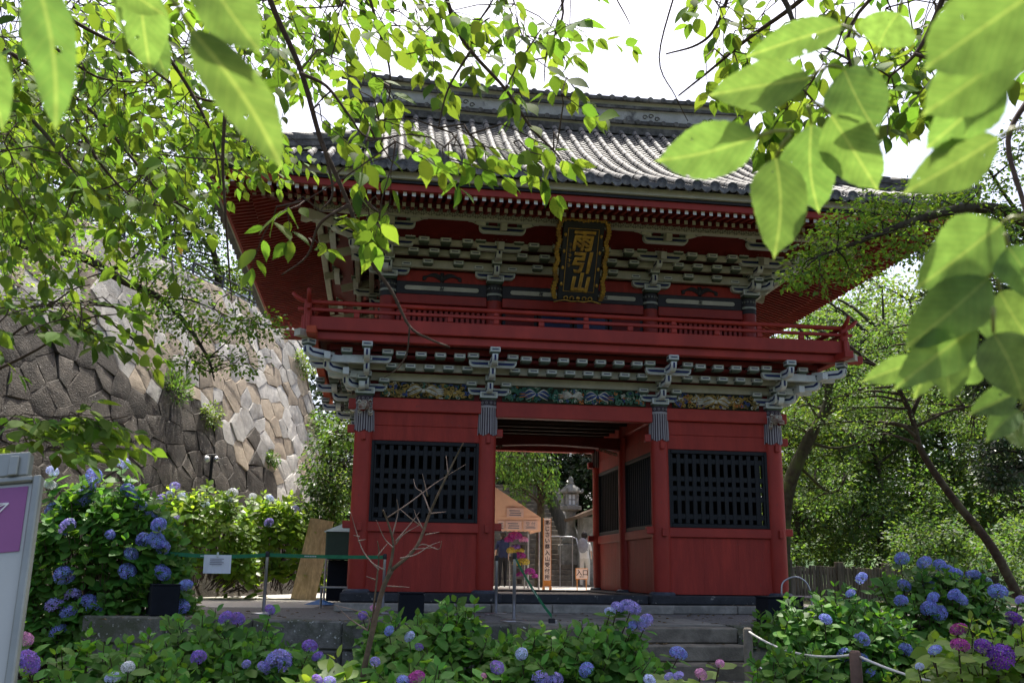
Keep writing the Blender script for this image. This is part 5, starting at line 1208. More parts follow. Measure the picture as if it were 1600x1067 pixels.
# entrance sign
ep = at(909, 896, 6.2); es = empty("entrance_sign", (ep.x, 6.2, -.06), "small framed entrance sign with arrow beside the gate's rear column", "sign"); zz = ep.z + .06
mb = MB(); mb.cbox(-.135, .135, -.012, .012, zz - .115, zz + .115, .004); mb.obj("frame", M_SIGNO, es); mb = MB(); mb.box(-.122, .122, -.0145, -.0125, zz - .102, zz + .102); mb.obj("face", M_SIGNP, es)
inst("lettering", text_mesh("入口", .135, .0006, "lettering", M_TXT, offset=.002), es, Matrix.Translation((0, -.016, zz + .025)))
mb = MB(); mb.prism([(-.06, zz - .062), (-.03, zz - .045), (-.03, zz - .056), (.05, zz - .056), (.05, zz - .068), (-.03, zz - .068), (-.03, zz - .079)], lambda a, b, t: (a, t, b), -.0165, -.0148); mb.obj("arrow", M_TXT, es)
for s in (-.1, .1): mb = MB(); mb.tube([(s, .015, 0), (s, .015, zz - .1)], .01, 6); mb.obj("leg", M_SIGNO, es)
# stone stairs up the hillside with rails
sta = empty("hillside_stairs", (1.35, 12.2, -.06), "flight of grey stone stairs climbing behind the courtyard", "stairs")
for k in range(22):
    w = 1.9 if k < 9 else 1.5; mb = MB(); mb.cbox(-w - .5, w - .2, .30 * k, .30 * k + (.32 if k < 21 else 3), .15 * k, .15 * k + .148, .01); mb.obj("step", M_CONC, sta)
for x in (-2.6, 1.78): mb = MB(); mb.prism([(0, 0), (6.6, 3.3), (9, 3.3), (9, 0)], lambda a, b, t: (t, a, b), x, x + .2); mb.obj("side_wall", M_STN, sta)
for i, (x0, y0, x1_, y1_, lb_) in enumerate(((896, 838, 906, 882, "steel handrail at the foot of the stairs"),)):
    hr = at(903, 885, 11.9); ho = empty("handrail", (hr.x, 11.75, -.06), lb_, "handrail"); h0 = at(903, 838, 11.9).z + .06; mb = MB()
    mb.tube([(.12, 0, .0), (.10, .0, .55), (-.02, .25, h0 - .05), (-.1, .4, h0), (-.9, .4, h0)], .018, 7); mb.obj("rail", M_STEEL, ho, True)
    for x in (-.1, -.45, -.95): mb = MB(); mb.tube([(x, .4, 0), (x, .4, h0)], .015, 6); mb.obj("post", M_STEEL, ho)
# stone lantern
lp = at(892, 850, 13.6); M_LAN = mat("lichen_granite", (0.30, 0.29, 0.265), 0.9, 0.3, 10, 0.5, 40, 0.1, col2=(0.18, 0.18, 0.155))
lo = empty("stone_lantern", (lp.x, 13.6, -.06), "grey stone lantern with white square window on a tall stem", "lantern")
def LZ(y): return at(892, y, 13.6).z + .06
mb = MB(); mb.cbox(-.30, .30, -.30, .30, 0, LZ(850), .03); mb.obj("plinth", M_LAN, lo)
mb = MB(); mb.lathe([(.26, LZ(850)), (.24, LZ(842)), (.16, LZ(834)), (.125, LZ(822)), (.12, LZ(804)), (.16, LZ(798))], 16); mb.obj("stem", M_LAN, lo, True)
mb = MB(); mb.lathe([(.17, LZ(799)), (.29, LZ(796)), (.30, LZ(791)), (.22, LZ(789))], 6); mb.obj("platform", M_LAN, lo)
zb_, zt_ = LZ(789), LZ(771); mb = MB(); s = .135
for x in (-1, 1):
    for y in (-1, 1): mb.box(x * s - .045, x * s + .045, y * s - .045, y * s + .045, zb_, zt_)
mb.box(-s, s, -s, s, zt_ - .03, zt_); mb.obj("fire_box", M_LAN, lo)
mb = MB(); mb.box(-.09, .09, -.14, -.13, zb_ + .01, zt_ - .035); mb.obj("window_paper", mat("white_window", (.8, .82, .85), .6, .03), lo)
mb = MB(); mb.box(-.009, .009, -.152, -.142, zb_, zt_ - .03); mb.box(-.09, .09, -.152, -.142, (zb_ + zt_) / 2 - .025, (zb_ + zt_) / 2 - .008); mb.obj("window_bars", M_BLK, lo)
mb = MB(); mb.lathe([(.29, LZ(770)), (.30, LZ(768)), (.22, LZ(762)), (.11, LZ(757)), (.07, LZ(756))], 6)
for k in range(6): a = math.pi / 3 * k; mb.tube(crv([(.17 * math.cos(a), .17 * math.sin(a), LZ(763)), (.29 * math.cos(a), .29 * math.sin(a), LZ(769)), (.33 * math.cos(a), .33 * math.sin(a), LZ(763))], 3), [.04] * 6 + [.015], 6)
mb.obj("cap", M_LAN, lo); mb = MB(); mb.lathe([(.06, LZ(757)), (.10, LZ(754)), (.06, LZ(752)), (.08, LZ(749)), (.05, LZ(746)), (.01, LZ(744))], 12); mb.obj("finial", M_LAN, lo, True)
lo.scale = (1.1, 1.1, 1.0)
# thatched awning and stone block on the right of the yard
ap = at(935, 795, 12.0); aw = empty("bark_awning", (ap.x + .9, 12.6, -.06), "brown bark-roofed shelter corner with stone pillar beside the yard", "shelter"); zA = at(935, 785, 12.0).z + .06; zB = at(900, 806, 12.0).z + .06; xA = at(900, 806, 12.0).x - aw.location.x
mb = MB(); mb.prism([(xA, zB), (xA + .05, zB - .08), (1.6, zA + .55), (1.6, zA + .85)], lambda a, b, t: (a, t, b), -.6, 1.2); mb.obj("roof", mat("cedar_bark", (.16, .11, .075), .9, .3, 8, .4, 30), aw); mb = MB(); mb.cbox(xA + .25, xA + .75, -.3, .4, 0, zB + .02, .03); mb.obj("pillar", M_LAN, aw)
# flower stand
M_POT = mat("dark_pot", (0.05, 0.045, 0.04), 0.7, 0.2); fsx = at(805, 905, 7.4); fs_ = empty("flower_stand", (fsx.x, 7.4, -.06), "tiered stand of potted pink and yellow flowers beside the tent leg", "flowers")
FS = fs_
# people
def person(name, base, H, label, pose, skin, top_m, leg_m, hair_m, facing):
    """one continuous skinned body; head, arms and legs grow from the pelvis; clothes by region of the mesh"""
    k = H / 1.6; V = []; E_ = []; Rr = []
    def v(x, y, z, r): V.append((x * k, y * k, z * k)); Rr.append(r * k); return len(V) - 1
    pel = v(0, 0, .86, .125); wst = v(0, .01, 1.0, .115); ch = v(0, .015, 1.20, .135); nk0 = v(0, .01, 1.33, .055); nk = v(0, 0, 1.39, .045); hd0 = v(0, -.01, 1.45, .078); hd1 = v(0, -.01, 1.53, .085); hd2 = v(0, 0, 1.585, .055)
    for a, b in ((pel, wst), (wst, ch), (ch, nk0), (nk0, nk), (nk, hd0), (hd0, hd1), (hd1, hd2)): E_.append((a, b))
    for i, s in enumerate((-1, 1)):
        sh = v(s * .155, .01, 1.28, .052); el_ = v(s * .20 + pose[i][0] * .5, pose[i][1] * .5, 1.04 + pose[i][2] * .3, .040); wr = v(s * .20 + pose[i][0], pose[i][1], .84 + pose[i][2], .028); hn = v(s * .20 + pose[i][0] * 1.1, pose[i][1] * 1.15 - .02, .76 + pose[i][2] * 1.1, .030)
        E_.extend(((ch, sh), (sh, el_), (el_, wr), (wr, hn)))
        hp_ = v(s * .085, 0, .80, .095); kn = v(s * .09, -.01 + s * .03, .46, .062); an = v(s * .095, .02 + s * .05, .085, .042); to = v(s * .105, -.10 + s * .05, .03, .036); E_.extend(((pel, hp_), (hp_, kn), (kn, an), (an, to)))
    me = bpy.data.meshes.new(name); me.from_pydata(V, E_, []); o = bpy.data.objects.new(name, me); COL.objects.link(o)
    sk = o.modifiers.new("skin", 'SKIN'); sk.use_smooth_shade = True
    for i, sv in enumerate(me.skin_vertices[0].data): sv.radius = (Rr[i] * (1.15 if i in (pel, wst, ch) else 1), Rr[i] * (0.8 if i in (wst, ch) else 1)); sv.use_root = (i == pel)
    ss = o.modifiers.new("sub", 'SUBSURF'); ss.levels = 2; ss.render_levels = 2
    dg = bpy.context.evaluated_depsgraph_get(); m2 = bpy.data.meshes.new_from_object(o.evaluated_get(dg)); o.modifiers.clear(); o.data = m2
    m2.materials.clear()
    for m in (skin, top_m, leg_m, hair_m): m2.materials.append(m)
    for p in m2.polygons:
        c = p.center / k
        arm = abs(c.x) > .17 and c.z < 1.25 and c.z > .6
        if c.z > 1.36: mi = 3 if (c.y > .015 or c.z > 1.565) else 0
        elif arm: mi = 1 if c.z > 1.06 else 0
        elif c.z > .84: mi = 1
        elif c.z > .06: mi = 2
        else: mi = 3
        p.material_index = mi
    o.location = base; o.rotation_euler = (0, 0, facing); tag(o, label, "person"); return o
M_SKIN = mat("skin", (0.52, 0.33, 0.24), 0.55, 0.08, 8, 0.02); M_WSH = mat("white_clothing", (0.70, 0.68, 0.66), 0.8, 0.08, 6, 0.1, 30); M_NAVYC = mat("navy_clothing", (0.02, 0.03, 0.08), 0.8, 0.2, 6, 0.1, 30); M_BLKC = mat("black_clothing", (0.015, 0.015, 0.018), 0.8, 0.2, 6, 0.1, 30); M_HAIR = mat("dark_hair", (0.02, 0.014, 0.01), 0.5, 0.2, 20, 0.1)
M_TROU = mat("pale_trousers", (0.58, 0.55, 0.50), 0.8, 0.1, 6, 0.1, 30)
pp = at(914, 921, 11.2); base = (pp.x, 11.2, -.06); H = 1.42
P1 = person("person", base, H, "person in white top and pale trousers wearing a grey backpack", ((.04, -.12, .05), (-.02, -.25, .35)), M_SKIN, M_WSH, M_TROU, M_HAIR, 2.6)
mb = MB(); mb.ball((0, .03 * .9, 1.505 * .9), (.088, .10, .10), 12, 8); mb.ball((0, .075, 1.40 * .9), (.06, .05, .10), 10, 7); mb.obj("hair", M_HAIR, P1, True)
for s in (-1, 1):
    mb = MB(); mb.ball((s * .03, -.092, 1.495 * .9), (.012, .006, .008), 6, 5); mb.obj("eye", M_BLK, P1, True)
mb = MB(); mb.ball((0, -.098, 1.465 * .9), (.012, .016, .02), 6, 5); mb.obj("nose", M_SKIN, P1, True); mb = MB(); mb.ball((0, -.088, 1.43 * .9), (.022, .008, .006), 6, 5); mb.obj("mouth", mat("lips", (.4, .16, .13), .5, .05), P1, True)
bo = Vector((0, .17, 1.10)); R_ = Matrix.Rotation(2.6, 3, 'Z'); bp_ = empty("backpack", tuple(Vector(base) + R_ @ bo), "grey backpack on the back of the person in white", "backpack", rz=2.6)
M_BAG = mat("grey_nylon", (0.22, 0.22, 0.25), 0.6, 0.2, 8, 0.15, 30); mb = MB(); mb.ball((0, 0, -.02), (.15, .085, .20), 12, 9); mb.obj("bag", M_BAG, bp_, True); mb = MB(); mb.ball((0, .07, -.09), (.10, .04, .09), 10, 7); mb.obj("pocket", M_BAG, bp_, True)
for s in (-1, 1): mb = MB(); mb.tube(crv([(s * .09, -.06, .12), (s * .10, -.19, .13), (s * .11, -.26, .0), (s * .10, -.19, -.14), (s * .10, -.05, -.14)], 4), .014, 6); mb.obj("strap", M_BAG, bp_, True)
pp = at(785, 893, 9.6); P2 = person("person", (pp.x, 9.6, -.06), 1.36, "person in navy top and black trousers climbing under the tent edge", ((.02, -.05, 0), (-.02, -.1, .05)), M_SKIN, M_NAVYC, M_BLKC, M_HAIR, 3.3)
mb = MB(); mb.ball((0, .02, 1.51 * .85), (.085, .095, .09), 12, 8); mb.obj("hair", M_HAIR, P2, True)
# ================================================================== vegetation kit
T2V = np.array([(0, 0, 0), (-.30, .45, .05), (0, 1, -.06), (.30, .45, .05)]); T2F = [(0, 2, 1), (0, 3, 2)]
T6V = np.array([(0, 0, 0), (-.20, .22, .03), (-.27, .52, .03), (0, 1, -.12), (.27, .52, .03), (.20, .22, .03), (0, .25, 0), (0, .58, -.02)]); T6F = [(0, 6, 1), (6, 7, 2, 1), (7, 3, 2), (0, 5, 6), (6, 5, 4, 7), (7, 4, 3)]
TCV = np.array([(0, 0, 0), (-.15, .10, .02), (-.25, .28, .03), (-.26, .48, .02), (-.17, .72, -.02), (-.05, .90, -.07), (0, 1.03, -.12), (.05, .90, -.07), (.17, .72, -.02), (.26, .48, .02), (.25, .28, .03), (.15, .10, .02), (0, .30, -.01), (0, .60, -.03), (0, .88, -.075)])
TCF = [(0, 12, 2, 1), (12, 13, 3, 2), (13, 14, 4, 3), (14, 6, 5, 4), (0, 11, 10, 12), (12, 10, 9, 13), (13, 9, 8, 14), (14, 8, 7, 6)]
THV = np.array([(0, 0, 0), (-.24, .18, .03), (-.36, .50, .02), (-.20, .80, -.03), (0, 1.0, -.10), (.20, .80, -.03), (.36, .50, .02), (.24, .18, .03), (0, .2, -.02), (0, .5, -.03), (0, .8, -.06)])
THF = [(0, 8, 1), (8, 9, 2, 1), (9, 10, 3, 2), (10, 4, 3), (0, 7, 8), (8, 7, 6, 9), (9, 6, 5, 10), (10, 5, 4)]
def frames(D, Nn):
    D = D / (np.linalg.norm(D, axis=1, keepdims=True) + 1e-9); X = np.cross(D, Nn); X /= (np.linalg.norm(X, axis=1, keepdims=True) + 1e-9); Z = np.cross(X, D); return X, D, Z
def leaf_mesh(name, C, D, Nn, S, tv, tf, m, wid=None):
    """one mesh with a copy of the leaf template at every placement"""
    X, Y, Z = frames(D, Nn); n = len(C); k = len(tv); W = np.ones(n) if wid is None else wid
    V = (C[:, None, :] + S[:, None, None] * (tv[None, :, 0, None] * W[:, None, None] * X[:, None, :] + tv[None, :, 1, None] * Y[:, None, :] + tv[None, :, 2, None] * Z[:, None, :])).reshape(-1, 3)
    me = bpy.data.meshes.new(name); me.vertices.add(n * k); me.vertices.foreach_set("co", V.ravel().astype(np.float32))
    ls = np.concatenate([np.array(f) for f in tf]); lt = np.array([len(f) for f in tf]); st = np.concatenate([[0], np.cumsum(lt)[:-1]])
    L = len(ls); me.loops.add(n * L); me.loops.foreach_set("vertex_index", (ls[None, :] + (np.arange(n) * k)[:, None]).ravel().astype(np.int32))
    me.polygons.add(n * len(tf)); me.polygons.foreach_set("loop_start", (st[None, :] + (np.arange(n) * L)[:, None]).ravel().astype(np.int32))
    me.materials.append(m); me.update(calc_edges=True); me.validate(); return me
def rnd_unit(n): v = RNG.normal(size=(n, 3)); return v / np.linalg.norm(v, axis=1, keepdims=True)
M_BARK = mat("dark_bark", (0.045, 0.034, 0.026), 0.9, 0.4, 10, 0.6, 30, 0.1, col2=(0.075, 0.07, 0.045))
M_BARKM = mat("mossy_bark", (0.05, 0.045, 0.03), 0.9, 0.4, 8, 0.6, 25, 0.1, col2=(0.07, 0.085, 0.03))
M_TWIG = mat("twig_bark", (0.07, 0.048, 0.035), 0.85, 0.3, 20, 0.3, 40, 0.15)
def cluster_leaves(centres, rad, n, flat=.5, droop=.25):
    """leaves scattered in soft clumps round each centre"""
    centres = np.array(centres); rad = np.array(rad); k = len(centres); idx = np.repeat(np.arange(k), n); N_ = len(idx)
    u = rnd_unit(N_); rr = RNG.random(N_) ** .45; off = u * rr[:, None] * rad[idx][:, None]; off[:, 2] *= flat
    C = centres[idx] + off; D = u * np.array([1, 1, .4]) + np.array([0, 0, -droop]) + .6 * rnd_unit(N_); Nn = np.array([0, 0, 1.0]) + .75 * rnd_unit(N_); return C, D, Nn
def tree(name, label, trunk, r0, crown, leaf, per, lmat, group=None, lt=1.0, base=None, limbs=True, flat=.5, bark=None, cat="tree", tmpl=2, r1=.03, droop=.25, extra=None):
    """trunk: world points; crown: list of (centre, clump radius); leaf size; leaves per clump"""
    trunk = [Vector(p) for p in trunk]; b = trunk[0].copy(); b.z = min(b.z, b.z if b.z > 4 else TZ - .3); trunk[0] = b.copy(); o = empty(name, tuple(b), label, cat, group); mb = MB()
    tp = crv([p - b for p in trunk], 5); n = len(tp); mb.tube(tp, [r0 + (r1 - r0) * (i / (n - 1)) ** .8 for i in range(n)], 9)
    for ex in (extra or []): 
        q = crv([Vector(p) - b for p in ex[0]], 4); mb.tube(q, [ex[1] + (ex[2] - ex[1]) * i / (len(q) - 1) for i in range(len(q))], 7); tp = tp + q
    if limbs:
        for c, rad in crown:
            c = Vector(c) - b; j = min(range(int(n * .25), len(tp)), key=lambda i: (tp[i] - c).length + max(0, (tp[i].z - c.z)) * 1.2); s = tp[j]; L = (c - s).length
            if L < .15: continue
            md = s.lerp(c, .5) + Vector((random.uniform(-.1, .1), random.uniform(-.1, .1), random.uniform(.02, .14))) * L; rr = min(.02 + .016 * L, r0 * .45) * lt
            q = crv([s, md, c], 4); mb.tube(q, [rr * (1 - .8 * i / (len(q) - 1)) for i in range(len(q))], 5)
            for _ in range(3): e = c + Vector(rnd_unit(1)[0]) * rad * .8; mb.tube([md.lerp(c, .6), c.lerp(e, .5) + Vector((0, 0, .03)), e], [rr * .4, rr * .25, rr * .1], 4)
    me = mb.mesh("trunk", bark or M_BARK, True); inst("trunk", me, o)
    C, D, Nn = cluster_leaves([c for c, _ in crown], [r for _, r in crown], per, flat, droop); S = leaf * RNG.uniform(.7, 1.25, len(C))
    me = leaf_mesh("crown", C - np.array(b), D, Nn, S, *((T2V, T2F) if tmpl == 2 else (T6V, T6F)), lmat); stuff(inst("crown", me, o)); return o
def blob(cpx, Y, spread, n, rad, seed, vol=None):
    """n clump centres scattered about pixel cpx at depth Y: spread = (px, px, metres)"""
    rg = random.Random(seed); out = []
    for _ in range(n): p = at(cpx[0] + rg.uniform(-1, 1) * spread[0], cpx[1] + rg.uniform(-1, 1) * spread[1], Y + rg.uniform(-1, 1) * spread[2]); out.append((tuple(p), rad * rg.uniform(.65, 1.3)))
    return out
L_BG = leafmat("woodland_leaf", (0.072, 0.135, 0.037), .46, .55, .03, .5)
L_BG2 = leafmat("woodland_leaf_yellowish", (0.105, 0.165, 0.04), .5, .5, .03, .4)
L_DK = leafmat("evergreen_leaf", (0.030, 0.060, 0.022), .18, .38, .02, .5)
L_MID = leafmat("garden_leaf", (0.062, 0.125, 0.03), .45, .45, .025, .45)
L_CH = leafmat("cherry_leaf", (0.105, 0.178, 0.034), .55, .62, .025, .40, spec=.08, tcol=(1.6, 1.55, .65))
L_NEAR = leafmat("near_cherry_leaf", (0.125, 0.200, 0.062), .56, .55, .012, .14, veins=True, spec=.25, tcol=(1.3, 1.4, .75))
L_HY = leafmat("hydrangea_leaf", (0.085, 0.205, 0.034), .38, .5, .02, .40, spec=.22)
L_HYY = leafmat("hydrangea_leaf_sunlit", (0.165, 0.275, 0.045), .55, .4, .02, .35)  # paler copy of the hydrangea leaf, sunlight put into its colour
L_MAP = leafmat("maple_leaf", (0.105, 0.19, 0.036), .6, .5, .025, .4)
# ------------------------------------------------------------------ trees right of the gate
tree("wood_tree", "tree with dark curving mossy trunk close behind the gate's right corner", [at(1218, 930, 7), at(1222, 830, 7), at(1232, 760, 7), at(1262, 690, 7), at(1290, 640, 7), at(1298, 590, 7), at(1325, 555, 7), at(1380, 500, 7.4)], .24,
     blob((1320, 560), 7.5, (110, 120, 1.6), 40, .75, 1) + blob((1270, 720), 7.6, (55, 60, 1.2), 9, .6, 2), .085, 190, L_BG, "trees of the wood", bark=M_BARKM, r1=.05,
     extra=[([at(1290, 640, 7), at(1340, 610, 6.6), at(1400, 590, 6.4)], .07, .02), ([at(1262, 690, 7), at(1310, 700, 7.2), at(1380, 680, 7.5)], .05, .015), ([at(1245, 725, 7), at(1300, 770, 6.8), at(1330, 730, 6.5)], .04, .01)])
tree("wood_tree", "tree with long slanting dark trunk leaning over the right-hand planting", [at(1606, 935, 4.5), at(1552, 858, 4.6), at(1490, 780, 4.8), at(1440, 705, 5), at(1424, 650, 5), at(1395, 595, 5), at(1345, 555, 5), at(1300, 520, 5)], .115,
     blob((1430, 590), 5.4, (120, 80, 1.0), 22, .55, 3) + blob((1520, 640), 5.4, (80, 40, .8), 9, .5, 4) + blob((1350, 620), 5, (70, 60, .8), 9, .5, 44), .075, 150, L_BG, "trees of the wood", r1=.03,
     extra=[([at(1428, 668, 5), at(1490, 640, 4.9), at(1560, 628, 4.9)], .04, .012), ([at(1424, 650, 5), at(1460, 560, 5.2), at(1480, 480, 5.4)], .05, .02)])
bgt = [(1245, 14, 600, 880, "slim tree of the wood seen past the gate's right column foot"), (1300, 17, 500, 885, "slim tree standing behind the board fence"), (1365, 14, 520, 880, "pale-leaved tree rising behind the board fence end"), (1425, 20, 470, 890, "slender tree deep in the wood behind the blue hydrangeas"), (1480, 15, 520, 890, "bushy tree of the wood behind the blue hydrangeas"), (1545, 18, 480, 890, "slender tree beyond the slanting trunk"), (1605, 14, 500, 890, "broad tree at the outer end of the wood"), (1700, 16, 500, 890, "outer tree of the wood past the very dark evergreen"), (1335, 24, 450, 880, "tall far tree above the board fence"), (1510, 27, 450, 890, "tall far tree above the purple hydrangea bed")]
for i, (x, Y, yt, yb, lb_) in enumerate(bgt):
    rg = random.Random(50 + i); tr = [at(x, yb, Y), at(x + rg.uniform(-12, 12), yb - (yb - yt) * .35, Y), at(x + rg.uniform(-25, 25), yb - (yb - yt) * .7, Y), at(x + rg.uniform(-35, 35), yt, Y)]; tr[0].z = TZ - .3
    sc = (Y + 14.7) / 22.0
    tree("wood_tree", lb_, tr, .09 + .05 * rg.random(), blob((x, yt + (yb - yt) * .20), Y, (85, (yb - yt) * .27, 1.8), 36, .8 * sc, 60 + i) + blob((x, yt + (yb - yt) * .66), Y, (80, (yb - yt) * .28, 1.8), 28, .72 * sc, 80 + i), .115 * sc, 150, L_BG if i % 3 else L_BG2, "trees of the wood", r1=.03)
for i in range(7):                                             # deep wood: big crowns that close the view
    x = 1200 + i * 75; rg = random.Random(300 + i); Y = 30 + 3 * (i % 3); tr = [at(x, 880, Y), at(x + 10, 760, Y), at(x - 10, 640, Y), at(x, 540, Y)]
    tree("wood_tree", ["broad shaded tree deep in the wood nearest the gate", "broad shaded tree deep in the wood above the fence", "shaded tree closing the wood behind the curved trunk", "shaded tree closing the wood behind the slanting trunk", "dark broad tree deep in the wood above the blue hydrangeas", "dark broad tree deep in the wood above the purple hydrangea", "outermost dark tree deep in the wood"][i], tr, .2, blob((x, 690), Y, (60, 70, 2.5), 26, 1.3, 310 + i) + blob((x, 810), Y, (60, 55, 2.5), 20, 1.2, 330 + i) + blob((x, 570), Y, (55, 55, 2.5), 12, 1.1, 350 + i), .24, 110, L_BG, "trees of the wood", r1=.05)
# dark evergreen at far right
tree("evergreen_tree", "very dark glossy evergreen growing beyond the slanting trunk", [at(1690, 900, 2), at(1680, 700, 2), at(1640, 500, 2), at(1600, 350, 2)], .22, blob((1550, 550), 2.2, (75, 90, .7), 34, .45, 7) + blob((1585, 720), 1.8, (42, 42, .5), 13, .36, 8) + blob((1590, 420), 2.2, (80, 80, .7), 26, .45, 9) + blob((1470, 420), 2.5, (50, 60, .6), 12, .36, 10), .095, 190, L_DK, tmpl=2)
# branch of a small-leaved tree before the right eave
tree("maple_tree", "small-leaved tree branch reaching in front of the gate's right eave", [at(1760, 600, -4.0), at(1700, 450, -4.2), at(1600, 345, -4.6), at(1520, 325, -4.8), at(1430, 345, -5), at(1350, 375, -5.1), at(1280, 400, -5.2)], .13,
     [(tuple(at(x, y, -4.9 + random.uniform(-.5, .5))), .26 * random.uniform(.7, 1.3)) for x, y in ((1290, 360), (1320, 335), (1345, 350), (1300, 400), (1275, 420), (1340, 400), (1375, 345), (1400, 320), (1380, 380), (1430, 300), (1450, 335), (1420, 370), (1330, 430), (1265, 385), (1480, 300), (1500, 340), (1470, 370), (1530, 300), (1560, 330), (1540, 270), (1590, 280), (1580, 370), (1510, 390), (1360, 310), (1440, 400), (1300, 380), (1600, 240), (1250, 425), (1310, 350), (1335, 375), (1360, 330), (1390, 355), (1415, 335), (1260, 405), (1285, 440), (1310, 415), (1350, 420), (1460, 310), (1490, 320), (1440, 350), (1520, 330), (1550, 300), (1570, 350), (1600, 320), (1480, 420), (1520, 430), (1400, 400), (1240, 440), (1610, 200), (1580, 230))], .062, 120, L_MAP, lt=.5, r1=.012, extra=[([at(1600, 345, -4.6), at(1560, 290, -4.6), at(1530, 240, -4.6)], .03, .008)])
# low understorey behind the fence
rg = random.Random(9); C_ = [(tuple(at(rg.uniform(1225, 1640), rg.uniform(740, 912), rg.uniform(9.5, 20))), .6 * rg.uniform(.6, 1.3)) for _ in range(170)] + [(tuple(at(rg.uniform(1400, 1660), rg.uniform(820, 915), rg.uniform(6, 14))), .5 * rg.uniform(.6, 1.3)) for _ in range(80)]
C, D, Nn = cluster_leaves([c for c, _ in C_], [r for _, r in C_], 120, .7, .1); me = leaf_mesh("undergrowth", C, D, Nn, .10 * RNG.uniform(.7, 1.3, len(C)), T2V, T2F, L_BG); o = stuff(inst("undergrowth", me, None)); tag(o, "mixed green undergrowth filling the wood behind the board fence", "undergrowth")
# wooded hillside far behind
M_HILL = mat("wooded_hill", (0.06, 0.10, 0.04), 0.95, 0.5, .25, 1.0, 1.5, 0.1, col2=(0.035, 0.065, 0.03))
mb = MB(); nx, ny = 40, 8; vs = []
for i in range(nx + 1):
    for j in range(ny + 1):
        x = -110 + 260 * i / nx; y = 48 + 60 * j / ny; vs.append((x, y, -2 + (j / ny) ** 1.1 * (9 + 5 * math.sin(x * .045 + 1) + 2 * math.sin(x * .17)) * (1 if x > 10 else 1.25) + random.uniform(-.5, .5)))
mb.add(vs, [(i * (ny + 1) + j, (i + 1) * (ny + 1) + j, (i + 1) * (ny + 1) + j + 1, i * (ny + 1) + j + 1) for i in range(nx) for j in range(ny)]); struct(mb.obj("hill", M_HILL, None, True))
# ------------------------------------------------------------------ trees behind the gate and the wall
tree("weeping_tree", "pale weeping tree hanging over the stairs behind the gate", [at(842, 830, 10.5), at(845, 760, 10.5), at(835, 690, 10.5), at(800, 620, 10.5)], .14, blob((810, 705), 10.2, (40, 18, .8), 12, .5, 20) + blob((835, 740), 10.2, (34, 34, .6), 14, .30, 21) + blob((800, 745), 10.0, (22, 25, .5), 6, .28, 22), .09, 120, L_MID, flat=1.6, droop=1.6)
for i, (x, Y, lb_) in enumerate(((900, 21, "dark evergreen behind the stone lantern"), (850, 24, "dark evergreen above the hillside stairs"), (780, 22, "dark evergreen behind the event tent"), (960, 20, "dark evergreen behind the gate's right half"), (690, 21, "dark evergreen behind the gate's left half"), (600, 19, "dark evergreen seen between the stone wall and the gate"), (528, 17, "dark evergreen filling the gap beside the gate's left column"))):
    tree("evergreen_tree", lb_, [at(x, 860, Y), at(x + 5, 760, Y), at(x, 640, Y), at(x, 560, Y)], .25, blob((x, 640), Y, (75, 130, 2.2), 44, 1.1, 30 + i) + blob((x, 770), Y, (60, 60, 1.4), 22, 1.05, 130 + i), .19, 120, L_DK, "dark evergreens on the hillside")
rg = random.Random(64); tree("evergreen_tree", "unseen evergreen crown added to shade the courtyard behind the gate", [(5.6, 13.5, -.3), (5.5, 13.4, 2.5), (4.6, 13.2, 5), (2.5, 13, 6.5)], .22, [((rg.uniform(-1.5, 5.5), rg.uniform(11.5, 19), rg.uniform(5.0, 7.4)), rg.uniform(.7, 1.1)) for _ in range(46)], .17, 110, L_DK, "dark evergreens on the hillside")  # crown added out of sight to darken the view through the gate
tree("garden_shrub", "tall leafy shrub growing between the stone wall and the gate", [at(520, 925, 6.2), at(522, 840, 6.2), at(518, 760, 6.2), at(515, 680, 6.2)], .07, blob((520, 730), 6.2, (28, 75, .6), 20, .42, 40) + blob((500, 830), 6.0, (30, 35, .5), 10, .38, 41), .10, 140, L_MID, cat="shrub", flat=.9, droop=.6)
for i, (x, y, Y, n, sp, r, lb_, lm) in enumerate(((250, 310, 12.5, 26, (75, 60), .75, "round-crowned tree on the terrace above the stone wall", L_DK), (335, 370, 13.5, 26, (60, 70), .75, "dark tree on the upper terrace beside the eave", L_MID), (405, 462, 15, 16, (40, 45), .6, "bushy tree at the far end of the wall top", L_BG2), (110, 265, 10.5, 30, (110, 70), .8, "leafy tree above the near part of the stone wall", L_MID), (20, 200, 12.0, 26, (110, 90), .9, "tallest dark tree above the near end of the stone wall", L_DK), (180, 160, 17, 26, (150, 90), 1.1, "tall pale tree far behind the stone wall", L_BG))):
    b = at(x, y + 130, Y); b.z = ZT - .3; tree("wall_top_tree", lb_, [tuple(b), tuple(at(x + 6, y + 60, Y)), tuple(at(x - 8, y, Y)), tuple(at(x, y - 40, Y))], .16, blob((x, y), Y, (*sp, 1.2), n, r * 1.15, 140 + i), .13, 120, lm, "trees above the stone wall")
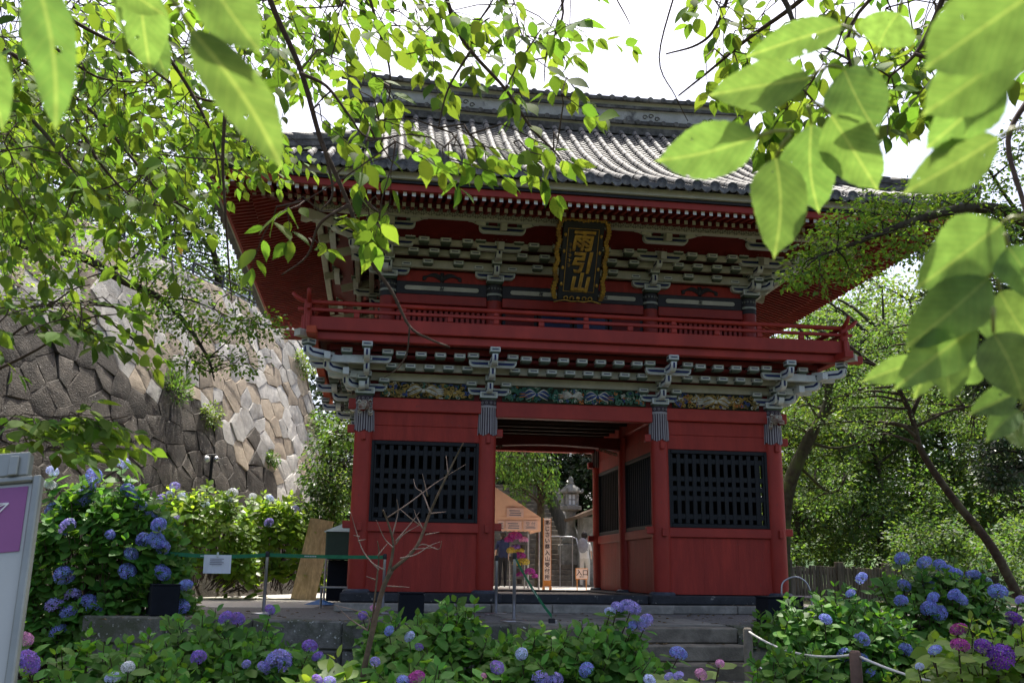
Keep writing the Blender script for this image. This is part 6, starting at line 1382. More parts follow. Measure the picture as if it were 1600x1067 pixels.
# plants rooted in the wall face
for i, (s, h, r, lb_) in enumerate(((.9, 4.3, .5, "grassy clump rooted in the middle of the stone wall"), (2.1, 3.9, .42, "pale bush rooted in the wall beneath the maple limb"), (6.2, 2.0, .36, "small fern tuft on the stone wall near the tent"), (4.6, 2.0, .3, "small weed tuft low on the stone wall"), (4.6, 3.2, .28, "light green tuft in a joint of the pale stones"), (7.3, 6.2, .6, "ivy-like bush over the wall's far top corner"), (7.5, 4.4, .7, "leafy creeper down the wall's far edge"), (7.45, 2.8, .8, "dense creeper low on the wall's far edge"))):
    c = WO + wpt(s, h, .08); o = empty("wall_plant", tuple(c), lb_, "plant", "plants growing in the stone wall"); n = int(420 * r / .35)
    u = rnd_unit(n); C = u * r * (RNG.random(n) ** .5)[:, None] * np.array([.8, .8, .75]); C = C - np.array(nW) * np.minimum(0, C @ np.array(nW))[:, None] * .9
    D = u + np.array([0, 0, .5 if i == 0 else -.3]); me = leaf_mesh("foliage", C, D, np.array([0, 0, 1.]) + .8 * rnd_unit(n), (.11 if i == 0 else .075) * RNG.uniform(.6, 1.2, n), T2V, T2F, L_MID if i % 2 == 0 else L_BG2, wid=np.full(n, .5 if i == 0 else 1.0)); stuff(inst("foliage", me, o)); mb = MB()
    for _ in range(5): mb.tube([(0, 0, -.05) - np.array(nW) * .1, tuple(np.array(rnd_unit(1)[0]) * r * .6)], [.012, .003], 4)
    mb.obj("stem", M_TWIG, o)
# ------------------------------------------------------------------ hydrangeas
def flower_mesh(nm, m, seed, n=78):
    rg = np.random.default_rng(seed); V = []; Fc = []
    for i in range(n):
        z = 1 - 1.55 * (i + .5) / n; th = i * 2.39996 + rg.uniform(-.2, .2); s = math.sqrt(max(0, 1 - z * z)); p = np.array([s * math.cos(th), s * math.sin(th), z * .86]); nrm = p / np.linalg.norm(p); p = p * rg.uniform(.93, 1.04)
        t = np.cross(nrm, [.3, .2, .9]); t /= np.linalg.norm(t); b = np.cross(nrm, t); a0 = rg.uniform(0, 1.57); r = rg.uniform(.22, .31); o = len(V); V.append(p - nrm * .03)
        for k in range(4):
            a = a0 + k * math.pi / 2
            for da, rr, up_ in ((-.52, .75, .03), (0, 1.0, .06), (.52, .75, .03)): V.append(p + (t * math.cos(a + da) + b * math.sin(a + da)) * r * rr + nrm * (up_ + rg.uniform(-.03, .03)))
            Fc += [(o, o + 1 + 3 * k, o + 2 + 3 * k, o + 3 + 3 * k)]
    me = bpy.data.meshes.new(nm); me.from_pydata([tuple(v) for v in V], [], Fc); me.materials.append(m); return me
FC = {"b": (0.25, 0.295, 0.68), "l": (0.34, 0.30, 0.66), "p": (0.28, 0.16, 0.55), "m": (0.34, 0.045, 0.26), "d": (0.17, 0.05, 0.34), "w": (0.66, 0.68, 0.72), "k": (0.60, 0.28, 0.48), "c": (0.50, 0.55, 0.80), "y": (0.55, 0.45, 0.08)}
FMAT = {k: leafmat("petal_" + {"b": "blue", "l": "lilac", "p": "violet", "m": "magenta", "d": "deep_purple", "w": "white", "k": "pink", "c": "pale_blue", "y": "yellow"}[k], v, .25, .6, .03, .36, tcol=(1.2, 1.2, 1.2), spec=.2) for k, v in FC.items()}
FME = {k: [flower_mesh("flower_head", FMAT[k], 10 * i + j) for j in range(2)] for i, k in enumerate(FC)}
HYL = {}
def hy_leafme(m):
    if m.name not in HYL:
        me = bpy.data.meshes.new("leaf"); me.from_pydata([tuple(v) for v in THV], [], THF); me.materials.append(m); me.polygons.foreach_set("use_smooth", [True] * len(THF)); HYL[m.name] = me
    return HYL[m.name]
def hydrangea(label, px_, Y, half_px, top, bot, nshoot, flowers, lm=L_HY, leaf=.14, depth=.7, single=True, fsize=1.0, seed=0, group="hydrangea bushes", pal=None, outline=None):
    """bush filling px_+-half_px from pixel row bot up to row top at depth Y: leafy shoots in rosettes, flower heads at given pixels"""
    rg = np.random.default_rng(seed + 100); c = at(px_, bot, Y); zb = -1.3 if (Y < -3.4 or px_ < 200) else TZ; R_px = half_px; o = empty("hydrangea_bush", (c.x, Y, zb), label, "hydrangea", group); O_ = Vector(o.location)
    stems = MB(); C = []; D = []; Nn = []; S = []; k = 0
    zt = at(px_, top, Y).z; rx = half_px / FPX * (Y + 14.66); hh = zt - zb
    for i in range(nshoot):
        u = rg.uniform(-1, 1); prof = max(0.05, 1 - abs(u) ** 3.2) ** .42 * (outline(u) if outline else 1); q = rg.random() ** .55; v = rg.uniform(-1, 1)
        zmax = hh * prof * (1 - .22 * v * v * (v > 0)) ; front = v < 0
        # shoots end on the dome (front face or top)
        if rg.random() < .55: z = zmax * rg.uniform(.30, .95); yy = -depth * math.sqrt(max(0, 1 - (z / zmax) ** 2)) * rg.uniform(.8, 1.05)
        else: yy = rg.uniform(-.9, .9) * depth; z = zmax * math.sqrt(max(.2, 1 - .6 * (yy / depth) ** 2)) * rg.uniform(.85, 1.05)
        tip = np.array([u * rx, yy, z]); ax = np.array([u * .5, -.55 * (yy < 0) * abs(yy) / depth - .15, .85]) + .25 * rg.normal(size=3); ax /= np.linalg.norm(ax)
        b = tip - ax * .30; stems.tube([(tip[0] * .55, tip[1] * .5, z * .25), tuple(b), tuple(tip)], [.009, .006, .003], 4)
        t = np.cross(ax, [.2, .5, .84]); t /= np.linalg.norm(t); bb = np.cross(ax, t); ph = rg.uniform(0, 3.14)
        for node in range(4):
            p = tip - ax * (.035 + .065 * node); sz = leaf * (.55, .85, 1.05, 1.1)[node] * rg.uniform(.8, 1.2)
            for s in (0, 1):
                a = ph + node * 1.57 + s * 3.14159 + rg.uniform(-.25, .25); rad = t * math.cos(a) + bb * math.sin(a); el_ = (1.0, .55, .25, .0)[node] + rg.uniform(-.25, .25)
                d = rad * math.cos(el_) + ax * math.sin(el_) + np.array([0, 0, -.12]); C.append(p + rad * .012); D.append(d); Nn.append(ax * math.cos(el_) - rad * math.sin(el_) + .12 * rg.normal(size=3)); S.append(sz)
    for j, (fx, fy, fd, fc) in enumerate(flowers):               # a leafy shoot under every flower head
        Yf_ = Y - depth * .75 if fy > top + .25 * (bot - top) else Y - depth * .2; P = np.array(at(fx, fy, Yf_) - O_); rr = fd * .5 / FPX * (Yf_ + 14.66); b = np.array([P[0] * .75, P[1] + .22, max(.1, P[2] - .55)]); tip = P - np.array([0, -.02, rr * .6]); ax = tip - b; ax /= np.linalg.norm(ax)
        stems.tube([tuple(b), tuple(b * .4 + tip * .6 + np.array([0, 0, .01])), tuple(tip)], [.008, .006, .005], 4); t = np.cross(ax, [.2, .5, .84]); t /= np.linalg.norm(t); bb = np.cross(ax, t); ph = rg.uniform(0, 3.14)
        for node in range(5):
            p = tip - ax * (.02 + .075 * node)
            for s in (0, 1):
                a = ph + node * 1.57 + s * 3.14159 + rg.uniform(-.25, .25); rad = t * math.cos(a) + bb * math.sin(a); el_ = .35 - .12 * node + rg.uniform(-.2, .2); C.append(p + rad * .012); D.append(rad * math.cos(el_) + ax * math.sin(el_) + np.array([0, 0, -.15])); Nn.append(ax * math.cos(el_) - rad * math.sin(el_) + .12 * rg.normal(size=3)); S.append(leaf * rg.uniform(.85, 1.2))
    C, D, Nn, S = map(np.array, (C, D, Nn, S)); W = rg.uniform(.85, 1.15, len(C))
    stuff(stems.obj("stems", M_TWIG, o))
    # the leaves that show largest are objects of their own; the rest stay joined
    Xf, Yf, Zf = frames(D, Nn); face = np.abs((Zf * np.array(CAM - O_ - Vector(tuple(C.mean(0))))).sum(1)); score = S * face * (1 - .6 * (C[:, 1] - C[:, 1].min()) / max(.01, np.ptp(C[:, 1])))
    order = np.argsort(-score); ns = min(300, len(C)) if single else 0
    me = hy_leafme(lm)
    for i in order[:ns]:
        s = S[i]; M = Matrix(((Xf[i][0] * s * W[i], Yf[i][0] * s, Zf[i][0] * s, C[i][0]), (Xf[i][1] * s * W[i], Yf[i][1] * s, Zf[i][1] * s, C[i][1]), (Xf[i][2] * s * W[i], Yf[i][2] * s, Zf[i][2] * s, C[i][2]), (0, 0, 0, 1))); inst("leaf", me, o, M)
    r = order[ns:]
    if len(r): stuff(inst("foliage", leaf_mesh("foliage", C[r], D[r], Nn[r], S[r], THV, THF, lm, W[r]), o))
    for j, (fx, fy, fd, fc) in enumerate(flowers):
        Yf_ = Y - depth * .75 if fy > top + .25 * (bot - top) else Y - depth * .2; P = at(fx, fy, Yf_) - O_; rr = fd * .5 / FPX * (Yf_ + 14.66) * fsize
        M = Matrix.Translation(P) @ Matrix.Rotation(rg.uniform(0, 6.28), 4, 'Z') @ Matrix.Rotation(rg.uniform(.3, .9), 4, 'X') @ Matrix.Diagonal((rr * rg.uniform(.85, 1.12), rr * rg.uniform(.85, 1.12), rr * rg.uniform(.72, 1), 1)); fo_ = inst("flower_head", FME[fc][j % 2], o, M)
    return o
F_left = [(85, 798, 28, "b"), (131, 778, 28, "b"), (147, 743, 26, "b"), (140, 760, 22, "b"), (105, 822, 24, "l"), (100, 899, 29, "b"), (87, 943, 29, "l"), (112, 930, 25, "l"), (110, 953, 28, "b"), (138, 938, 25, "b"), (148, 954, 26, "b"), (91, 990, 29, "b"), (199, 892, 26, "b"), (205, 865, 22, "b"), (224, 843, 22, "b"), (245, 844, 25, "b"), (255, 855, 22, "b"), (248, 820, 24, "b"), (233, 805, 24, "b"), (218, 791, 24, "b"), (208, 774, 20, "b"), (199, 764, 20, "b"), (254, 894, 24, "b"), (290, 914, 22, "b"), (283, 947, 22, "b"), (190, 723, 24, "c"), (82, 736, 20, "c"), (78, 758, 20, "w"), (172, 835, 16, "b")]
hydrangea("tall blue-flowered hydrangea bush behind the white standing board", 158, -1.45, 136, 745, 990, 380, F_left, seed=1, depth=.85, leaf=.175, outline=lambda u: 1 - .12 * max(0, u))
F_row = [(253, 781, 18, "l"), (248, 793, 16, "l"), (266, 773, 14, "c"), (284, 776, 15, "c"), (262, 790, 15, "c"), (275, 813, 16, "l"), (273, 759, 14, "l"), (363, 770, 16, "w"), (358, 782, 14, "c"), (420, 816, 14, "l"), (395, 775, 12, "w"), (422, 778, 12, "c"), (462, 795, 12, "l"), (320, 788, 13, "c"), (343, 802, 12, "c"), (228, 762, 14, "w")]
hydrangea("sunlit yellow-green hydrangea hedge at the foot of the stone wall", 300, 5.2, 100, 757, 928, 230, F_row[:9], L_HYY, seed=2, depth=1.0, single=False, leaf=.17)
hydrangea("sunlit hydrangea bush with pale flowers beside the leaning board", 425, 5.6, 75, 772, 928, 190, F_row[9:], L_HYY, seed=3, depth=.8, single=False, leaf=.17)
hydrangea("leafy hydrangea bush with violet heads below the mossy kerb", 340, -5.4, 190, 955, 1090, 290, [(352, 964, 21, "p"), (371, 966, 21, "p"), (422, 952, 17, "p"), (310, 1026, 22, "p"), (484, 1009, 22, "p"), (496, 1025, 16, "p"), (435, 1033, 36, "l"), (412, 1043, 20, "l"), (385, 1037, 14, "l")], seed=4, depth=.9, outline=lambda u: 1 - .14 * abs(u + .15))
hydrangea("hydrangea bush with two white heads in front of the standing board", 175, -6.6, 150, 985, 1100, 120, [(200, 1042, 20, "w"), (176, 1058, 20, "c"), (44, 1034, 32, "p"), (39, 998, 22, "k")], seed=5, depth=.7)
hydrangea("hydrangea shoot with sunlit lime leaf tone near the sapling's foot", 505, -9.0, 60, 1018, 1110, 26, [(496, 1062, 18, "p"), (515, 1063, 16, "l")], L_HYY, seed=6, depth=.3, leaf=.17)
hydrangea("dense green hydrangea bush before the black box on the kerb", 690, -5.6, 165, 935, 1085, 300, [(608, 985, 14, "b"), (640, 994, 16, "c"), (655, 1010, 12, "p"), (567, 961, 16, "p"), (584, 951, 12, "k")], seed=7, depth=.9, outline=lambda u: 1 - .20 * abs(u) + .05 * math.sin(9 * u))
hydrangea("hydrangea bush with magenta and lilac heads below the sapling", 640, -8.0, 150, 1015, 1110, 110, [(586, 1033, 17, "l"), (650, 1058, 25, "m"), (631, 1064, 20, "b"), (756, 1055, 10, "k"), (777, 1042, 20, "p")], seed=8, depth=.6)
hydrangea("hydrangea bush with large lilac heads beside the stone steps", 880, -6.0, 168, 958, 1085, 330, [(985, 948, 30, "l"), (965, 948, 20, "l"), (953, 955, 16, "c"), (1008, 972, 26, "l"), (988, 977, 16, "b"), (815, 1021, 18, "c"), (845, 1062, 30, "l"), (868, 1062, 24, "l"), (916, 1046, 26, "b"), (1060, 1020, 24, "b")], seed=9, depth=.8, outline=lambda u: .95 + .10 * u)
hydrangea("hydrangea in sunlit leaf tone with faded pink heads at the foot of the steps", 1070, -8.6, 85, 1040, 1110, 26, [(1060, 1055, 18, "l"), (1095, 1053, 18, "k"), (1125, 1036, 14, "k"), (1015, 1062, 18, "c"), (1045, 1056, 14, "l")], L_HYY, seed=10, depth=.4, leaf=.11)
F_right = [(1409, 872, 23, "b"), (1444, 878, 22, "b"), (1468, 882, 22, "b"), (1482, 891, 22, "b"), (1492, 899, 24, "b"), (1521, 898, 22, "b"), (1559, 924, 27, "b"), (1408, 938, 22, "b"), (1413, 914, 20, "b"), (1452, 917, 20, "b"), (1458, 934, 22, "b"), (1452, 950, 26, "b"), (1468, 957, 26, "b"), (1500, 935, 24, "b"), (1490, 928, 20, "b"), (1458, 906, 18, "b"), (1543, 908, 16, "c")]
hydrangea("tall deep-blue hydrangea bush before the wood and the board fence", 1475, -3.6, 145, 872, 1060, 320, F_right, seed=11, depth=.9)
hydrangea("green hydrangea bush with blue heads inside the rope fence", 1305, -4.6, 140, 918, 1075, 300, [(1346, 903, 19, "b"), (1329, 927, 16, "b"), (1303, 954, 20, "b"), (1290, 967, 21, "b"), (1347, 998, 23, "b"), (1415, 1014, 22, "b"), (1320, 1022, 22, "b"), (1346, 1028, 18, "b"), (1275, 1044, 18, "b"), (1360, 1052, 20, "b"), (1303, 1064, 18, "b")], seed=12, depth=.9)
hydrangea("sunlit hydrangea with deep purple and magenta heads behind the brown post", 1540, -7.6, 130, 958, 1100, 170, [(1498, 983, 27, "m"), (1500, 1007, 28, "m"), (1537, 1010, 32, "d"), (1563, 1027, 48, "d"), (1584, 966, 28, "d"), (1594, 937, 18, "l"), (1461, 1015, 20, "b"), (1437, 1041, 14, "c")], L_HYY, seed=13, depth=.7, leaf=.13)
hydrangea("low hydrangea in shade below the rope by the step wall", 1235, -6.2, 90, 1005, 1100, 90, [], seed=14, depth=.6)
# potted flowers on the stand behind the gate
for i, (px0, py0, d_, c_) in enumerate(((805, 838, 22, "m"), (795, 843, 14, "m"), (818, 843, 14, "k"), (806, 855, 14, "p"), (800, 860, 16, "y"), (813, 860, 12, "y"), (812, 868, 18, "m"), (818, 878, 18, "y"), (808, 880, 14, "y"), (828, 893, 16, "m"), (812, 897, 12, "m"), (836, 900, 10, "m"))):
    P = at(px0, py0, 7.3) - Vector(FS.location); rr = d_ * .5 / FPX * 22; inst("flower_head", FME[c_][i % 2], FS, Matrix.Translation(P) @ Matrix.Diagonal((rr, rr, rr * .8, 1)))
    if i % 2 == 0: mb = MB(); mb.lathe([(.05, 0), (.07, .10), (.075, .11)], 10); mb.shift((P.x, P.y, P.z - rr - .12)); mb.obj("pot", M_POT, FS)
for s in (-.12, .22): mb = MB(); mb.tube([(s, .05, 0), (s, .05, .95)], .012, 6); mb.obj("upright", M_STEEL, FS)
# ------------------------------------------------------------------ bare sapling
sap = empty("bare_sapling", tuple(Vector((at(568, 1060, -8.0).x, -8.0, -1.3))), "leafless crooked sapling with pale twigs before the red gate wall", "sapling"); SO_ = Vector(sap.location)
M_SAP = mat("olive_bark", (0.15, 0.105, 0.07), 0.85, 0.35, 14, 0.5, 40, 0.1, col2=(0.09, 0.08, 0.05)); M_SAPL = mat("bleached_twig", (0.30, 0.215, 0.17), 0.8, 0.3, 14, 0.3, 40, 0.1)
def sapb(pts, r0, r1, m, nm, j=.15):
    P = [at(x, y, -8.0 + random.uniform(-j, j)) - SO_ for x, y in pts]; q = crv(P, 4); mb = MB(); mb.tube(q, [r0 + (r1 - r0) * i / (len(q) - 1) for i in range(len(q))], 7); mb.obj(nm, m, sap, True)
sapb([(560, 1110), (567, 1055), (582, 985), (598, 920), (612, 890)], .021, .016, M_SAP, "stem", .02)
sapb([(612, 890), (650, 855), (672, 800), (690, 760), (712, 715), (724, 692)], .013, .004, M_SAP, "branch", .05)
sapb([(605, 905), (614, 860), (612, 835), (600, 800), (598, 798)], .012, .004, M_SAP, "branch", .05)
sapb([(578, 1000), (585, 940), (592, 870), (590, 845)], .009, .003, M_SAP, "branch", .05)
for pts in ([(672, 800), (660, 770), (650, 762), (646, 748)], [(660, 825), (650, 805), (647, 796)], [(606, 808), (640, 785), (680, 755), (728, 725)], [(618, 850), (630, 835), (655, 820)], [(640, 863), (660, 850), (685, 858), (690, 845)], [(645, 858), (680, 855)], [(665, 835), (686, 831)], [(673, 802), (697, 799)], [(592, 890), (568, 862), (556, 828), (548, 800)], [(590, 868), (606, 848)], [(585, 905), (572, 900)], [(614, 855), (600, 840), (588, 812)], [(612, 840), (622, 800), (620, 780)], [(625, 872), (650, 866), (672, 852), (688, 846)], [(600, 915), (640, 917)], [(575, 985), (545, 965), (525, 945)], [(575, 985), (573, 960), (520, 944)], [(700, 740), (697, 712)], [(668, 775), (660, 740)], [(618, 845), (640, 820), (655, 800)], [(600, 890), (583, 880), (575, 872)], [(560, 845), (572, 842)], [(562, 838), (552, 836)], [(655, 820), (640, 808), (625, 795)]): sapb(pts, .0055, .0015, M_SAPL, "twig", .06)
# ------------------------------------------------------------------ cherry branches overhead
def near_leaf(name, base, tip, wpx, nrm_jit, parent, O_, m, arch=.08, fold=.12):
    """large leaf with serrate edge, folded along the midrib, between two world points"""
    base = Vector(base); tip = Vector(tip); d = tip - base; L = d.length; mid = (base + tip) / 2; dist = (mid - CAM).length; hw = wpx * .5 / FPX * dist
    n = (CAM - mid).normalized() + Vector(nrm_jit); y = d.normalized(); x = y.cross(n).normalized(); z = x.cross(y); nu, nv = 22, 4; V = []; UV = []; Fc = []; bend = random.uniform(-.06, .06); tws = random.uniform(-.5, .5); p1, p2 = random.uniform(0, 6), random.uniform(0, 6)
    for i in range(nu + 1):
        u = i / nu; sh = (math.sin(math.pi * min(1, u ** .82)) ** .85) * (1 - .25 * u); sh = sh / .82
        if u > .86: sh *= max(.12 * (1 - u) / .14, (1 - (u - .86) / .14) ** 1.3 * .85 + .02)
        if i % 2: sh *= .965
        sh *= 1 + .05 * math.sin(9 * u + p1)
        for j in range(-nv, nv + 1):
            q = j / nv; w = hw * sh * q * (1 + .06 * math.sin(7 * u + p2) * (1 if q > 0 else -1)); tq = w * math.sin(tws * (u - .4)); V.append(base + y * (u * L) + x * (w + bend * L * math.sin(math.pi * u)) + z * (tq - abs(q) * hw * sh * -fold * 2 - arch * L * (4 * (u - .45) ** 2 - .2) + .01 * L * math.sin(u * 14 + q * 3) * abs(q)) - O_); UV.append((w / L, u))
    k = 2 * nv + 1
    for i in range(nu):
        for j in range(2 * nv): Fc.append((i * k + j, i * k + j + 1, (i + 1) * k + j + 1, (i + 1) * k + j))
    me = bpy.data.meshes.new(name); me.from_pydata([tuple(v) for v in V], [], Fc); ul = me.uv_layers.new(name="UVMap")
    li = np.zeros(len(me.loops), np.int32); me.loops.foreach_get("vertex_index", li); ul.data.foreach_set("uv", np.array(UV, np.float32)[li].ravel()); me.materials.append(m); me.polygons.foreach_set("use_smooth", [True] * len(Fc)); inst(name, me, parent); return base
def cherry(name, label, base, branches, sprays, near, seed, leaf=(.055, .088), group=None):
    """branches: (pixel path, distance, r0, r1); sprays: (px,py,dist,direction px,n leaves); near: big leaves (bx,by,tx,ty,wpx,dist)"""
    rg = random.Random(seed); O_ = Vector(base); o = empty(name, tuple(base), label, "tree", group); nodes = []
    for pts, d0, d1, r0, r1 in branches:
        P = [atd(x, y, d0 + (d1 - d0) * i / (len(pts) - 1)) for i, (x, y) in enumerate(pts)]; q = crv(P, 5); mb = MB(); mb.tube([p - O_ for p in q], [r0 + (r1 - r0) * i / (len(q) - 1) for i in range(len(q))], 7); mb.obj("branch", M_TWIG if r0 < .012 else M_BARK, o, True); nodes += q
    C = []; D = []; Nn = []; S = []; tw = MB()
    def twig(p0, d, L, n, bend):
        pts = [p0]; dd = d.normalized(); step = L / n
        for i in range(n):
            dd = (dd + Vector((rg.uniform(-.22, .22), rg.uniform(-.22, .22), rg.uniform(-.15, .12) - bend))).normalized(); pts.append(pts[-1] + dd * step)
            side = dd.cross(Vector((0, 0, 1))); side = side.normalized() * (1 if i % 2 else -1); ld = dd * .55 + side * rg.uniform(.5, 1.0) + Vector((0, 0, rg.uniform(-.75, .05)))
            p = pts[-1]; pet = p + ld.normalized() * .012; C.append(tuple(pet)); D.append(tuple(ld)); nn = Vector((0, 0, 1)) + Vector((rg.gauss(0, .5), rg.gauss(0, .5), rg.gauss(0, .2))); Nn.append(tuple(nn)); S.append(rg.uniform(*leaf) * (.75 if i < 1 else 1))
        C.append(tuple(pts[-1])); D.append(tuple(dd + Vector((0, 0, -.4)))); Nn.append((rg.gauss(0, .4), rg.gauss(0, .4), 1)); S.append(rg.uniform(*leaf)); tw.tube([p - O_ for p in pts], [.0021 * (1 - .6 * i / n) for i in range(n + 1)], 4)
    for x, y, dist, dx, dy, n in sprays:
        p0 = atd(x, y, dist); d = CR * dx - CU * dy + CF * rg.uniform(-.7, .7); j = min(range(len(nodes)), key=lambda i: (nodes[i] - p0).length_squared); a = nodes[j]
        if (a - p0).length > .03: md = a.lerp(p0, .55) + Vector((rg.uniform(-.03, .03), 0, rg.uniform(-.01, .05))); tw.tube([a - O_, md - O_, p0 - O_], [.0032, .0026, .002], 4)
        nodes.append(p0); twig(p0, d, n * rg.uniform(.028, .042), n, .05)
    stuff(tw.obj("twigs", M_TWIG, o))
    C, D, Nn, S = map(np.array, (C, D, Nn, S)); Xf, Yf, Zf = frames(D, Nn); vd = np.array(CAM)[None, :] - C; dist = np.linalg.norm(vd, axis=1); inframe = np.array([(-20 < pix(c)[0] < 1620 and -20 < pix(c)[1] < 1087) for c in C]); score = S / dist * (.35 + np.abs((Zf * vd / dist[:, None]).sum(1))) * np.where(inframe, 1, .01); order = np.argsort(-score); ns = min(300 - len(near), len(C)); me = bpy.data.meshes.new("leaf"); me.from_pydata([tuple(v) for v in TCV], [], TCF); me.materials.append(L_CH); me.polygons.foreach_set('use_smooth', [True] * len(TCF))
    W = RNG.uniform(.9, 1.3, len(C))
    for i in order[:ns]:
        s = S[i]; M = Matrix(((Xf[i][0] * s * W[i], Yf[i][0] * s, Zf[i][0] * s, C[i][0] - O_.x), (Xf[i][1] * s * W[i], Yf[i][1] * s, Zf[i][1] * s, C[i][1] - O_.y), (Xf[i][2] * s * W[i], Yf[i][2] * s, Zf[i][2] * s, C[i][2] - O_.z), (0, 0, 0, 1))); inst("leaf", me, o, M)
    r = order[ns:]
    if len(r): stuff(inst("foliage", leaf_mesh("foliage", C[r] - np.array(O_), D[r], Nn[r], S[r], TCV, TCF, L_CH, W[r]), o))
    pt = MB()
    for bx, by, tx, ty, w, dist, sx, sy in near:
        b = atd(bx, by, dist); t = atd(tx, ty, dist * rg.uniform(.97, 1.03)); near_leaf("leaf", b, t, w, (rg.uniform(-.25, .25), 0, rg.uniform(-.2, .3)), o, O_, L_NEAR, rg.uniform(.02, .07), rg.uniform(.05, .14))
        e = atd(sx, sy, dist * 1.0); pt.tube([b - O_, b.lerp(e, .5) - O_ + Vector((0, 0, .002)), e - O_], [.0012, .0013, .0015], 5)
    if near: stuff(pt.obj("petioles", mat("green_petiole", (.20, .22, .05), .5, .15), o, True))
    return o
rg = random.Random(77)
def fill(n, x0, x1, y0, y1, d0, d1, dx, dy, nl=(5, 9), mask=None):
    out = []
    while len(out) < n:
        x, y = rg.uniform(x0, x1), rg.uniform(y0, y1)
        if mask and not mask(x, y): continue
        out.append((x, y, rg.uniform(d0, d1), dx + rg.uniform(-.7, .7), dy + rg.uniform(-.6, .6), rg.randint(*nl)))
    return out
BL = [([(392, -80), (430, 20), (470, 110), (500, 215), (520, 262), (545, 320), (575, 400), (612, 455), (640, 510), (672, 530), (702, 542)], 3.3, 2.9, .010, .003),
      ([(640, 510), (636, 550), (622, 575), (600, 590)], 2.95, 2.95, .003, .0015), ([(470, 115), (510, 135), (545, 180), (575, 215), (640, 210)], 3.1, 3.0, .006, .002),
      ([(545, 320), (500, 350), (480, 400), (440, 430)], 3.0, 3.1, .006, .002), ([(505, 225), (520, 300), (500, 330)], 3.05, 3.0, .005, .002),
      ([(680, -60), (712, 40), (740, 85), (790, 140), (830, 200), (865, 235), (885, 262)], 3.4, 3.2, .009, .002), ([(735, 80), (700, 140), (685, 200)], 3.3, 3.2, .005, .002),
      ([(-60, 40), (60, 110), (140, 172), (200, 240), (250, 300), (300, 330)], 4.6, 4.2, .010, .004), ([(-40, 160), (40, 180), (110, 260), (150, 300)], 4.3, 4.0, .012, .004),
      ([(30, -40), (110, 30), (200, 80), (300, 150), (400, 165)], 4.2, 3.8, .009, .004), ([(80, 70), (150, 120), (230, 130)], 4.1, 4.0, .006, .003),
      ([(190, -40), (230, 40), (290, 130), (330, 210), (345, 290)], 4.0, 3.7, .010, .003), ([(352, 170), (348, 250), (352, 330), (358, 420), (362, 470)], 3.6, 3.5, .007, .002),
      ([(120, 190), (160, 260), (230, 320), (330, 300)], 4.3, 4.0, .007, .002), ([(560, -60), (590, 40), (610, 120), (600, 200)], 3.8, 3.6, .007, .002),
      ([(860, -60), (880, 20), (855, 80), (850, 130)], 3.9, 3.7, .006, .002), ([(930, -60), (975, 20), (985, 40)], 4.0, 3.9, .004, .0015),
      ([(-30, 590), (60, 545), (130, 500), (190, 490)], 4.4, 4.1, .007, .002), ([(-30, 705), (60, 690), (130, 665), (200, 650)], 4.2, 3.9, .007, .002), ([(-30, 560), (50, 500), (110, 455), (140, 445)], 4.4, 4.2, .006, .002)]
SPR = fill(170, -40, 400, -40, 320, 3.8, 6.0, .5, .45, mask=lambda x, y: y < 360 - .25 * x) + fill(90, -40, 330, 150, 400, 4.5, 7.5, .5, .3, (6, 9), mask=lambda x, y: y < 400 - .35 * x) + fill(260, -40, 470, -40, 360, 6.0, 8.5, .5, .35, (6, 10), mask=lambda x, y: y < 390 - .35 * x) + fill(50, 360, 660, -40, 190, 3.2, 5.2, .5, .5) + fill(32, 640, 925, -40, 110, 3.1, 4.5, .4, .5, (4, 7)) \
    + fill(11, 480, 760, 170, 265, 2.7, 3.4, .5, .4, (4, 6)) + fill(10, 690, 900, 110, 240, 3.0, 3.4, .5, .6, (4, 6)) + fill(10, 420, 610, 285, 400, 2.6, 3.1, .1, .6, (3, 5)) + fill(10, 60, 330, 240, 330, 3.4, 4.6, .5, .5) + fill(8, 10, 260, 300, 380, 3.8, 5.5, .5, .2)
SPR += [(rg.uniform(-30, 150), 470 + rg.uniform(0, 70), rg.uniform(3.8, 4.4), .8, rg.uniform(-.35, .3), rg.randint(5, 9)) for _ in range(20)] + [(rg.uniform(-30, 140), 650 + rg.uniform(0, 60), rg.uniform(3.6, 4.1), .9, rg.uniform(-.3, .1), rg.randint(5, 9)) for _ in range(24)]
NL = [(55, -40, 85, 212, 62, .62, 70, -160), (298, 46, 446, 275, 72, .55, 260, -10), (310, -60, 412, 88, 84, .58, 270, -90), (215, -45, 235, 122, 64, .80, 215, -120), (225, 40, 262, 125, 40, .85, 215, -80), (150, -60, 262, 28, 50, .75, 120, -120), (-18, 60, 8, 212, 40, .7, -40, -60)]
cherry("cherry_tree", "cherry tree whose long leafy boughs hang before the stone wall and gate roof", (-6.8, -12.5, -1.3), BL + [([(-900, -500), (-500, -380), (-200, -250), (-60, 40)], 5.5, 4.6, .06, .016)] + [([(-200, -250), (100, -200), (392, -80)], 4.8, 3.3, .03, .014), ([(100, -200), (400, -260), (680, -60)], 4.2, 3.4, .02, .009), ([(400, -260), (700, -300), (930, -60)], 4.1, 4.0, .018, .006), ([(700, -300), (800, -200), (860, -60)], 4.1, 3.9, .012, .006)], SPR, NL, 5)
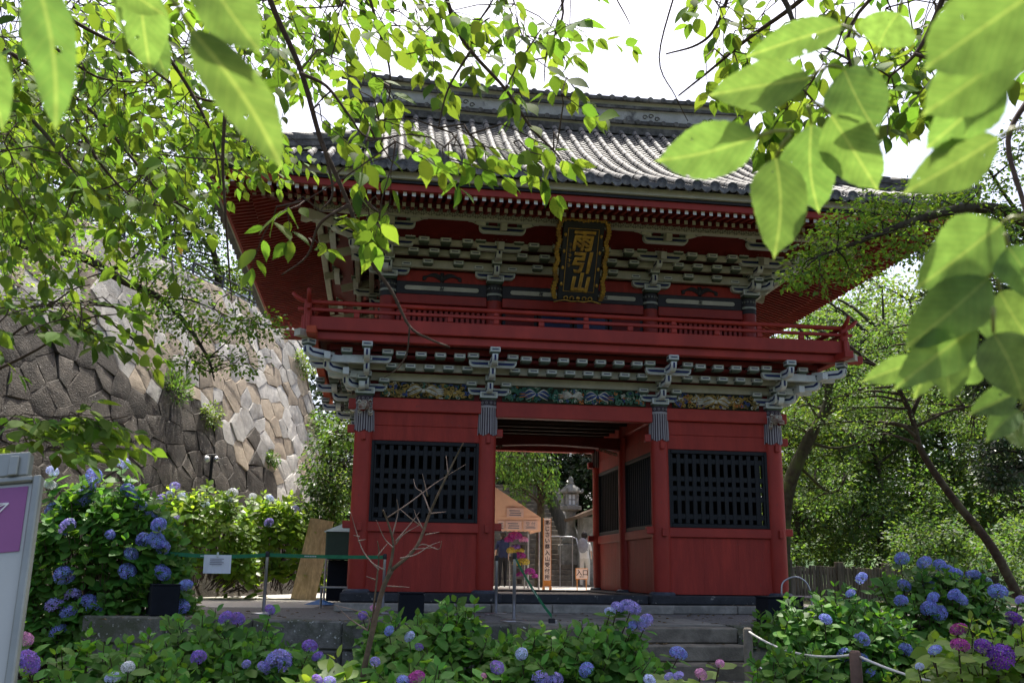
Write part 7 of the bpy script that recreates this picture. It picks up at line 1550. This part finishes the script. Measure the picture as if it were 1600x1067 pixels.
NR = [(1185, 213, 1018, 252, 80, .72, 1240, 205), (1212, 246, 1208, 408, 78, .72, 1235, 210), (1268, 195, 1281, 338, 74, .76, 1262, 165), (1298, 180, 1374, 302, 76, .74, 1270, 160), (1318, 108, 1372, 212, 84, .78, 1288, 105), (1266, 122, 1100, 150, 66, .74, 1290, 108), (1316, 40, 1158, 92, 50, .80, 1345, 60), (1405, 20, 1372, 78, 74, .85, 1420, -40), (1620, -15, 1436, 112, 120, .52, 1680, -60), (1600, 60, 1432, 182, 92, .55, 1680, 10), (1572, 128, 1440, 240, 66, .58, 1610, 90), (1562, 215, 1405, 306, 66, .60, 1600, 200), (1610, 10, 1490, 175, 90, .60, 1660, -50),
      (1566, 348, 1424, 456, 86, .68, 1600, 340), (1545, 433, 1408, 548, 78, .66, 1572, 415), (1528, 508, 1392, 612, 62, .66, 1550, 490), (1482, 548, 1486, 628, 54, .74, 1520, 515), (1440, 562, 1342, 598, 34, .76, 1500, 530), (1552, 520, 1600, 630, 78, .64, 1552, 480), (1590, 612, 1512, 648, 38, .70, 1625, 590), (1575, 385, 1625, 475, 62, .66, 1570, 365), (1562, 455, 1612, 535, 60, .70, 1560, 430), (1530, 470, 1560, 545, 40, .82, 1545, 440), (1500, 525, 1425, 628, 44, .75, 1530, 500), (1595, 640, 1540, 690, 36, .75, 1640, 600), (1575, 660, 1600, 700, 30, .75, 1580, 600), (1540, 560, 1470, 600, 40, .80, 1560, 540)]
BR = [([(1320, -60), (1240, 10), (1170, 60), (1110, 110), (1060, 150)], 3.4, 3.6, .010, .003), ([(1180, -60), (1225, 0), (1250, 50), (1320, 90)], 3.4, 3.2, .012, .004), ([(1250, 50), (1235, 110), (1300, 190)], 3.3, 3.2, .006, .002), ([(1490, -50), (1460, 30), (1430, 85), (1390, 120)], 3.2, 3.1, .010, .003), ([(1430, 85), (1470, 100), (1520, 140)], 3.1, 3.1, .006, .003), ([(1060, -30), (1030, 90), (1055, 150), (1075, 190)], 3.8, 3.8, .004, .0015), ([(1610, 150), (1575, 220), (1600, 320), (1620, 400)], 2.2, 2.0, .006, .004), ([(1150, -40), (1120, 40), (1090, 70), (1040, 85)], 3.8, 3.8, .008, .003), ([(1420, -60), (1330, 40), (1340, 130), (1400, 160)], 3.6, 3.4, .008, .002)]
SPRR = fill(60, 1100, 1470, -40, 150, 3.2, 4.4, -.1, .45, (4, 8), mask=lambda x, y: y < 90 + (x - 1060) * .25) + fill(16, 1170, 1420, 120, 190, 3.0, 3.6, 0, .6, (4, 7)) + fill(18, 1440, 1620, -40, 120, 3.0, 3.8, -.2, .5)
cherry("cherry_tree", "cherry tree whose large close leaves hang before the maple branch and eave", (2.5, -16.5, -1.3), BR + [([(1800, -700), (1600, -350), (1420, -60)], 4.2, 3.6, .05, .010), ([(1600, -350), (1400, -200), (1320, -60)], 4.0, 3.4, .02, .010), ([(1600, -350), (1560, -200), (1490, -50)], 4.0, 3.2, .02, .010), ([(1400, -200), (1250, -160), (1150, -40), (1060, -30)], 3.8, 3.8, .014, .004), ([(1250, -160), (1180, -60)], 3.8, 3.4, .013, .012)], SPRR, NR, 6)
# green stem of the close spray
# maple limb in front of the stone wall
mc = []
for (x, y), n, sp in (((100, 390), 16, (130, 50)), ((60, 450), 8, (70, 40)), ((210, 400), 10, (60, 40)), ((250, 480), 12, (60, 45)), ((320, 540), 10, (55, 45)), ((380, 500), 8, (45, 35)), ((300, 450), 6, (60, 30)), ((40, 330), 12, (80, 40))): mc += blob((x, y), -3.2, (*sp, .6), n, .36, hash((x, y)) % 999)
tree("maple_tree", "maple whose dark limb sweeps down across the stone wall", [at(-260, 700, -3.4), at(-220, 480, -3.4), at(-130, 370, -3.3), at(-20, 372, -3.2), at(60, 385, -3.2), at(130, 402, -3.2), at(195, 440, -3.2), at(250, 466, -3.2), at(290, 505, -3.2), at(325, 560, -3.2), at(335, 595, -3.2)], .13, mc, .062, 62, L_MAP, lt=.35, r1=.006, extra=[([at(165, 425, -3.2), at(205, 405, -3.3), at(243, 372, -3.4)], .035, .008), ([at(215, 450, -3.2), at(218, 500, -3.2), at(205, 540, -3.2)], .012, .004), ([at(250, 466, -3.2), at(300, 470, -3.2), at(370, 500, -3.2)], .014, .004)], flat=.45)
# unseen high crown, added and shaped to shade the path and planting
rg2 = random.Random(31); cc = []
for _ in range(105):
    x, y, z = rg2.uniform(-6.5, 11), rg2.uniform(-4.1, -1.0), rg2.uniform(9.2, 11.0); q = pix((x, y, z))
    if q[1] > -70: continue
    cc.append(((x, y, z), rg2.uniform(.8, 1.3)))
tree("added_shade_tree", "unseen broad tree crown added to shade the path before the gate", [(13.5, -9.5, -1.3), (13.2, -9.2, 3), (12, -8.2, 6.5), (9, -6, 9.5), (5, -5, 10.5)], .45, cc, .22, 150, L_MID, r1=.12)
